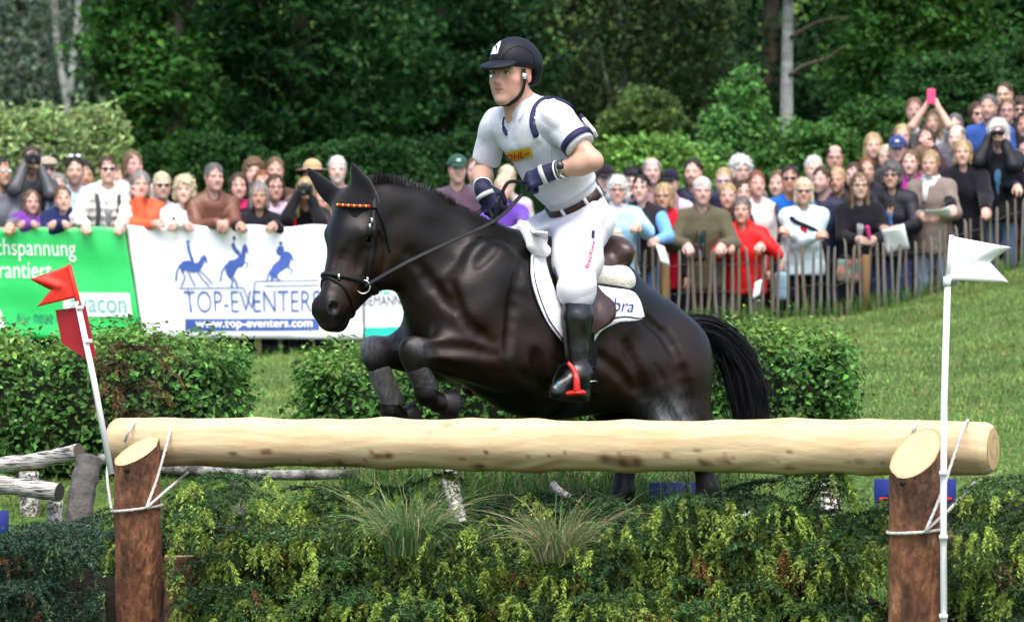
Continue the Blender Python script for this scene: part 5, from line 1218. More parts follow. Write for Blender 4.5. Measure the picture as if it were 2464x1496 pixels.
    for x in (1, -1):
        b.cap(S[x], El[x], .018 if not fa else .045, .018 if not fa else .04, k=.02); b.cap(El[x], Wp[x], .018 if not fa else .042, .022 if not fa else .027, k=.015)
        fd = unit(Wp[x] - El[x]); 
        if pose in ('rail', 'clasp', 'lean'): fd = unit(fd * .6 + np.array([0, -.2, -.5]))
        if pose == 'camera': fd = unit(fd * .7 + Bm @ np.array([-x * .6, .2, .1]))
        hand_sdf(b, Wp[x], fd, Bm @ np.array([-x * .8, -.4, -.3]) if pose not in ('rail',) else np.array([0, .4, -.8]), -x, .95 * q + .05, curl=.8)
    v, f = b.mesh(.009 if front else .0132)
    hc = HC_[hair[1]]; sk = np.array(SKIN[skin % 4]) * RNG.uniform(.88, 1.12) * np.array([1, RNG.uniform(.95, 1.05), RNG.uniform(.93, 1.07)])
    cols = face_cols(v, HD_, R, k, sk, np.array(hc) * .6, beard=beard, lips=.7 if fem else .45, squint=.0012)
    o = tag(mk('person', v, f, M_SKIN, loc=(HD_[0], Y, gz), cols=cols), label, 'person', 'spectators behind the fences'); PEOPLE[key] = dict(o=o, H=HD_, R=R, B=Bm, W=Wp, k=k, q=q, C=C, N=N, L=L, S=S, E=El)
    # hair
    if hair[0] not in ('bald',):
        hs_ = hair_sdf(hair[0], HD_, R, k); amp = {'wild': .011, 'curly': .009, 'long': .005, 'bob': .0045}.get(hair[0], .0035)
        sd_ = RNG.uniform(0, 9); fq = {'wild': 9, 'curly': 13}.get(hair[0], 8)
        vv_, ff_ = hs_.mesh(.0108 if front else .014, wrinkle(amp, fq, sd_)); ho_ = mk('hair', vv_, ff_, hair_mat(hair[1]), o)
        # loose strands lying on and lifting off the hair
        n_s = 320 if front else 170; id_ = RNG.integers(0, len(vv_), n_s); p0 = vv_[id_]; cen = HD_ + R @ np.array([0, -.02, .03]) * k
        out = p0 - cen; out /= np.linalg.norm(out, axis=1)[:, None] + 1e-9
        crown = HD_ + R @ np.array([.01, -.05, .14]) * k; fl = p0 - crown; fl += np.array([0, 0, -.06]); fl += RNG.normal(size=fl.shape) * (.02 if hair[0] not in ('curly', 'wild') else .09)
        fl -= out * (fl * out).sum(1)[:, None]; fl /= np.linalg.norm(fl, axis=1)[:, None] + 1e-9; Ls = RNG.uniform(.03, .06, n_s)[:, None] * k * (1.3 if hair[0] in ('long', 'bob') else .8)
        lift = RNG.uniform(0, .012, n_s)[:, None] * (2.2 if hair[0] in ('curly', 'wild') else 1.)
        a_ = p0 + out * .001; b_ = p0 + fl * Ls * .5 + out * (lift * .6 + .002); c_ = p0 + fl * Ls + out * (lift - Ls ** 2 * 4); sd2 = np.cross(fl, out) * (RNG.uniform(.0016, .0042, n_s)[:, None])
        VV = np.stack([a_ - sd2, a_ + sd2, b_ + sd2, b_ - sd2, c_ + sd2 * .3, c_ - sd2 * .3], 1).reshape(-1, 3); i6 = np.arange(n_s) * 6
        FF = np.vstack([np.stack([i6, i6 + 1, i6 + 2, i6 + 3], 1), np.stack([i6 + 3, i6 + 2, i6 + 4, i6 + 5], 1)])
        mk('hair_strands', VV, FF, mat('hair_strand', attr=True, rough=.5, spec=.3), ho_, smooth=False, cols=(np.array(HC_[hair[1]]) * RNG.uniform(.45, 1.7, (n_s, 1))).repeat(6, 0))['kind'] = 'stuff'
    # clothes
    kind = top[1]; g = {'puffer': .022, 'shell': .014, 'leather': .012, 'coat': .018, 'tee': .0}.get(kind, .006); fat = RNG.uniform(-.006, .014)
    t = SDF(); lat = (Bm[:, 0], 1.32 if not fem else 1.25)
    t.cap(N + (C - N) * .35, C, .095 + g + fat, .118 + g + fat, k=.05, flat=lat); t.cap(C, Pv, .118 + g + fat, .12 + g + fat, k=.05, flat=lat)
    if long_coat or kind in ('coat', 'shell', 'leather', 'puffer'): t.cap(Pv, Pv - np.array([0, 0, .12 * q]), .122 + g + fat, .13 + g + fat, k=.04, flat=lat)
    t.cap(S[1], S[-1], .05 + g, .05 + g, k=.05); t.cap(N + np.array([0, 0, .02]), S[1], .05, .05 + g, k=.05); t.cap(N + np.array([0, 0, .02]), S[-1], .05, .05 + g, k=.05)
    sl_c = next((e[1] for e in ex if e[0] == 'sleeves'), None); tt = SDF() if sl_c is not None else t
    for x in (1, -1):
        e_ = S[x] + (El[x] - S[x]) * min(1, sleeve * 1.6); tt.cap(S[x], e_, .058 + g, .05 + g * .8, k=.03)
        if sleeve > .7: tt.cap(El[x], El[x] + (Wp[x] - El[x]) * (sleeve * .93), .05 + g * .8, .038 + g * .5, k=.025)
    if kind in ('coat', 'shell', 'puffer', 'leather') and 'nocollar' not in [e[0] for e in ex]: t.cap(N + Bm @ np.array([0, .0, -.01]), N + Bm @ np.array([0, -.005, .06]), .076 * q + .004, .07 * q + .004, k=.02); t.cap(N + Bm @ np.array([0, .0, .045]), N + Bm @ np.array([0, .03, .16]), .055 * q, .05 * q, k=.008, op=1)
    t.box(Pv - np.array([0, 0, .3 + (.1 if kind != 'coat' else .18) * q]), (.5, .5, .3), .01, k=.015, op=1, R=Bm)
    t.ell(N + Bm @ np.array([0, .075, .045]), (.05, .045, .06), k=.02, op=1, R=Bm)
    sd_ = RNG.uniform(0, 9)
    if kind == 'puffer': dz = lambda X, Y_, Z: .006 * np.sin(Z * 85) + .002 * np.sin(X * 60 + Z * 20) + 0 * Y_
    else: dz = folds({'leather': .009, 'shell': .0085, 'coat': .008}.get(kind, .0065), 1.15, sd_)
    rs = .0145 if front else .027
    vv_, ff_ = t.mesh(rs, dz); cm = cloth(top[0], kind=kind if kind in ('leather', 'shell') else 'cloth'); to_ = mk({'puffer': 'jacket', 'shell': 'jacket', 'leather': 'jacket', 'coat': 'coat', 'vest': 'vest'}.get(kind, 'shirt'), vv_, ff_, cm, o)
    TB_ = None
    if sl_c is not None: v2, f2 = tt.mesh(rs, folds(.007, 1.3, sd_)); mk('sleeves', v2, f2, cloth(sl_c), o)
    if inner is not None:
        s2 = SDF(); w_ = .028
        for a, b_ in ((N + Bm @ np.array([0, .0, -.03]), C), (C, C + (Pv - C) * .9)):
            s2.cap(a, b_, .118 + g + fat + .013 if a is C else .064, .118 + g + fat + .013, k=.03, flat=(Bm[:, 0], 1.15))
        s2.box(C - bf * .25, (.5, .29, .6), .01, k=.01, op=1, R=Bm)
        for x in (1, -1): s2.box(C + Bm @ np.array([x * (.3 + w_), .1, -.1]), (.3, .4, .6), .01, k=.01, op=1, R=Bm @ rot_axis((0, 1, 0), x * .15))
        v2, f2 = s2.mesh(.017, wrinkle(.002, 1.5, sd_ + 1))
        if len(f2): mk('shirt', v2, f2, cloth(inner), o)
    # trousers and shoes
    tr_ = SDF(); 
    for x in (1, -1):
        h_ = Pv + Bm @ np.array([x * .09 * q, 0, -.03]); a_ = np.array([*(Pv + Bm @ np.array([x * .12 * q, .02, 0]))[:2], gz + .09]); kn = (h_ + a_) / 2 + bf * .03
        tr_.cap(h_, kn, .088 * q, .066 * q, k=.05); tr_.cap(kn, a_, .066 * q, .052 * q, k=.03)
        mb = MB(); v2, f2 = ico(a_ + bf * .06 - np.array([0, 0, .045]), (.05, .13, .05), 10, 6); v2 = (v2 - a_) @ np.linalg.inv(np.eye(3)) + a_; mb.add(v2, f2); mb.build('shoe', cloth((.03, .025, .022)), o)
    tr_.cap(Pv + Bm @ np.array([-.05, 0, 0]), Pv + Bm @ np.array([.05, 0, 0]), .11 * q, .11 * q, k=.05)
    vv_, ff_ = tr_.mesh(.027 if px > 1490 and front else .05, wrinkle(.004, 1, sd_)); mk('trousers', vv_, ff_, cloth(legs_c), o)
    # extras
    for e in ex:
        if e[0] == 'sunglasses': lens_pair('sunglasses', HD_, R, k, M_SHADE if len(e) < 2 else mat('lens_%s' % (e[1],), e[1], .08, spec=.8), o)
        elif e[0] == 'glasses': rims(HD_, R, k, o)
        elif e[0] == 'headshades':
            O2 = HD_ + R @ np.array([0, -.035, .085]) * k; lens_pair('sunglasses', O2, R @ rot_axis((1, 0, 0), .5), k, mat('lens_pale', (.35, .4, .45), .1, spec=.8), o, w=.024, h=.018)
        elif e[0] == 'cap':
            s2 = SDF(HD_, R); s2.ell(np.array([0, -.012, .05]) * k, np.array([.088, .108, .088]) * k); s2.box(np.array([0, 0, -.07]) * k, (.2, .2, .095 * k), .01, k=.01, op=1); v2, f2 = s2.mesh(.009); c_ = mk('cap', v2, f2, cloth(e[1]), o)
            s2 = SDF(HD_, R); s2.ell(np.array([0, .105, .03]) * k, np.array([.07, .06, .011]) * k, R=rot_axis((1, 0, 0), -.28)); v2, f2 = s2.mesh(.007); mk('cap_peak', v2, f2, cloth(tuple(x * .7 for x in e[1])), c_)
            if len(e) > 2: v2, f2 = ico(HD_ + R @ np.array([0, .092, .072]) * k, (.022, .022, .02), 10, 6); mk('cap_badge', v2, f2, cloth(e[2]), c_)
        elif e[0] == 'flatcap':
            s2 = SDF(HD_, R); s2.ell(np.array([0, .0, .062]) * k, np.array([.094, .115, .055]) * k); s2.ell(np.array([0, .08, .045]) * k, np.array([.075, .065, .022]) * k); s2.box(np.array([0, 0, -.07]) * k, (.2, .2, .092 * k), .01, k=.01, op=1); v2, f2 = s2.mesh(.009, wrinkle(.002, 4, 1)); mk('flat_cap', v2, f2, cloth(e[1]), o)
        elif e[0] == 'hat':
            s2 = SDF(HD_, R); s2.ell(np.array([0, -.01, .07]) * k, np.array([.085, .1, .075]) * k); s2.ell(np.array([0, -.005, .04]) * k, np.array([.16, .18, .012]) * k, k=.01); v2, f2 = s2.mesh(.009); h2 = mk('hat', v2, f2, cloth(e[1]), o)
            s2 = SDF(HD_, R); s2.ell(np.array([0, -.005, .034]) * k, np.array([.163, .183, .013]) * k); v2, f2 = s2.mesh(.009); mk('hat_brim', v2, f2, cloth(e[2]), h2)
        elif e[0] == 'scarf':
            mb = MB(); 
            for j in range(3): a = np.linspace(0, 2 * math.pi, 20); mb.tube([N + Bm @ np.array([(.072 + .006 * j) * math.cos(t_) * q, .01 + (.07 + .006 * j) * math.sin(t_) * q, .05 - .032 * j + .012 * math.sin(t_ * 2 + j)]) for t_ in a], .021, 7, caps=False)
            mb.tube([N + Bm @ np.array([.03, .09, .0]), C + Bm @ np.array([.04, .15, .0])], [.03, .024], 8); mb.build('scarf', cloth(e[1]), o)
        elif e[0] == 'strap':
            x = e[2] if len(e) > 2 else 1; mb = MB(); mb.tube(spline([S[x] + Bm @ np.array([-x * .06, -.02, .07 + g]), S[x] + Bm @ np.array([-x * .05, .1 + g, -.03]), C + Bm @ np.array([x * (.09 if len(e) < 4 else -.12), .145 + g, -.02]), C + Bm @ np.array([x * (.1 if len(e) < 4 else -.2), .13 + g, -.2])], 14), .02, 8, flat=(bf, .35)); mb.build('strap', cloth(e[1]), o)
        elif e[0] == 'zip':
            mb = MB(); mb.tube([N + Bm @ np.array([.01, .085 + g, -.03]), C + Bm @ np.array([.01, .125 + g + fat, 0]), Pv + Bm @ np.array([.01, .128 + g + fat, 0])], .008, 6); mb.build('zip', cloth(e[1]), o)
        elif e[0] == 'lanyard':
            mb = MB(); mb.tube([N + Bm @ np.array([-.05, .06, 0]), C + Bm @ np.array([0, .15 + g, -.02])], .008, 6, flat=(bf, .4)); mb.tube([N + Bm @ np.array([.05, .06, 0]), C + Bm @ np.array([0, .15 + g, -.02])], .008, 6, flat=(bf, .4)); mb.build('lanyard', cloth(e[1]), o)
    return PEOPLE[key]
def hexc(r, g, b): return tuple(((c / 255) ** 2.2) for c in (r, g, b))
X_ = hexc
# --- behind the banners
person('l1', 2, 377, .28, 'person in grey hooded jacket and mirrored sunglasses at the left edge', ('pony', 'dbrown'), (X_(105, 108, 118), 'shell'), 'rail', 2, ex=(('sunglasses', (.5, .62, .75)),), yaw=25)
person('l2', 76, 350, .5, 'man in dark grey jacket photographing with a camera at his eye', ('short', 'brown'), (X_(74, 76, 80), 'leather'), 'camera', 0, yaw=-4)
person('l3', 114, 374, 1.2, 'man in beige flat cap and dark glasses behind the photographer', ('short', 'grey'), (X_(120, 110, 100), 'cloth'), 'down', 1, ex=(('flatcap', X_(158, 146, 128)), ('sunglasses',)))
person('l4', 140, 416, .8, 'grey-haired person half hidden behind the boy’s head', ('short', 'grey'), (X_(150, 150, 160), 'cloth'), 'down', 3)
person('l5', 76, 456, .2, 'girl with long brown hair and purple sleeves leaning on the green banner', ('long', 'lbrown'), (X_(112, 62, 150), 'cloth'), 'lean', 0, True, child=True, yaw=4)
person('l6', 151, 446, .2, 'boy with tousled fair hair in a navy top leaning on the green banner', ('short', 'lbrown'), (X_(32, 44, 84), 'cloth'), 'lean', 1, child=True, yaw=-2, roll=.08)
person('l7', 180, 376, .5, 'man in light blue shirt with sunglasses pushed up on his hair', ('short', 'dbrown'), (X_(190, 214, 240), 'cloth'), 'down', 0, ex=(('headshades',),), beard=(.2, .13, .1))
person('l8', 205, 388, 1.1, 'dark-haired person partly hidden behind the man with raised sunglasses', ('short', 'black'), (X_(60, 50, 50), 'cloth'), 'down', 2)
person('l9', 258, 374, .3, 'woman in cream quilted jacket and dark sunglasses with hands on the banner', ('tied', 'brown'), (X_(226, 222, 210), 'puffer'), 'rail', 1, True, ex=(('sunglasses',), ('strap', X_(70, 68, 80), 1), ('strap', X_(70, 68, 80), -1)), inner=X_(150, 154, 162), yaw=4)
person('l9b', 288, 398, 1.0, 'sandy-haired person peering over the cream jacket’s shoulder', ('short', 'lbrown'), (X_(170, 150, 140), 'cloth'), 'down', 1)
person('l10', 320, 361, .9, 'tall person with collar-length brown hair in a pale top', ('bob', 'lbrown'), (X_(225, 220, 215), 'cloth'), 'down', 0, yaw=20)
person('l11', 338, 410, .3, 'woman with grey bob in an orange jacket resting her chin on her hand', ('bob', 'grey'), (X_(226, 92, 58), 'shell'), 'chin', 0, True, ex=(('scarf', X_(190, 80, 60)),), yaw=0)
person('l12', 390, 412, .9, 'fair-haired man in dark sunglasses behind the orange jacket', ('short', 'pale'), (X_(210, 205, 220), 'cloth'), 'down', 1, ex=(('sunglasses',),))
person('l13', 444, 419, .3, 'woman with fluffy pale blond hair in white top and navy vest', ('curly', 'pale'), (X_(238, 236, 244), 'cloth'), 'lean', 3, True, inner=X_(24, 26, 48), ex=(('strap', X_(24, 26, 48), 1), ('strap', X_(24, 26, 48), -1)))
person('l14', 515, 391, .3, 'grey-haired man in brown leather jacket leaning with clasped hands', ('short', 'dgrey'), (X_(112, 74, 58), 'leather'), 'clasp', 0, inner=X_(210, 212, 222), yaw=14, lean=.22)
person('l15', 574, 414, .7, 'dark-haired woman with a pink scarf right of the leather jacket', ('bob', 'brown'), (X_(60, 50, 60), 'cloth'), 'down', 1, True, ex=(('scarf', X_(226, 60, 120)),))
person('l16', 611, 376, 1.3, 'tall young man with curly light brown hair in the back row', ('curly', 'lbrown'), (X_(60, 70, 60), 'cloth'), 'down', 1)
person('l17', 662, 376, 1.2, 'short-haired tall man next to the curly-haired one', ('short', 'lbrown'), (X_(90, 70, 60), 'cloth'), 'down', 1)
person('l18', 631, 407, .95, 'ginger-blond person between two taller heads', ('bob', 'red'), (X_(90, 80, 70), 'cloth'), 'down', 1, True)
person('l19', 624, 438, .28, 'tanned woman with chin-length white-grey hair in a black top', ('bob', 'grey'), (X_(34, 36, 42), 'cloth'), 'rail', 2, True)
person('l20', 662, 417, .55, 'woman with dark fringe and glasses in a pale pink top', ('bangs', 'brown'), (X_(232, 205, 226), 'cloth'), 'down', 0, True, ex=(('glasses',),))
person('l21', 736, 425, .35, 'woman with long wavy blond hair photographing, red straps on black', ('long', 'blond'), (X_(28, 28, 32), 'cloth'), 'camera', 0, True, ex=(('strap', X_(200, 36, 46), 1), ('strap', X_(200, 36, 46), -1)))
person('l22', 752, 384, 1.0, 'person in a tan hat with a dark brim beside the horse’s ears', ('short', 'brown'), (X_(120, 100, 90), 'cloth'), 'down', 2, ex=(('hat', X_(180, 158, 120), X_(50, 32, 28)),))
person('l23', 812, 374, .7, 'white-haired man with a short white beard above the horse’s forehead', ('short', 'white'), (X_(170, 140, 120), 'cloth'), 'down', 3, beard=(.6, .57, .55))
person('l24', 770, 450, .6, 'half-hidden person just left of the horse’s bridle', ('short', 'brown'), (X_(200, 60, 60), 'cloth'), 'down', 2)
person('m1', 1101, 371, .6, 'man in dark green cap and mauve T-shirt behind the horse’s neck', ('short', 'brown'), (X_(96, 78, 92), 'cloth'), 'down', 0, ex=(('cap', X_(42, 82, 70), X_(200, 205, 205)),), sleeve=.5)
person('m2', 1145, 376, 1.1, 'fair-haired man partly hidden by the rider’s far arm', ('short', 'lbrown'), (X_(150, 156, 166), 'cloth'), 'down', 1)
person('m3', 1220, 396, 1.2, 'pale face between the rider’s arms', ('short', 'pale'), (X_(200, 190, 190), 'cloth'), 'down', 3)
person('m4', 1212, 418, .5, 'blond woman in a purple top behind the reins', ('bob', 'pale'), (X_(98, 66, 160), 'cloth'), 'rail', 1, True)
# --- behind the paling fence
person('r1', 1457, 396, .9, 'person in a dark cap directly behind the rider’s back', ('short', 'black'), (X_(60, 55, 60), 'cloth'), 'down', 1, ex=(('cap', X_(34, 28, 36)),))
person('r2', 1487, 421, .35, 'woman with wavy white hair, light blue jacket and pink scarf', ('curly', 'white'), (X_(164, 206, 236), 'shell'), 'rail', 0, True, ex=(('scarf', X_(226, 214, 226)), ('glasses',)), legs_c=X_(60, 80, 130))
person('r3', 1523, 401, 1.0, 'dark-haired person hidden behind the black vest', ('curly', 'black'), (X_(60, 50, 50), 'cloth'), 'down', 1)
person('r4', 1568, 377, .9, 'balding grey-haired man with reddish face in a checked shirt', ('balding', 'grey'), (X_(170, 130, 140), 'cloth'), 'down', 3)
person('r5', 1543, 419, .3, 'black-haired woman in dark padded vest with light blue sleeves', ('tied', 'black'), (X_(44, 40, 46), 'vest'), 'reach', 1, True, ex=(('sleeves', X_(112, 168, 226)), ('zip', X_(190, 180, 210))), legs_c=X_(74, 104, 158), yaw=-8)
person('r6', 1612, 406, .9, 'woman in a dark blue cap behind the short blond hair', ('tied', 'dbrown'), (X_(200, 190, 210), 'cloth'), 'down', 1, True, ex=(('cap', X_(30, 32, 48)),))
person('r7', 1597, 439, .45, 'woman with short golden hair and glasses in red under a dark coat', ('bob', 'blond'), (X_(190, 24, 44), 'coat'), 'down', 0, True, ex=(('glasses',), ('sleeves', X_(52, 40, 50)),), legs_c=X_(22, 26, 44))
person('r8', 1668, 380, .9, 'young man with dark hair and beard in a navy jacket', ('short', 'dbrown'), (X_(34, 38, 62), 'shell'), 'down', 1, beard=(.06, .04, .03))
person('r9', 1690, 425, .3, 'white-haired man in an olive jacket with hands on the pales', ('short', 'white'), (X_(92, 86, 68), 'coat'), 'rail', 1, inner=X_(34, 62, 56), legs_c=X_(40, 42, 50), yaw=8)
person('r10', 1742, 402, 1.0, 'blond person in blue-tinted sunglasses', ('short', 'blond'), (X_(200, 180, 170), 'cloth'), 'down', 1, ex=(('sunglasses', (.12, .14, .25)),))
person('r11', 1783, 373, 1.0, 'man with wild white hair and glasses', ('wild', 'white'), (X_(120, 110, 110), 'cloth'), 'down', 3, ex=(('glasses',),))
person('r12', 1751, 439, .5, 'woman with short ash-blond hair in a dark jacket', ('short', 'blond'), (X_(42, 40, 44), 'shell'), 'down', 0, True)
person('r13', 1792, 430, .7, 'brown-haired woman just above the red jacket', ('short', 'brown'), (X_(150, 50, 60), 'cloth'), 'down', 1, True)
person('r14', 1821, 409, .6, 'auburn-haired girl in a white patterned blouse', ('tied', 'red'), (X_(226, 220, 216), 'cloth'), 'down', 1, True, yaw=18, legs_c=X_(70, 30, 50))
person('r15', 1786, 472, .3, 'grey-haired woman in a bright red jacket gripping the fence', ('short', 'dgrey'), (X_(222, 20, 24), 'shell'), 'rail', 0, True, legs_c=X_(92, 90, 88), yaw=-4)
person('r16', 1901, 396, .5, 'dark-haired man in sunglasses and blue shirt with a backpack', ('short', 'dbrown'), (X_(36, 104, 196), 'tee'), 'down', 2, ex=(('sunglasses',), ('strap', X_(60, 62, 74), 1), ('strap', X_(60, 62, 74), -1)), sleeve=.5)
person('r17', 1872, 408, 1.0, 'light-haired person half hidden left of the blue shirt', ('short', 'lbrown'), (X_(50, 50, 56), 'cloth'), 'down', 1)
person('r18', 1934, 427, .3, 'blond woman in a pale ice-blue jacket with folded arms', ('bob', 'pale'), (X_(214, 238, 246), 'shell'), 'cross', 0, True, ex=(('sunglasses', (.05, .02, .02)), ('strap', X_(22, 24, 34), 1, 1)), inner=X_(180, 40, 50), legs_c=X_(18, 22, 36), yaw=6)
person('r19', 1958, 373, 1.2, 'white-haired man peering out of the back row', ('short', 'white'), (X_(120, 110, 110), 'cloth'), 'down', 3)
person('r20', 1976, 399, .55, 'man with short brown hair, blue collar and navy jacket', ('short', 'brown'), (X_(30, 36, 60), 'shell'), 'down', 1, inner=X_(32, 60, 150), beard=(.2, .12, .09))
person('r21', 2009, 347, 1.4, 'tall man with receding dark hair and glasses', ('balding', 'dbrown'), (X_(40, 42, 50), 'cloth'), 'down', 0, ex=(('glasses',),))
person('r22', 2015, 401, .7, 'woman with tied-back fair hair and black top', ('tied', 'blond'), (X_(60, 46, 44), 'cloth'), 'down', 0, True)
person('r23', 2054, 389, 1.1, 'brunette partly hidden behind the long brown hair', ('bob', 'brown'), (X_(60, 60, 66), 'cloth'), 'down', 3, True)
person('r24', 2085, 377, 1.3, 'woman with light auburn hair tied back', ('tied', 'red'), (X_(44, 44, 56), 'cloth'), 'down', 1, True, ex=(('lanyard', X_(220, 180, 60)),))
person('r25', 2101, 318, 1.9, 'tall person with straight blond hair in a dark jacket', ('long', 'blond'), (X_(46, 52, 66), 'shell'), 'down', 1, yaw=10)
person('r26', 2069, 414, .35, 'woman with long brown hair and glasses in a black cardigan', ('long', 'lbrown'), (X_(24, 24, 32), 'cloth'), 'paper', 1, True, ex=(('glasses',), ('lanyard', X_(200, 150, 80))), inner=X_(170, 172, 172), legs_c=X_(30, 40, 70), yaw=12)
person('r27', 2146, 386, .4, 'woman with bushy grey hair and sunglasses, black jacket, blue shirt', ('curly', 'dgrey'), (X_(30, 30, 38), 'shell'), 'paper', 0, True, ex=(('sunglasses', (.05, .02, .02)), ('lanyard', X_(226, 160, 60))), inner=X_(92, 140, 210), legs_c=X_(50, 66, 110))
person('r28', 2160, 326, 1.5, 'man in a blue cap with a white badge', ('short', 'brown'), (X_(70, 66, 66), 'cloth'), 'down', 1, ex=(('cap', X_(50, 68, 118), X_(215, 220, 228)),))
person('r29', 2191, 359, .9, 'pale young woman in a magenta top', ('pony', 'lbrown'), (X_(180, 40, 150), 'cloth'), 'down', 3, True)
person('r30', 2239, 361, .4, 'woman with short fair hair, taupe jacket and white scarf', ('short', 'blond'), (X_(132, 120, 112), 'coat'), 'paper', 0, True, ex=(('scarf', X_(226, 228, 228)),), legs_c=X_(130, 160, 196), yaw=-6)
person('r31', 2200, 234, 2.6, 'tall man standing behind the pink phone', ('short', 'lbrown'), (X_(60, 56, 60), 'cloth'), 'down', 0)
person('r31b', 2247, 262, 2.3, 'blond woman raising a pink phone above the crowd', ('long', 'blond'), (X_(210, 205, 210), 'cloth'), 'up', 1, True, sleeve=.5)
person('r32', 2228, 305, 1.5, 'brown-haired woman with dark sleeves below the raised phone', ('bob', 'brown'), (X_(62, 46, 50), 'cloth'), 'camera', 0, True, tiltz=.25)
person('r33', 2171, 297, 2.1, 'light-haired person left of the raised arms', ('tied', 'blond'), (X_(50, 44, 46), 'cloth'), 'down', 1, True)
person('r34', 2298, 272, 2.1, 'dark grey-haired man with glasses at the back', ('short', 'dgrey'), (X_(120, 116, 120), 'cloth'), 'down', 1, ex=(('glasses',),))
person('r35', 2302, 299, 1.4, 'balding pink-faced man in a grey jacket', ('balding', 'grey'), (X_(96, 98, 112), 'cloth'), 'down', 3)
person('r36', 2317, 334, .45, 'woman with fair swept-back hair in a black padded coat', ('bob', 'blond'), (X_(26, 27, 36), 'coat'), 'rail', 0, True, legs_c=X_(110, 140, 184), yaw=4)
person('r37', 2402, 284, .5, 'white-haired man in black jacket and blue shirt holding black binoculars', ('curly', 'white'), (X_(26, 28, 36), 'shell'), 'camera', 3, inner=X_(96, 146, 186), legs_c=X_(84, 104, 140), yaw=6)
person('r38', 2379, 226, 1.6, 'grey-haired man in a plain blue shirt', ('short', 'dgrey'), (X_(56, 88, 156), 'cloth'), 'down', 0, beard=(.2, .17, .15))
person('r39', 2352, 244, 2.1, 'long-haired woman in sunglasses behind the plain blue shirt', ('long', 'brown'), (X_(60, 50, 56), 'cloth'), 'down', 1, True, ex=(('sunglasses',),), yaw=25)
person('r40', 2417, 197, 2.5, 'tallest man at the top right with brown hair and glasses', ('short', 'brown'), (X_(70, 60, 60), 'cloth'), 'down', 1, ex=(('glasses',),))
person('r41', 2424, 236, 1.9, 'fair-haired woman with glasses near the right edge', ('tied', 'lbrown'), (X_(34, 36, 50), 'cloth'), 'down', 1, True, ex=(('glasses',),))
person('r42', 2457, 230, 2.2, 'person in dark sunglasses at the right edge', ('curly', 'brown'), (X_(40, 40, 52), 'cloth'), 'down', 0, ex=(('sunglasses',),))
person('r43', 2466, 268, 1.5, 'dark-haired person in navy with a yellow-green strap at the right edge', ('short', 'dbrown'), (X_(34, 40, 66), 'cloth'), 'down', 2, ex=(('strap', X_(180, 190, 60), -1),))
person('r44', 2133, 347, 1.7, 'small pale face beside the blue cap', ('short', 'pale'), (X_(150, 140, 140), 'cloth'), 'down', 3, True)
person('r45', 2224, 349, 1.0, 'head of curly brown hair behind the taupe jacket', ('curly', 'lbrown'), (X_(70, 60, 70), 'cloth'), 'down', 1, True, yaw=120)
person('r46', 2468, 330, .5, 'person in a dark jacket cut off by the right edge', ('short', 'black'), (X_(32, 34, 46), 'shell'), 'rail', 1, legs_c=X_(30, 36, 60))
# --- what they hold
M_CAMB = mat('camera_black', (.012, .012, .014), .4, spec=.4)
def camera_(key, label, lens=.1, big=1.0):
    p = PEOPLE[key]; R = p['R']; c = p['H'] + R @ np.array([0, .15, .0]) * p['k']; t = thing('camera', label, 'camera', c)
    s = SDF(c, R); s.box((0, 0, 0), np.array([.066, .03, .045]) * big, .012); s.box((0, .0, .045), np.array([.025, .026, .018]) * big, .01, k=.01); s.cap((-.055, .02, -.03), (-.055, .02, .03), .018, k=.01); v, f = s.mesh(.006); mk('body', v, f, M_CAMB, t)
    s = SDF(c, R); s.cap((0, .03, -.004), (0, .03 + lens, -.004), .034 * big, .038 * big, k=.005); s.cap((0, .03 + lens + .03, -.004), (0, .03 + lens + .1, -.004), .03 * big, k=.003, op=1); v, f = s.mesh(.006); mk('lens', v, f, M_CAMB, t)
    v, f = ico(c + R @ np.array([0, .028 + lens, -.004]), np.array([.028, .006, .028]) * big, 14, 8); mk('glass', v, f, mat('lens_glass', (.01, .01, .02), .05, spec=.9), t)
camera_('l2', 'black camera held to the eye by the man in dark grey'); camera_('l21', 'black camera held by the blond woman with red straps', .09)
p = PEOPLE['r37']; R = p['R']; c = p['H'] + R @ np.array([0, .17, -.005]); t = thing('binoculars', 'black binoculars held by the white-haired man in black', 'binoculars', c)
s = SDF(c, R)
for x in (1, -1): s.cap((x * .034, -.05, 0), (x * .036, .06, 0), .021, .03, k=.01)
s.cap((-.03, 0, .005), (.03, 0, .005), .016, k=.01); v, f = s.mesh(.006); mk('body', v, f, M_CAMB, t)
p = PEOPLE['r9']; c = p['C'] + p['B'] @ np.array([.03, .2, -.16]); t = thing('binoculars', 'dark binoculars hanging on the chest of the man in olive', 'binoculars', c); s = SDF(c, p['B'])
for x in (1, -1): s.cap((x * .03, .0, .05), (x * .034, .0, -.06), .02, .028, k=.01)
v, f = s.mesh(.006); mk('body', v, f, M_CAMB, t); mb = MB(); mb.tube([c + p['B'] @ np.array([.03, 0, .05]), p['C'] + p['B'] @ np.array([.05, .155, .0]), p['N'] + p['B'] @ np.array([.06, .06, 0])], .006, 6); mb.build('neck_strap', M_STRAP, t)
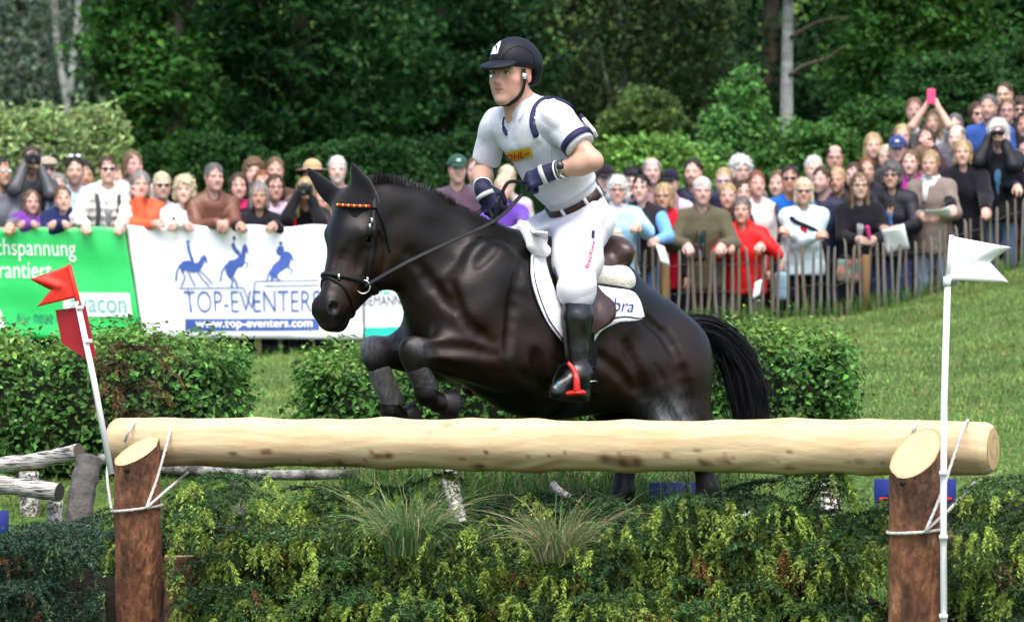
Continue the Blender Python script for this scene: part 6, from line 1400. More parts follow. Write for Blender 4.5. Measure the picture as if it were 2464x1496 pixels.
def sheet(label, c, a, b, th=.002, col=(.8, .81, .83), bend=.03, name='paper', cat='paper', nrm=(0, -1, .3)):
    V = []; n = 6; a, b = np.asarray(a, float), np.asarray(b, float); nn = unit(np.cross(a, b))
    for i in range(n + 1):
        for j in range(n + 1): u, w = i / n - .5, j / n - .5; V.append(np.asarray(c) + a * u + b * w + nn * bend * math.sin(u * 3 + w * 2))
    I = np.arange((n + 1) ** 2).reshape(n + 1, n + 1); f = np.stack([I[:-1, :-1], I[1:, :-1], I[1:, 1:], I[:-1, 1:]], -1).reshape(-1, 4)
    o = mk(name, np.array(V), f, mat('paper_%s' % (col,), col, .7), loc=c); md = o.modifiers.new('t', 'SOLIDIFY'); md.thickness = th; return tag(o, label, cat)
def hand_mid(k): p = PEOPLE[k]; return (p['W'][1] + p['W'][-1]) / 2 + p['B'] @ np.array([0, .07, 0])
sheet('white programme sheet hanging over the fence from the bushy-haired woman’s hands', hand_mid('r27') + np.array([.05, -.06, -.1]), (.19, 0, .06), (-.06, -.06, .22))
sheet('white leaflet held out by the woman in the taupe jacket', hand_mid('r30') + np.array([.08, -.02, .02]), (.22, 0, .06), (-.03, -.1, .1))
sheet('folded white leaflet in the hand of the woman in the dark vest', PEOPLE['r5']['W'][-1] + np.array([.04, -.06, -.12]), (.08, 0, -.03), (.05, 0, -.16), bend=.01)
sheet('white paper in front of the woman with red straps', PEOPLE['l21']['C'] + np.array([-.08, -.2, -.09]), (.2, 0, -.05), (.03, .02, .1))
sheet('white sheet poking out below the red jacket', P(1822, 695, 28.85), (.06, 0, .03), (.02, 0, .14), bend=.01)
p = PEOPLE['r31b']; c = (p['W'][1] + p['W'][-1]) / 2 + p['B'] @ np.array([0, .03, .08]); s = SDF(c, p['B']); s.box((0, 0, 0), (.042, .008, .075), .008); v, f = s.mesh(.005); tag(mk('phone', v, f, mat('phone_pink', (.75, .08, .2), .35), loc=c), 'pink phone held up above the crowd', 'phone')
p = PEOPLE['r26']; c = hand_mid('r26') + np.array([.03, -.03, .05]); s = SDF(c, p['B']); s.cap((0, 0, -.04), (.02, .01, .05), .014, .02, k=.01); v, f = s.mesh(.005); tag(mk('fan', v, f, mat('fan_pink', (.5, .03, .18), .4), loc=c), 'small pink handheld fan of the woman in the black cardigan', 'fan')
p = PEOPLE['r26']; c = p['C'] + p['B'] @ np.array([.08, .16, -.42]); s = SDF(c, p['B']); s.box((0, 0, 0), (.13, .04, .11), .04); v, f = s.mesh(.01, wrinkle(.006, 1.5, 3)); tag(mk('bag', v, f, mat('bag_floral', (.35, .12, .08), .8, vary=(14, (.12, .3, .28), .12)), loc=c), 'floral cloth bag behind the fence at the brown-haired woman’s hip', 'bag')
p = PEOPLE['r18']; c = p['C'] + p['B'] @ np.array([.2, .1, -.5]); s = SDF(c, p['B']); s.box((0, 0, 0), (.06, .06, .13), .04); v, f = s.mesh(.01); tag(mk('bag', v, f, cloth(X_(150, 186, 206)), loc=c), 'light blue shoulder bag of the woman in ice blue', 'bag')
# ------------------------------------------------------------------ the log jump
LA = P(275, 1062, 13.9); LB = P(2390, 1079, 12.3); ld = unit(LB - LA); lu = unit(np.cross(np.cross(ld, HU), ld)) * 1; lw = np.cross(ld, lu)
if lu[2] < 0: lu = -lu
def mat_wood(name, dark=True):
    m = mat(name, attr=True, rough=.62, vary=(5, (.74, .66, .56), .25), bump=(30, .2, .008), spec=.25); 
    for n in m.node_tree.nodes:
        if n.type == 'MAPPING': n.inputs['Scale'].default_value = (.35, 1.6, 3.2)
    return m
NL, NA = 560, 48; tt = np.linspace(0, 1, NL); aa = np.arange(NA) * 2 * np.pi / NA; LEN = np.linalg.norm(LB - LA)
rad = .0965 + .006 * tt + .0028 * np.sin(tt * 17) + .002 * np.sin(tt * 41 + 1)
spots = [(float(RNG.uniform(320, 2350)), float(RNG.uniform(1085, 1150)), float(RNG.uniform(.003, .007)), float(RNG.uniform(.4, .9))) for _ in range(46)] + [(930, 1096, .014, 1), (905, 1097, .012, .7), (1512, 1112, .03, 1.0), (1460, 1104, .02, .7), (985, 1135, .018, .9), (1012, 1140, .012, .8), (1150, 1122, .016, .8), (1160, 1132, .012, .7), (1545, 1138, .012, .6), (1390, 1132, .014, .5), (640, 1086, .012, .9), (600, 1125, .02, .7), (820, 1115, .012, .8), (700, 1138, .02, .5), (1700, 1115, .014, .7), (1740, 1108, .014, .6), (1900, 1125, .012, .6), (2070, 1110, .012, .4), (480, 1115, .02, .4), (2120, 1148, .012, .6), (1280, 1150, .02, .4), (1075, 1022, .016, .4), (1030, 1040, .012, .3), (1190, 1030, .012, .25), (760, 1150, .016, .6), (560, 1092, .01, .7), (1830, 1140, .016, .5), (1605, 1095, .009, .6)]
bumps = [(930, .009), (620, .005), (1290, .007), (1510, .006), (1740, .005), (400, .004), (2090, .006), (1130, .006), (1905, .005), (770, .005)]
LC = LA + (LB - LA) * tt[:, None]; lpx = 1232 + LC[:, 0] / LC[:, 1] * F
for b, h in bumps: rad = rad + h * np.exp(-((lpx - b) / 36) ** 2)
ch = np.clip(np.minimum(tt, 1 - tt) * LEN / .03, 0, 1); rr_ = rad * (.80 + .2 * np.sqrt(ch))
lump = 1 + .016 * np.sin(3 * aa[None] + 9 * tt[:, None]) + .012 * np.sin(5 * aa[None] - 14 * tt[:, None])
lv = LC[:, None] + (np.cos(aa)[None, :, None] * lu + np.sin(aa)[None, :, None] * lw) * (rr_[:, None] * lump)[..., None]; lv = lv.reshape(-1, 3)
I = np.arange(NL * NA).reshape(NL, NA); J = np.roll(I, -1, 1); lf = np.stack([I[:-1], J[:-1], J[1:], I[1:]], -1).reshape(-1, 4)
lc = np.tile(np.array([.68, .53, .33]), (len(lv), 1)); gr = .5 + .5 * np.sin(aa[None] * 7 + 4 * np.sin(tt[:, None] * 9)) ; lc *= (.9 + .12 * gr.reshape(-1))[:, None]
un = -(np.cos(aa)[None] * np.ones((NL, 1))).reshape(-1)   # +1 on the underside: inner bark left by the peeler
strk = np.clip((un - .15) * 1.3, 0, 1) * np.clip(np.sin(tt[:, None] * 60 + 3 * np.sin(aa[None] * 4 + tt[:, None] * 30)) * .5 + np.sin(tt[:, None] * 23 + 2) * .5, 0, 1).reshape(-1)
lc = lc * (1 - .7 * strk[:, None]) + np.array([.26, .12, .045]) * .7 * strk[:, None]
fib = .5 + .5 * np.sin(aa[None] * 31 + 6 * np.sin(tt[:, None] * 7) + 2.5 * np.sin(tt[:, None] * 31)); lc *= (.86 + .2 * fib.reshape(-1))[:, None]
LGB = BVHTree.FromPolygons([tuple(p) for p in lv], [tuple(int(i) for i in q) for q in lf])
for sx, sy, sr, sw in spots:
    p = onto(sx, sy, 0, LGB)
    if p is None: continue
    sr *= 1.25; dv = lv - p; al = dv @ ld; pe = np.sqrt(np.maximum((dv ** 2).sum(1) - al ** 2, 0)); w = np.clip(1.25 * sw, 0, 1) * np.exp(-((al / (sr * 1.9)) ** 2 + (pe / (sr * .9)) ** 2) ** 2)
    wob = .85 + .15 * np.sin(al * 90 + sx); lc = lc * (1 - (w * wob)[:, None]) + np.array([.13, .045, .016]) * (w * wob)[:, None]
lg = thing('log_rail', 'long pale peeled log laid across two bark-covered posts as a jump', 'log', LC[NL // 2])
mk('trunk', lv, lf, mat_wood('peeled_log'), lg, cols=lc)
def mat_rings(name, c1, c2):
    m = bpy.data.materials.new(name); m.use_nodes = True; N = m.node_tree.nodes; L = m.node_tree.links; b = N['Principled BSDF']; at = N.new('ShaderNodeAttribute'); at.attribute_name = 'Col'; L.new(at.outputs['Color'], b.inputs['Base Color']); b.inputs['Roughness'].default_value = .75
    nz = N.new('ShaderNodeTexNoise'); nz.inputs['Scale'].default_value = 60; bp = N.new('ShaderNodeBump'); bp.inputs['Strength'].default_value = .4; bp.inputs['Distance'].default_value = .01; L.new(nz.outputs['Fac'], bp.inputs['Height']); L.new(bp.outputs[0], b.inputs['Normal']); return m
M_RING = mat_rings('cut_wood', 0, 0)
def disc(name, c, u, w, ru, rw, par, base=(.62, .44, .2), heart=.0, nr=14, na=40, dome=.0, m=M_RING, n=None):
    V = [np.asarray(c, float)]; C = [np.array(base) * .75]; nn = unit(np.cross(u, w)) if n is None else n
    for i in range(1, nr + 1):
        q = i / nr
        for a in np.linspace(0, 2 * np.pi, na + 1)[:-1]:
            V.append(c + (np.cos(a) * u * ru + np.sin(a) * w * rw) * q * (1 + .02 * np.sin(3 * a)) + nn * dome * (1 - q * q))
            k_ = .88 + .14 * math.sin(i * 2.4 + math.sin(a * 2)) - heart * math.exp(-((q - .55) / .2) ** 2) * (.5 + .5 * math.sin(a * 3 + i)); C.append(np.array(base) * k_)
    f = [(0, 1 + j, 1 + (j + 1) % na) for j in range(na)] + [(1 + (i - 1) * na + j, 1 + i * na + j, 1 + i * na + (j + 1) % na, 1 + (i - 1) * na + (j + 1) % na) for i in range(1, nr) for j in range(na)]
    return mk(name, np.array(V), f, m, par, cols=np.array(C))
disc('cut_face', LB + ld * .001, lu, lw, rr_[-1] * .99, rr_[-1] * .99, lg, heart=.35, dome=.004, n=ld); disc('cut_face', LA - ld * .001, lu, lw, rr_[0] * .99, rr_[0] * .99, lg, heart=.2, n=-ld)
# pine posts with slanting cuts
def mat_pine():
    m = bpy.data.materials.new('pine_bark'); m.use_nodes = True; N = m.node_tree.nodes; L = m.node_tree.links; b = N['Principled BSDF']; tc = N.new('ShaderNodeTexCoord'); mp = N.new('ShaderNodeMapping'); mp.inputs['Scale'].default_value = (1, 1, .42); L.new(tc.outputs['Object'], mp.inputs[0])
    a = N.new('ShaderNodeTexNoise'); a.inputs['Scale'].default_value = 17; a.inputs['Detail'].default_value = 8; a.inputs['Roughness'].default_value = .7; L.new(mp.outputs[0], a.inputs[0])
    v = N.new('ShaderNodeTexVoronoi'); v.feature = 'DISTANCE_TO_EDGE'; v.inputs['Scale'].default_value = 26; L.new(mp.outputs[0], v.inputs['Vector'])
    r = N.new('ShaderNodeValToRGB'); e = r.color_ramp.elements; e[0].position = .28; e[0].color = (.03, .016, .011, 1); e[1].position = .7; e[1].color = (.42, .26, .17, 1); q = e.new(.46); q.color = (.17, .065, .028, 1); q = e.new(.58); q.color = (.3, .125, .052, 1)
    L.new(a.outputs['Fac'], r.inputs[0])
    big = N.new('ShaderNodeTexNoise'); big.inputs['Scale'].default_value = 3.2; big.inputs['Detail'].default_value = 4; L.new(mp.outputs[0], big.inputs[0]); r2 = N.new('ShaderNodeValToRGB'); r2.color_ramp.elements[0].position = .36; r2.color_ramp.elements[0].color = (.14, .13, .12, 1); r2.color_ramp.elements[1].position = .46; r2.color_ramp.elements[1].color = (1, 1, 1, 1); L.new(big.outputs['Fac'], r2.inputs[0])
    mx = N.new('ShaderNodeMix'); mx.data_type = 'RGBA'; mx.blend_type = 'MULTIPLY'; mx.inputs['Factor'].default_value = .8; L.new(r.outputs[0], mx.inputs['A']); L.new(r2.outputs[0], mx.inputs['B']); L.new(mx.outputs['Result'], b.inputs['Base Color']); b.inputs['Roughness'].default_value = .85
    ad = N.new('ShaderNodeMath'); ad.operation = 'MULTIPLY_ADD'; ad.inputs[1].default_value = .6; L.new(v.outputs['Distance'], ad.inputs[0]); L.new(a.outputs['Fac'], ad.inputs[2]); bp = N.new('ShaderNodeBump'); bp.inputs['Strength'].default_value = 1.; bp.inputs['Distance'].default_value = .04; L.new(ad.outputs[0], bp.inputs['Height']); L.new(bp.outputs[0], b.inputs['Normal']); return m
M_PINE = mat_pine()
def post(label, px, Y, w, zc, slope, z0, lean=0.):
    """slope: cut plane normal direction (x, y gradients of height)"""
    c = P(px, 748, Y); c[2] = 0; r = w / 2 / SC(Y); n = 28; t = thing('jump_post', label, 'post', (c[0], c[1], z0), 'posts of the log jump'); V = []; rows = 36; a = np.arange(n) * 2 * np.pi / n
    top = np.array([zc + slope[0] * r * math.cos(q) + slope[1] * r * math.sin(q) for q in a])
    for i in range(rows):
        f_ = i / (rows - 1)
        for j in range(n):
            z = z0 - .1 + (top[j] - z0 + .1) * f_; rj = r * (1.04 - .06 * f_) * (1 + .02 * math.sin(3 * a[j] + z * 5) + .012 * math.sin(7 * a[j] - z * 19) + RNG.normal() * .016)
            V.append((c[0] + lean * (z - zc) + rj * math.cos(a[j]), c[1] + rj * math.sin(a[j]), z))
    V = np.array(V); I = np.arange(rows * n).reshape(rows, n); J = np.roll(I, -1, 1); f = np.stack([I[:-1], J[:-1], J[1:], I[1:]], -1).reshape(-1, 4); mk('trunk', V, f, M_PINE, t)
    rim = V[-n:]; cc = rim.mean(0); R_ = []; C = []; nr = 9
    for i in range(nr + 1):
        q = i / nr; R_ += list(cc + (rim - cc) * max(q, .02) * .995 + np.array([0, 0, .003])); k_ = .92 + .1 * math.sin(i * 2.2); C += [np.array([.72, .5, .25]) * (k_ if i < nr else .45)] * n
    I = np.arange((nr + 1) * n).reshape(nr + 1, n); J = np.roll(I, -1, 1); f = np.stack([I[:-1], I[1:], J[1:], J[:-1]], -1).reshape(-1, 4); mk('cut_face', np.array(R_), f, M_RING, t, cols=np.array(C)); return t, c, r
ptL, cL, rL = post('left bark post of the jump beside the red flags', 330, 13.62, 112, 1.6 + (748 - 1086) / SC(13.62), (.45, .42), .05, -.012)
ptR, cR, rR = post('right bark post of the jump behind the white flag pole', 2204, 12.2, 126, 1.6 + (748 - 1092) / SC(12.2), (.55, .75), .0, .01)
for p, t in ((P(306, 1130, 13.53), ptL), (P(2172, 1162, 12.1), ptR)): v, f = ico(p, (.012, .012, .012), 10, 6); mk('bolt_hole', v, f, mat('hole_black', (.01, .008, .007), .9), t)
# ropes
M_ROPE = mat('rope', (.68, .66, .62), .9, vary=(60, (.45, .43, .4), .3), bump=(220, 1., .006))
def rope(name, label, lines, r=.0065):
    ps = [[P(*q) for q in l] for l in lines]; t = thing(name, label, 'rope', ps[0][0], 'ropes lashing the log to its posts')
    for l in ps:
        q = spline(l, 40); mb = MB()
        for ph in (0, 2.1, 4.2):
            tg = np.gradient(q, axis=0); tg /= np.linalg.norm(tg, axis=1)[:, None]; u = np.cross(tg, np.array([.3, .9, .2])); u /= np.linalg.norm(u, axis=1)[:, None]; w = np.cross(tg, u); s_ = np.arange(40) * 1.3 + ph
            mb.tube(q + (np.cos(s_)[:, None] * u + np.sin(s_)[:, None] * w) * r * .45, r * .62, 6)
        mb.build('strand', M_ROPE, t)
def wrap(c, r, z, a0, a1, tilt=0., n=10): return [(lambda p: (1232 + p[0] / p[1] * F, 748 - (p[2] - HC) * F / p[1], p[1]))(np.array([c[0] + (r + .008) * math.cos(a), c[1] + (r + .008) * math.sin(a), z + tilt * math.cos(a)])) for a in np.linspace(a0, a1, n)]
zL = 1.6 + (748 - 1226) / SC(13.5); zR = 1.6 + (748 - 1280) / SC(12.1)
rope('rope', 'white rope tied round the left post and over the log', [wrap(cL, rL, zL, -3.9, .3, .012), [(352, 1222, 13.5), (378, 1150, 13.58), (398, 1080, 13.62), (412, 1030, 13.7), (420, 1008, 13.82), (426, 1012, 13.95)], [(352, 1222, 13.5), (400, 1180, 13.6), (452, 1136, 13.9)], [(268, 1225, 13.55), (258, 1150, 13.6), (262, 1100, 13.66)], [(300, 1062, 13.75), (312, 1034, 13.72), (330, 1010, 13.83), (338, 1010, 13.92)]])
rope('rope', 'white rope tied round the right post and over the log', [wrap(cR, rR, zR, -4.2, .4, .008), [(2228, 1276, 12.08), (2262, 1195, 12.12), (2296, 1095, 12.17), (2318, 1030, 12.22), (2328, 1012, 12.32), (2330, 1016, 12.45)], [(2228, 1276, 12.08), (2290, 1220, 12.2), (2344, 1160, 12.5)], [(2194, 1052, 12.36), (2200, 1030, 12.34), (2212, 1012, 12.42)]])
# flags
M_POLE = mat('pole_white', (.8, .8, .82), .4, spec=.4); M_RED = mat('flag_red', (.62, .025, .012), .45, vary=(8, (.52, .02, .01), .3)); M_REDD = mat('board_red', (.32, .012, .02), .5, vary=(6, (.25, .01, .015), .3))
def flat_poly(name, pts, Y, th, m, par, bow=.0):
    from mathutils.geometry import tessellate_polygon
    p = [P(x, y, Y) for x, y in pts]; n = len(p); k = np.array(p); tri = [tuple(t) for t in tessellate_polygon([[Vector((q[0], q[2], 0)) for q in p]])]
    V = np.vstack([k, k + np.array([0, th, 0])]); f = tri + [tuple(i + n for i in t[::-1]) for t in tri] + [(i, i + n, (i + 1) % n + n, (i + 1) % n) for i in range(n)]; return mk(name, V, f, m, par, smooth=False)
def swallow(pt, pb, tt_, nt_, tb, Y, m, par, ph):
    pt, pb, tt_, nt_, tb = (np.array(q, float) for q in (pt, pb, tt_, nt_, tb)); pm = (pt + pb) / 2; V = []; n = 12; k = 6
    for half, (A, B, C_, D_) in enumerate(((pt, tt_, nt_, pm), (pm, nt_, tb, pb))):
        for j in range(k + 1):
            if half and j == 0: continue
            for i in range(n + 1):
                u, w_ = i / n, j / k; p = A * (1 - u) * (1 - w_) + B * u * (1 - w_) + C_ * u * w_ + D_ * (1 - u) * w_; q = P(p[0], p[1], Y); q[1] += u * (.016 * math.sin(u * 5 + ph + 1.2 * (w_ + half)) + .006 * math.sin(u * 11 + 3 * w_ + ph)); V.append(q)
    I = np.arange(len(V)).reshape(-1, n + 1); f = np.stack([I[:-1, :-1], I[1:, :-1], I[1:, 1:], I[:-1, 1:]], -1).reshape(-1, 4); o = mk('flag', np.array(V), f, m, par); md = o.modifiers.new('t', 'SOLIDIFY'); md.thickness = .003; return o
fl1 = thing('marker_flag', 'red swallowtail flag and red board on a leaning white pole', 'flag', P(272, 1140, 13.45))
mb = MB(); mb.tube([P(268, 1140, 13.44), P(225, 910, 13.44), P(186, 725, 13.44)], [.0125, .0125, .0115], 10); mb.build('pole', M_POLE, fl1)
swallow((170, 636), (192, 714), (75, 672), (124, 698), (88, 738), 13.44, M_RED, fl1, .3); mb = MB(); mb.tube([P(166, 636, 13.44), P(184, 712, 13.44), P(190, 740, 13.44)], [.009, .01, .0125], 8); mb.build('flag_sleeve', M_RED, fl1)
flat_poly('number_board', [(133, 746), (206, 736), (232, 859), (206, 863), (148, 824)], 13.47, .005, M_REDD, fl1)
for x, y in ((192, 741), (213, 822)): mb = MB(); mb.tube([P(x - 8, y, 13.425), P(x + 9, y - 2, 13.425)], .008, 8); mb.build('clip', M_POLE, fl1)
fl2 = thing('marker_flag', 'white swallowtail flag on a tall white pole at the right post', 'flag', (P(2270, 748, 12.05)[0], 12.05, 0))
mb = MB(); mb.tube([P(2272, 1760, 12.05), P(2270, 1200, 12.05), P(2272, 950, 12.05), P(2280, 690, 12.05)], [.0125, .0125, .0125, .0115], 10); mb.build('pole', M_POLE, fl2)
swallow((2289, 568), (2276, 673), (2432, 596), (2384, 630), (2428, 679), 12.05, mat('flag_white', (.8, .8, .82), .7, bump=(60, .3, .004)), fl2, 1.4); mb = MB(); mb.tube([P(2290, 566, 12.05), P(2280, 672, 12.05)], .0085, 8); mb.tube([P(2280, 666, 12.05), P(2278, 688, 12.05)], .0145, 10); mb.build('flag_sleeve', M_POLE, fl2)
for y in (1138, 1292, 1482): mb = MB(); mb.tube([P(2260, y, 12.03), P(2280, y, 12.03)], .009, 8); mb.build('clip', M_POLE, fl2)

# ------------------------------------------------------------------ hedges
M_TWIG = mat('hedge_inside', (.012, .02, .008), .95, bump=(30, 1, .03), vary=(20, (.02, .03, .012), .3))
def hedge(label, x0, x1, ytop, Y, depth, n, rag=.045):
    a, b = P(x0, 748, Y), P(x1, 748, Y); hw = (b[0] - a[0]) / 2; cx = (a[0] + b[0]) / 2; zt = HC + (748 - ytop) / F * Y; zb = float(ground(cx, Y)) - .05; hz = (zt - zb) / 2; cz = (zt + zb) / 2
    t = thing('hedge', label, 'hedge', (cx, Y, zb), 'clipped leafy hedges in the meadow'); c = np.array([cx, Y, cz]); hh = np.array([hw, depth / 2, hz])
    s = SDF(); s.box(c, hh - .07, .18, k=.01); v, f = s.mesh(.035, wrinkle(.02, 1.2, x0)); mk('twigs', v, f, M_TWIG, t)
    # sample a rounded box shell
    u = RNG.uniform(-1, 1, (n * 3, 3)); fc = RNG.choice(3, n * 3, p=np.array([hh[1] * hh[2], hh[0] * hh[2], hh[0] * hh[1]]) / (hh[1] * hh[2] + hh[0] * hh[2] + hh[0] * hh[1])); u[np.arange(n * 3), fc] = np.sign(u[np.arange(n * 3), fc]); p = u * hh; rd = .2
    q = np.clip(p, -(hh - rd), hh - rd); d = p - q; dn = np.linalg.norm(d, axis=1)[:, None] + 1e-9; nr = d / dn; p = q + nr * rd
    ok = (p[:, 1] < hh[1] * .3) | (p[:, 2] > 0) | (RNG.uniform(size=len(p)) < .3); p, nr = p[ok][:n], nr[ok][:n]
    lumpy = (np.sin(p[:, 0] * 9 + x0) * np.sin(p[:, 2] * 11 + 1) + np.sin(p[:, 0] * 23 + p[:, 1] * 13)) * .034
    p = p + nr * (lumpy + RNG.normal(size=len(p)) * rag - .03)[:, None] + c
    up_ = RNG.uniform(size=len(p)) < .05; p[up_] += nr[up_] * RNG.uniform(.03, .1, (up_.sum(), 1))
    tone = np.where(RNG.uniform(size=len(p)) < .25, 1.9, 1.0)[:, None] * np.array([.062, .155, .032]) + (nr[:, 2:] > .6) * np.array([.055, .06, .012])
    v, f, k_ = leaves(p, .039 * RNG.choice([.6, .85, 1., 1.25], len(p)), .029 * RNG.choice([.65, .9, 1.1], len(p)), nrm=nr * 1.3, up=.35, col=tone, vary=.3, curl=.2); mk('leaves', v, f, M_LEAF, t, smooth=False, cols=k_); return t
hedge('broad clipped hedge at the left behind the red flags', -160, 582, 822, 16.6, 1.0, 17000)
hedge('clipped hedge behind the horse’s forelegs', 728, 1560, 856, 17.0, .9, 17000)
hedge('clipped hedge behind the horse’s tail at the right', 1690, 2036, 806, 17.4, .95, 10500)

# ------------------------------------------------------------------ birch rails, posts and stumps
def round_log(name, label, pts, r, m, cat, par=None, cut=True, grp=None, endcol=(.3, .24, .17), close=(1, 1)):
    q = spline([P(*p) for p in pts], 26); t = thing(name, label, cat, q[0], grp) if par is None else par
    rr = (np.full(26, r) if np.ndim(r) == 0 else np.linspace(r[0], r[1], 26)) * (1 + .04 * np.sin(np.arange(26) * 1.3)); mb = MB(); mb.tube(q, rr, 16); mb.build('stem', m, t)
    for e, i, j in ((0, 0, 1), (1, -1, -2)):
        if close[e]:
            d = unit(q[i] - q[j]); u = unit(np.cross(d, HU + .01)); disc('cut_face', q[i] + d * .002, u, np.cross(d, u), rr[i] * .97, rr[i] * .97, t, base=endcol, nr=6, na=20, n=d)
    return t
GB = 'birch logs of the rustic rails'
round_log('birch_rail', 'upper white birch rail at the left edge behind the red flag pole', [(-160, 1128, 15.4), (60, 1112, 15.2), (190, 1086, 15.0)], .037, M_BIRCH, 'birch log', grp=GB, endcol=(.1, .075, .06))
round_log('birch_rail', 'lower white birch rail at the left edge with a dark sawn end', [(-160, 1150, 14.7), (20, 1168, 14.6), (142, 1184, 14.5)], .041, M_BIRCH, 'birch log', grp=GB, endcol=(.05, .04, .035))
round_log('birch_post', 'grey birch post under the lower rail', [(132, 1205, 14.62), (134, 1320, 14.62), (138, 1440, 14.62)], .036, M_BIRCH, 'post', grp=GB)
round_log('birch_post', 'short grey birch post further back at the left', [(70, 1135, 15.1), (72, 1230, 15.1), (74, 1330, 15.1)], .045, M_BIRCH, 'post', grp=GB)
round_log('birch_rail', 'birch rail running behind the log right of the left post', [(240, 1102, 15.6), (420, 1128, 15.4), (640, 1142, 15.2), (860, 1140, 15.1)], .024, mat('bark_mixed', (.05, .045, .04), .9, vary=(9, (.3, .29, .27), .1), bump=(30, .8, .02)), 'birch log', grp=GB)
round_log('birch_post', 'leaning mossy stump behind the left post', [(215, 1105, 15.0), (195, 1200, 14.9), (185, 1340, 14.8)], .06, mat('bark_grey', (.12, .11, .1), .9, vary=(12, (.05, .05, .045), .3), bump=(30, .8, .02)), 'stump', grp=GB)
round_log('birch_post', 'birch post leaning under the middle of the log', [(1080, 1140, 14.0), (1095, 1210, 13.9), (1118, 1300, 13.8)], (.036, .03), M_BIRCH, 'post', grp=GB)
round_log('birch_post', 'thin post carrying the rail behind the log', [(570, 1140, 15.1), (572, 1200, 15.1), (574, 1300, 15.0)], .035, mat('bark_grey'), 'post', grp=GB)
round_log('birch_piece', 'short silvery birch piece in the grass under the log', [(1330, 1165, 14.3), (1350, 1185, 14.25), (1392, 1210, 14.2)], .018, M_BIRCH, 'birch log', grp=GB)
round_log('birch_piece', 'white broken stick lying near the blue sign', [(1740, 1246, 14.2), (1775, 1240, 14.2), (1806, 1236, 14.2)], .013, mat('white_stick', (.6, .62, .62), .7), 'stick', grp=GB)
round_log('birch_piece', 'grey birch stump between the blue signs', [(1990, 1165, 15.2), (1998, 1210, 15.1), (2005, 1270, 15.0)], (.045, .05), M_BIRCH, 'stump', grp=GB)
M_RBARK = mat('bark_red', (.17, .07, .035), .9, vary=(14, (.06, .03, .02), .3), bump=(26, .9, .02))
round_log('sawn_stump', 'sawn stump with a pale top just right of the left post', [(432, 1338, 13.35), (432, 1420, 13.35), (432, 1560, 13.35)], .062, M_RBARK, 'stump', endcol=(.62, .46, .24), close=(1, 0))
round_log('sawn_stump', 'second reddish stump half hidden by the spruce', [(498, 1330, 13.5), (498, 1420, 13.5), (498, 1560, 13.5)], .05, M_RBARK, 'stump', endcol=(.4, .25, .13), close=(1, 0))
round_log('bark_log', 'reddish log lying behind the right post', [(2050, 1290, 13.3), (2200, 1302, 13.1), (2342, 1310, 12.9)], .026, M_RBARK, 'log', endcol=(.5, .33, .18))
round_log('bark_log', 'grey bark slab poking out of the spruce left of centre', [(500, 1266, 13.5), (560, 1276, 13.4), (640, 1290, 13.35)], .022, mat('bark_grey'), 'log')
# blue signs
def sign(label, x0, x1, y0, y1, Y, words, red):
    c = P((x0 + x1) / 2, (y0 + y1) / 2, Y); w, h = (x1 - x0) / 2 / SC(Y), (y1 - y0) / 2 / SC(Y); t = thing('advert_board', label, 'sign', (c[0], Y, c[2] - h), 'small blue advertising boards on the ground'); mb = MB(); mb.box(c, (w, .012, h)); mb.build('panel', mat('sign_blue', (.012, .025, .17), .45, vary=(4, (.01, .02, .13), .3)), t)
    if red: mb = MB(); mb.box(P((red[0] + red[2]) / 2, (red[1] + red[3]) / 2, Y - .014), ((red[2] - red[0]) / 2 / SC(Y), .001, 4.2 / SC(Y))); mb.build('red_line', mat('sign_red', (.55, .02, .02), .5), t)
    for s_, q in words:
        v, f = text_mesh(s_, .0, .02); q = np.array(q, float); W = []
        for x, y, _ in v: p = q[0] * (1 - x) * y + q[1] * x * y + q[2] * x * (1 - y) + q[3] * (1 - x) * (1 - y); W.append(P(p[0], p[1], Y - .016))
        mk('lettering', np.array(W), f, mat('sign_gold', (.42, .26, .08), .5), t, smooth=False)
    for x in (x0 + 14, x1 - 14): p = P(x, y1, Y + .03); g_ = float(ground(p[0], Y + .03)); mb = MB(); mb.box((p[0], Y + .03, (p[2] + .1 + g_ - .1) / 2), (.012, .01, max(.02, (p[2] + .1 - g_ + .1) / 2))); mb.build('leg', M_WOOD, t)
sign('blue board with red line and gold lettering under the middle of the log', 1562, 1708, 1160, 1292, 14.9, [('Or', [(1590, 1240), (1624, 1240), (1624, 1282), (1590, 1282)]), ('Sım', [(1642, 1240), (1706, 1240), (1706, 1278), (1642, 1278)])], (1575, 1226, 1706, 1226))
sign('blue board with gold lettering partly behind the right post', 2104, 2300, 1152, 1262, 14.6, [('W', [(2116, 1214), (2146, 1214), (2146, 1252), (2116, 1252)])], (2116, 1200, 2290, 1200))
sign('blue board at the lower left edge', -120, 20, 1228, 1344, 14.4, [], (-110, 1318, 16, 1318))

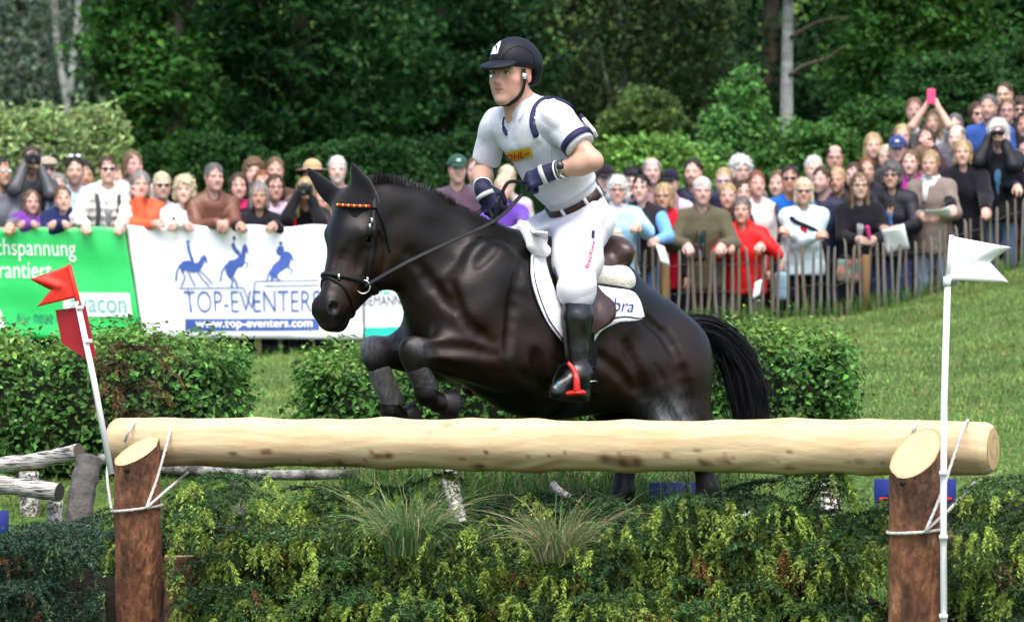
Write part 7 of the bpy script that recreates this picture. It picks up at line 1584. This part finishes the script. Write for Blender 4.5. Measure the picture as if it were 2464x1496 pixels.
# ------------------------------------------------------------------ spruce brush under the log
M_NEEDLE = mat('spruce_needle', attr=True, rough=.55, spec=.3, trans=.15); M_STEM = mat('spruce_stem', (.035, .03, .015), .9, bump=(60, .6, .01))
def needles(S, D, Ln, droop, n, nl, w, col, vary=.3, cone=.9):
    """needles round many drooping twigs at once"""
    m = len(S); t = RNG.uniform(.02, 1, (m, n)); ax_ = D[:, None] * np.ones((m, n, 1)); ax_ = ax_ + np.array([0, 0, -2.]) * (droop[:, None] * t)[..., None]; ax_ /= np.linalg.norm(ax_, axis=2)[..., None]
    p = S[:, None] + D[:, None] * (Ln[:, None] * t)[..., None] + np.array([0, 0, -1.]) * (droop[:, None] * Ln[:, None] * t * t)[..., None]
    r = RNG.normal(size=(m, n, 3)); r -= ax_ * (r * ax_).sum(2)[..., None]; r /= np.linalg.norm(r, axis=2)[..., None] + 1e-9
    d = r * cone + ax_ * .75; d /= np.linalg.norm(d, axis=2)[..., None]; sd_ = np.cross(d, RNG.normal(size=(m, n, 3))); sd_ /= np.linalg.norm(sd_, axis=2)[..., None] + 1e-9
    L_ = nl * RNG.uniform(.6, 1.2, (m, n, 1)); V = np.stack([p - sd_ * w, p + sd_ * w, p + d * L_], 2).reshape(-1, 3)
    c = np.asarray(col); c = c[:, None] if c.ndim == 2 else c[None, None]; C = np.clip(c * (1 + RNG.normal(size=(m, n, 1)) * vary), .003, .8) * np.ones((m, n, 3)); return V, C.reshape(-1, 3).repeat(3, 0)
def brush(label, bx_, n_bough, old, new_p, name='spruce_brush', azr=1.4, stems=True, tipc=(.26, .36, .06), brown_p=.06, ln=(.3, .55), upz=(.0, .35), clear=((252, 402, 13.8), (2128, 2292, 12.5))):
    """bx_: function giving bough roots (n,3)"""
    O = bx_(n_bough); m = len(O); az_ = -np.pi / 2 + RNG.normal(size=m) * azr * .6; D = np.stack([np.cos(az_), np.sin(az_), RNG.uniform(*upz, m)], 1); D /= np.linalg.norm(D, axis=1)[:, None]; L0 = RNG.uniform(*ln, m); dr = RNG.uniform(.1, .45, m)
    S = [O]; DD = [D]; LL = [L0]; DR = [dr]; lev = [np.zeros(m)]; sm_ = MB(); k = 9
    for j in range(k):
        t = (j + .8) / (k + .4); base = O + D * (L0 * t)[:, None] + np.array([0, 0, -1.]) * (dr * L0 * t * t)[:, None]; ax_ = D + np.array([0, 0, -2.]) * (dr * t)[:, None]
        for sgn in (-1, 1):
            la = np.cross(ax_, HU); la /= np.linalg.norm(la, axis=1)[:, None] + 1e-9; d = ax_ * .65 + la * sgn * .85 + RNG.normal(size=(m, 3)) * .12; d /= np.linalg.norm(d, axis=1)[:, None]
            S.append(base); DD.append(d); LL.append((.2 * (1 - t) + .06) * RNG.uniform(.7, 1.2, m)); DR.append(RNG.uniform(.15, .5, m)); lev.append(np.ones(m))
    S, DD, LL, DR, lev = np.vstack(S), np.vstack(DD), np.concatenate(LL), np.concatenate(DR), np.concatenate(lev)
    bt_ = np.tile(RNG.uniform(.45, 1.35, m), 19); col = np.asarray(old)[None] * bt_[:, None] * (1 + RNG.normal(size=(len(S), 1)) * .2); V1, C1 = needles(S, DD, LL, DR, 46, .021, .0031, col)
    tip = S + DD * LL[:, None] + np.array([0, 0, -1.]) * (DR * LL)[:, None]; pick = RNG.uniform(size=len(S)) < new_p; T = tip[pick]; nt = len(T); dd = DD[pick] * .5 + np.array([0, 0, -.35]); dd /= np.linalg.norm(dd, axis=1)[:, None]
    tc = np.tile(np.asarray(tipc), (nt, 1)) * RNG.uniform(.55, 1.15, (nt, 1)); bro = RNG.uniform(size=nt) < brown_p; tc[bro] = np.array([.2, .095, .03]) * RNG.uniform(.5, 1.1, (bro.sum(), 1))
    T = T.repeat(4, 0); tc = tc.repeat(4, 0); nt *= 4; dd = dd.repeat(4, 0) + RNG.normal(size=(nt, 3)) * np.array([.6, .5, .3]); dd /= np.linalg.norm(dd, axis=1)[:, None]
    V2, C2 = needles(T, dd, RNG.uniform(.035, .085, nt), RNG.uniform(.7, 1.4, nt), 28, .018, .0032, tc, .25, cone=.75)
    V = np.vstack([V1, V2]); C = np.vstack([C1, C2])
    ce = V.reshape(-1, 3, 3).mean(1); vis = (748 - (ce[:, 2] - HC) * F / ce[:, 1] < 1545) & (np.abs(ce[:, 0] / ce[:, 1] * F) < 1232 * 1.1); V = V.reshape(-1, 3, 3)[vis].reshape(-1, 3); C = C.reshape(-1, 3, 3)[vis].reshape(-1, 3)
    if clear is not None:
        ce = V.reshape(-1, 3, 3).mean(1); cpx = 1232 + ce[:, 0] / ce[:, 1] * F; keep = np.ones(len(ce), bool)
        for x0_, x1_, y_ in clear: keep &= ~((cpx > x0_) & (cpx < x1_) & (ce[:, 1] < y_))
        V = V.reshape(-1, 3, 3)[keep].reshape(-1, 3); C = C.reshape(-1, 3, 3)[keep].reshape(-1, 3)
    o = mk(name, V, np.arange(len(V)).reshape(-1, 3), M_NEEDLE, loc=O.mean(0) * np.array([1, 1, 0]), smooth=False, cols=C); tag(o, label, 'branches', kind='stuff')
    if stems:
        for i in range(m):
            tpx = [1232 + (O[i] + D[i] * L0[i] * u_)[0] / (O[i] + D[i] * L0[i] * u_)[1] * F for u_ in (0, .5, 1)]
            if clear is not None and any(c0 - 30 < x_ < c1 + 30 for x_ in tpx for c0, c1, _ in clear): continue
            t = np.linspace(0, 1, 5)[:, None]; sm_.tube(O[i] + D[i] * L0[i] * t + np.array([0, 0, -1.]) * dr[i] * L0[i] * t * t, np.linspace(.005, .002, 5), 4)
        if sm_.v: so_ = sm_.build('stem', M_STEM, o); so_['kind'] = 'stuff'
    return o
topf = lambda px: np.interp(px, [380, 450, 700, 850, 1000, 1100, 1200, 1400, 1530, 1620, 1720, 1830, 1900, 1990, 2090, 2140, 2280, 2340, 2464, 2600], [1230, 1200, 1175, 1185, 1270, 1280, 1205, 1215, 1270, 1290, 1250, 1120, 1110, 1230, 1280, 1330, 1260, 1190, 1150, 1140])
def mid_roots(n):
    nc = 66; cx_ = np.tile(np.linspace(440, 2115, 22), 3) + RNG.normal(size=nc) * 60; row = np.arange(nc) // 22; cy_ = RNG.uniform(-.12, .35, nc) - .1 * row; cq = np.array([.93, .62, .32])[row] + RNG.normal(size=nc) * .1; ci = RNG.integers(0, nc, n); px_ = np.clip(cx_[ci] + RNG.normal(size=n) * 40, 415, 2125); Y = np.interp(px_, [300, 2400], [13.6, 12.65]) + cy_[ci] + RNG.normal(size=n) * .05; q = np.clip(cq[ci] + RNG.normal(size=n) * .1, 0, 1.08); zt = HC + (748 - topf(px_)) / F * Y - .03; return np.stack([(px_ - 1232) / F * Y, Y, .12 + (zt - .12) * q], 1)
brush('heap of cut spruce boughs with light drooping tips filling the jump under the log', mid_roots, 300, (.045, .105, .028), .3, upz=(-.15, .7), ln=(.25, .6))
def right_roots(n): px_ = RNG.uniform(2270, 2640, n); Y = RNG.uniform(12.3, 13.2, n); zt = HC + (748 - topf(px_)) / F * Y; return np.stack([(px_ - 1232) / F * Y, Y, .1 + (zt - .1) * RNG.uniform(0, 1, n) ** .75], 1)
brush('spruce boughs right of the white flag pole', right_roots, 80, (.05, .1, .028), .27)
def left_roots(n): px_ = RNG.uniform(-120, 275, n); Y = RNG.uniform(13.3, 14.2, n); zt = HC + (748 - np.interp(px_, [-120, 60, 150, 260], [1290, 1265, 1250, 1235])) / F * Y; return np.stack([(px_ - 1232) / F * Y, Y, .15 + (zt - .15) * RNG.uniform(0, 1, n) ** .8], 1)
brush('dark bluish spruce boughs left of the left post', left_roots, 70, (.026, .062, .034), .1, tipc=(.07, .13, .05))
def behind_roots(n): px_ = RNG.uniform(200, 1500, n); Y = RNG.uniform(14.2, 14.8, n); zt = HC + (748 - np.interp(px_, [200, 300, 420, 700, 1000, 1500], [1160, 1170, 1175, 1185, 1180, 1190])) / F * Y; return np.stack([(px_ - 1232) / F * Y, Y, .4 + (zt - .4) * RNG.uniform(0, 1, n)], 1)
brush('shaded spruce twigs behind the left end of the log', behind_roots, 70, (.035, .08, .024), .3, ln=(.2, .35))
# a dried twig standing before the left hedge, and the small fir shoot before the log
def twig_roots(n): q = np.linspace(0, 1, n); return np.stack([(np.interp(q, [0, 1], [292, 318]) - 1232) / F * 15.6, np.full(n, 15.6), HC + (748 - np.interp(q, [0, 1], [1010, 850])) / F * 15.6], 1)
brush('dried brown spruce twig standing in front of the left hedge', twig_roots, 4, (.07, .06, .025), .3, name='spruce_twig', tipc=(.16, .09, .03), azr=2., ln=(.06, .13), upz=(.8, 1.8))
# dark earth bank inside the brush, near black to paint the shade between boughs
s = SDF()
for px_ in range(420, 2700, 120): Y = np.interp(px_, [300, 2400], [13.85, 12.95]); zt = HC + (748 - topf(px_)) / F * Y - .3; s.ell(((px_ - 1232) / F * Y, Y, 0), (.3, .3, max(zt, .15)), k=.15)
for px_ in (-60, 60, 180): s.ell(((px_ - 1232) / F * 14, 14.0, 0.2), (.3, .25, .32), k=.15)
v, f = s.mesh(.06, wrinkle(.015, 1.5, 2)); tag(mk('shaded_bank', v, f, mat('shaded_earth', (.012, .011, .007), .95, vary=(12, (.02, .018, .01), .3), bump=(25, 1, .03))), kind='structure')
# tussocks of long grass
def tussock(label, px_, py_, Y, n, ln, col, straw, spread=.9):
    c = P(px_, py_, Y); V = []; Fq = []; C = []; k = 0
    for i in range(n):
        a = RNG.uniform(0, 2 * np.pi); b = c + np.array([math.cos(a), math.sin(a), 0]) * RNG.uniform(0, .09); out = np.array([math.cos(a), math.sin(a), 0]) * RNG.uniform(.1, spread); L_ = ln * RNG.uniform(.55, 1.15); t = np.linspace(0, 1, 7)[:, None]; g_ = RNG.uniform(.35, .95)
        q = b + out * L_ * t ** 1.3 * .8 + HU * L_ * (t - g_ * t * t) + RNG.normal(size=(7, 3)) * .004; sd_ = unit(np.cross(q[-1] - q[0], RNG.normal(size=3))); w = .0022 * (1.05 - t) ** .6
        V.append(np.stack([q - sd_ * w, q + sd_ * w], 1).reshape(-1, 3)); Fq += [(k + 2 * j, k + 2 * j + 1, k + 2 * j + 3, k + 2 * j + 2) for j in range(6)]; k += 14
        cc = np.asarray(col) * RNG.uniform(.6, 1.4) if RNG.uniform() > straw else np.array([.42, .36, .2]) * RNG.uniform(.5, 1.1); C.append(np.tile(cc, (14, 1)))
    o = mk('grass_tussock', np.vstack(V), np.array(Fq), M_GRASS, loc=c, smooth=False, cols=np.vstack(C)); return tag(o, label, 'grass tussock', 'tussocks of long grass under the log')
wd = scatter(20000, -2.2, 1.6, 13.4, 15.4, lambda X, Y: (1232 + X / Y * F > 820) & (1232 + X / Y * F < 1800))
mk_blades('tall_grass', [blades(wd, .3, .007, lean=.4, col=(.07, .15, .035), vary=.35, straw=.12)], M_GRASS); tag(bpy.data.objects['tall_grass'], 'tall rough grass growing behind the log', 'grass')
tussock('large tussock of arching grass under the middle of the log', 985, 1335, 12.85, 520, .46, (.11, .2, .07), .22, 1.0)
tussock('straw-coloured grass tussock right of the middle of the log', 1345, 1350, 12.75, 420, .4, (.13, .2, .08), .4, 1.1)
tussock('green grass clump beside the blue board', 1745, 1330, 13.2, 260, .34, (.08, .17, .04), .12, .7)
tussock('thin grass tuft left of the large tussock', 820, 1330, 13.1, 130, .3, (.1, .18, .06), .2, .9)
tussock('grass clump at the foot of the right post', 2110, 1360, 13.4, 160, .26, (.1, .19, .05), .15, .7)
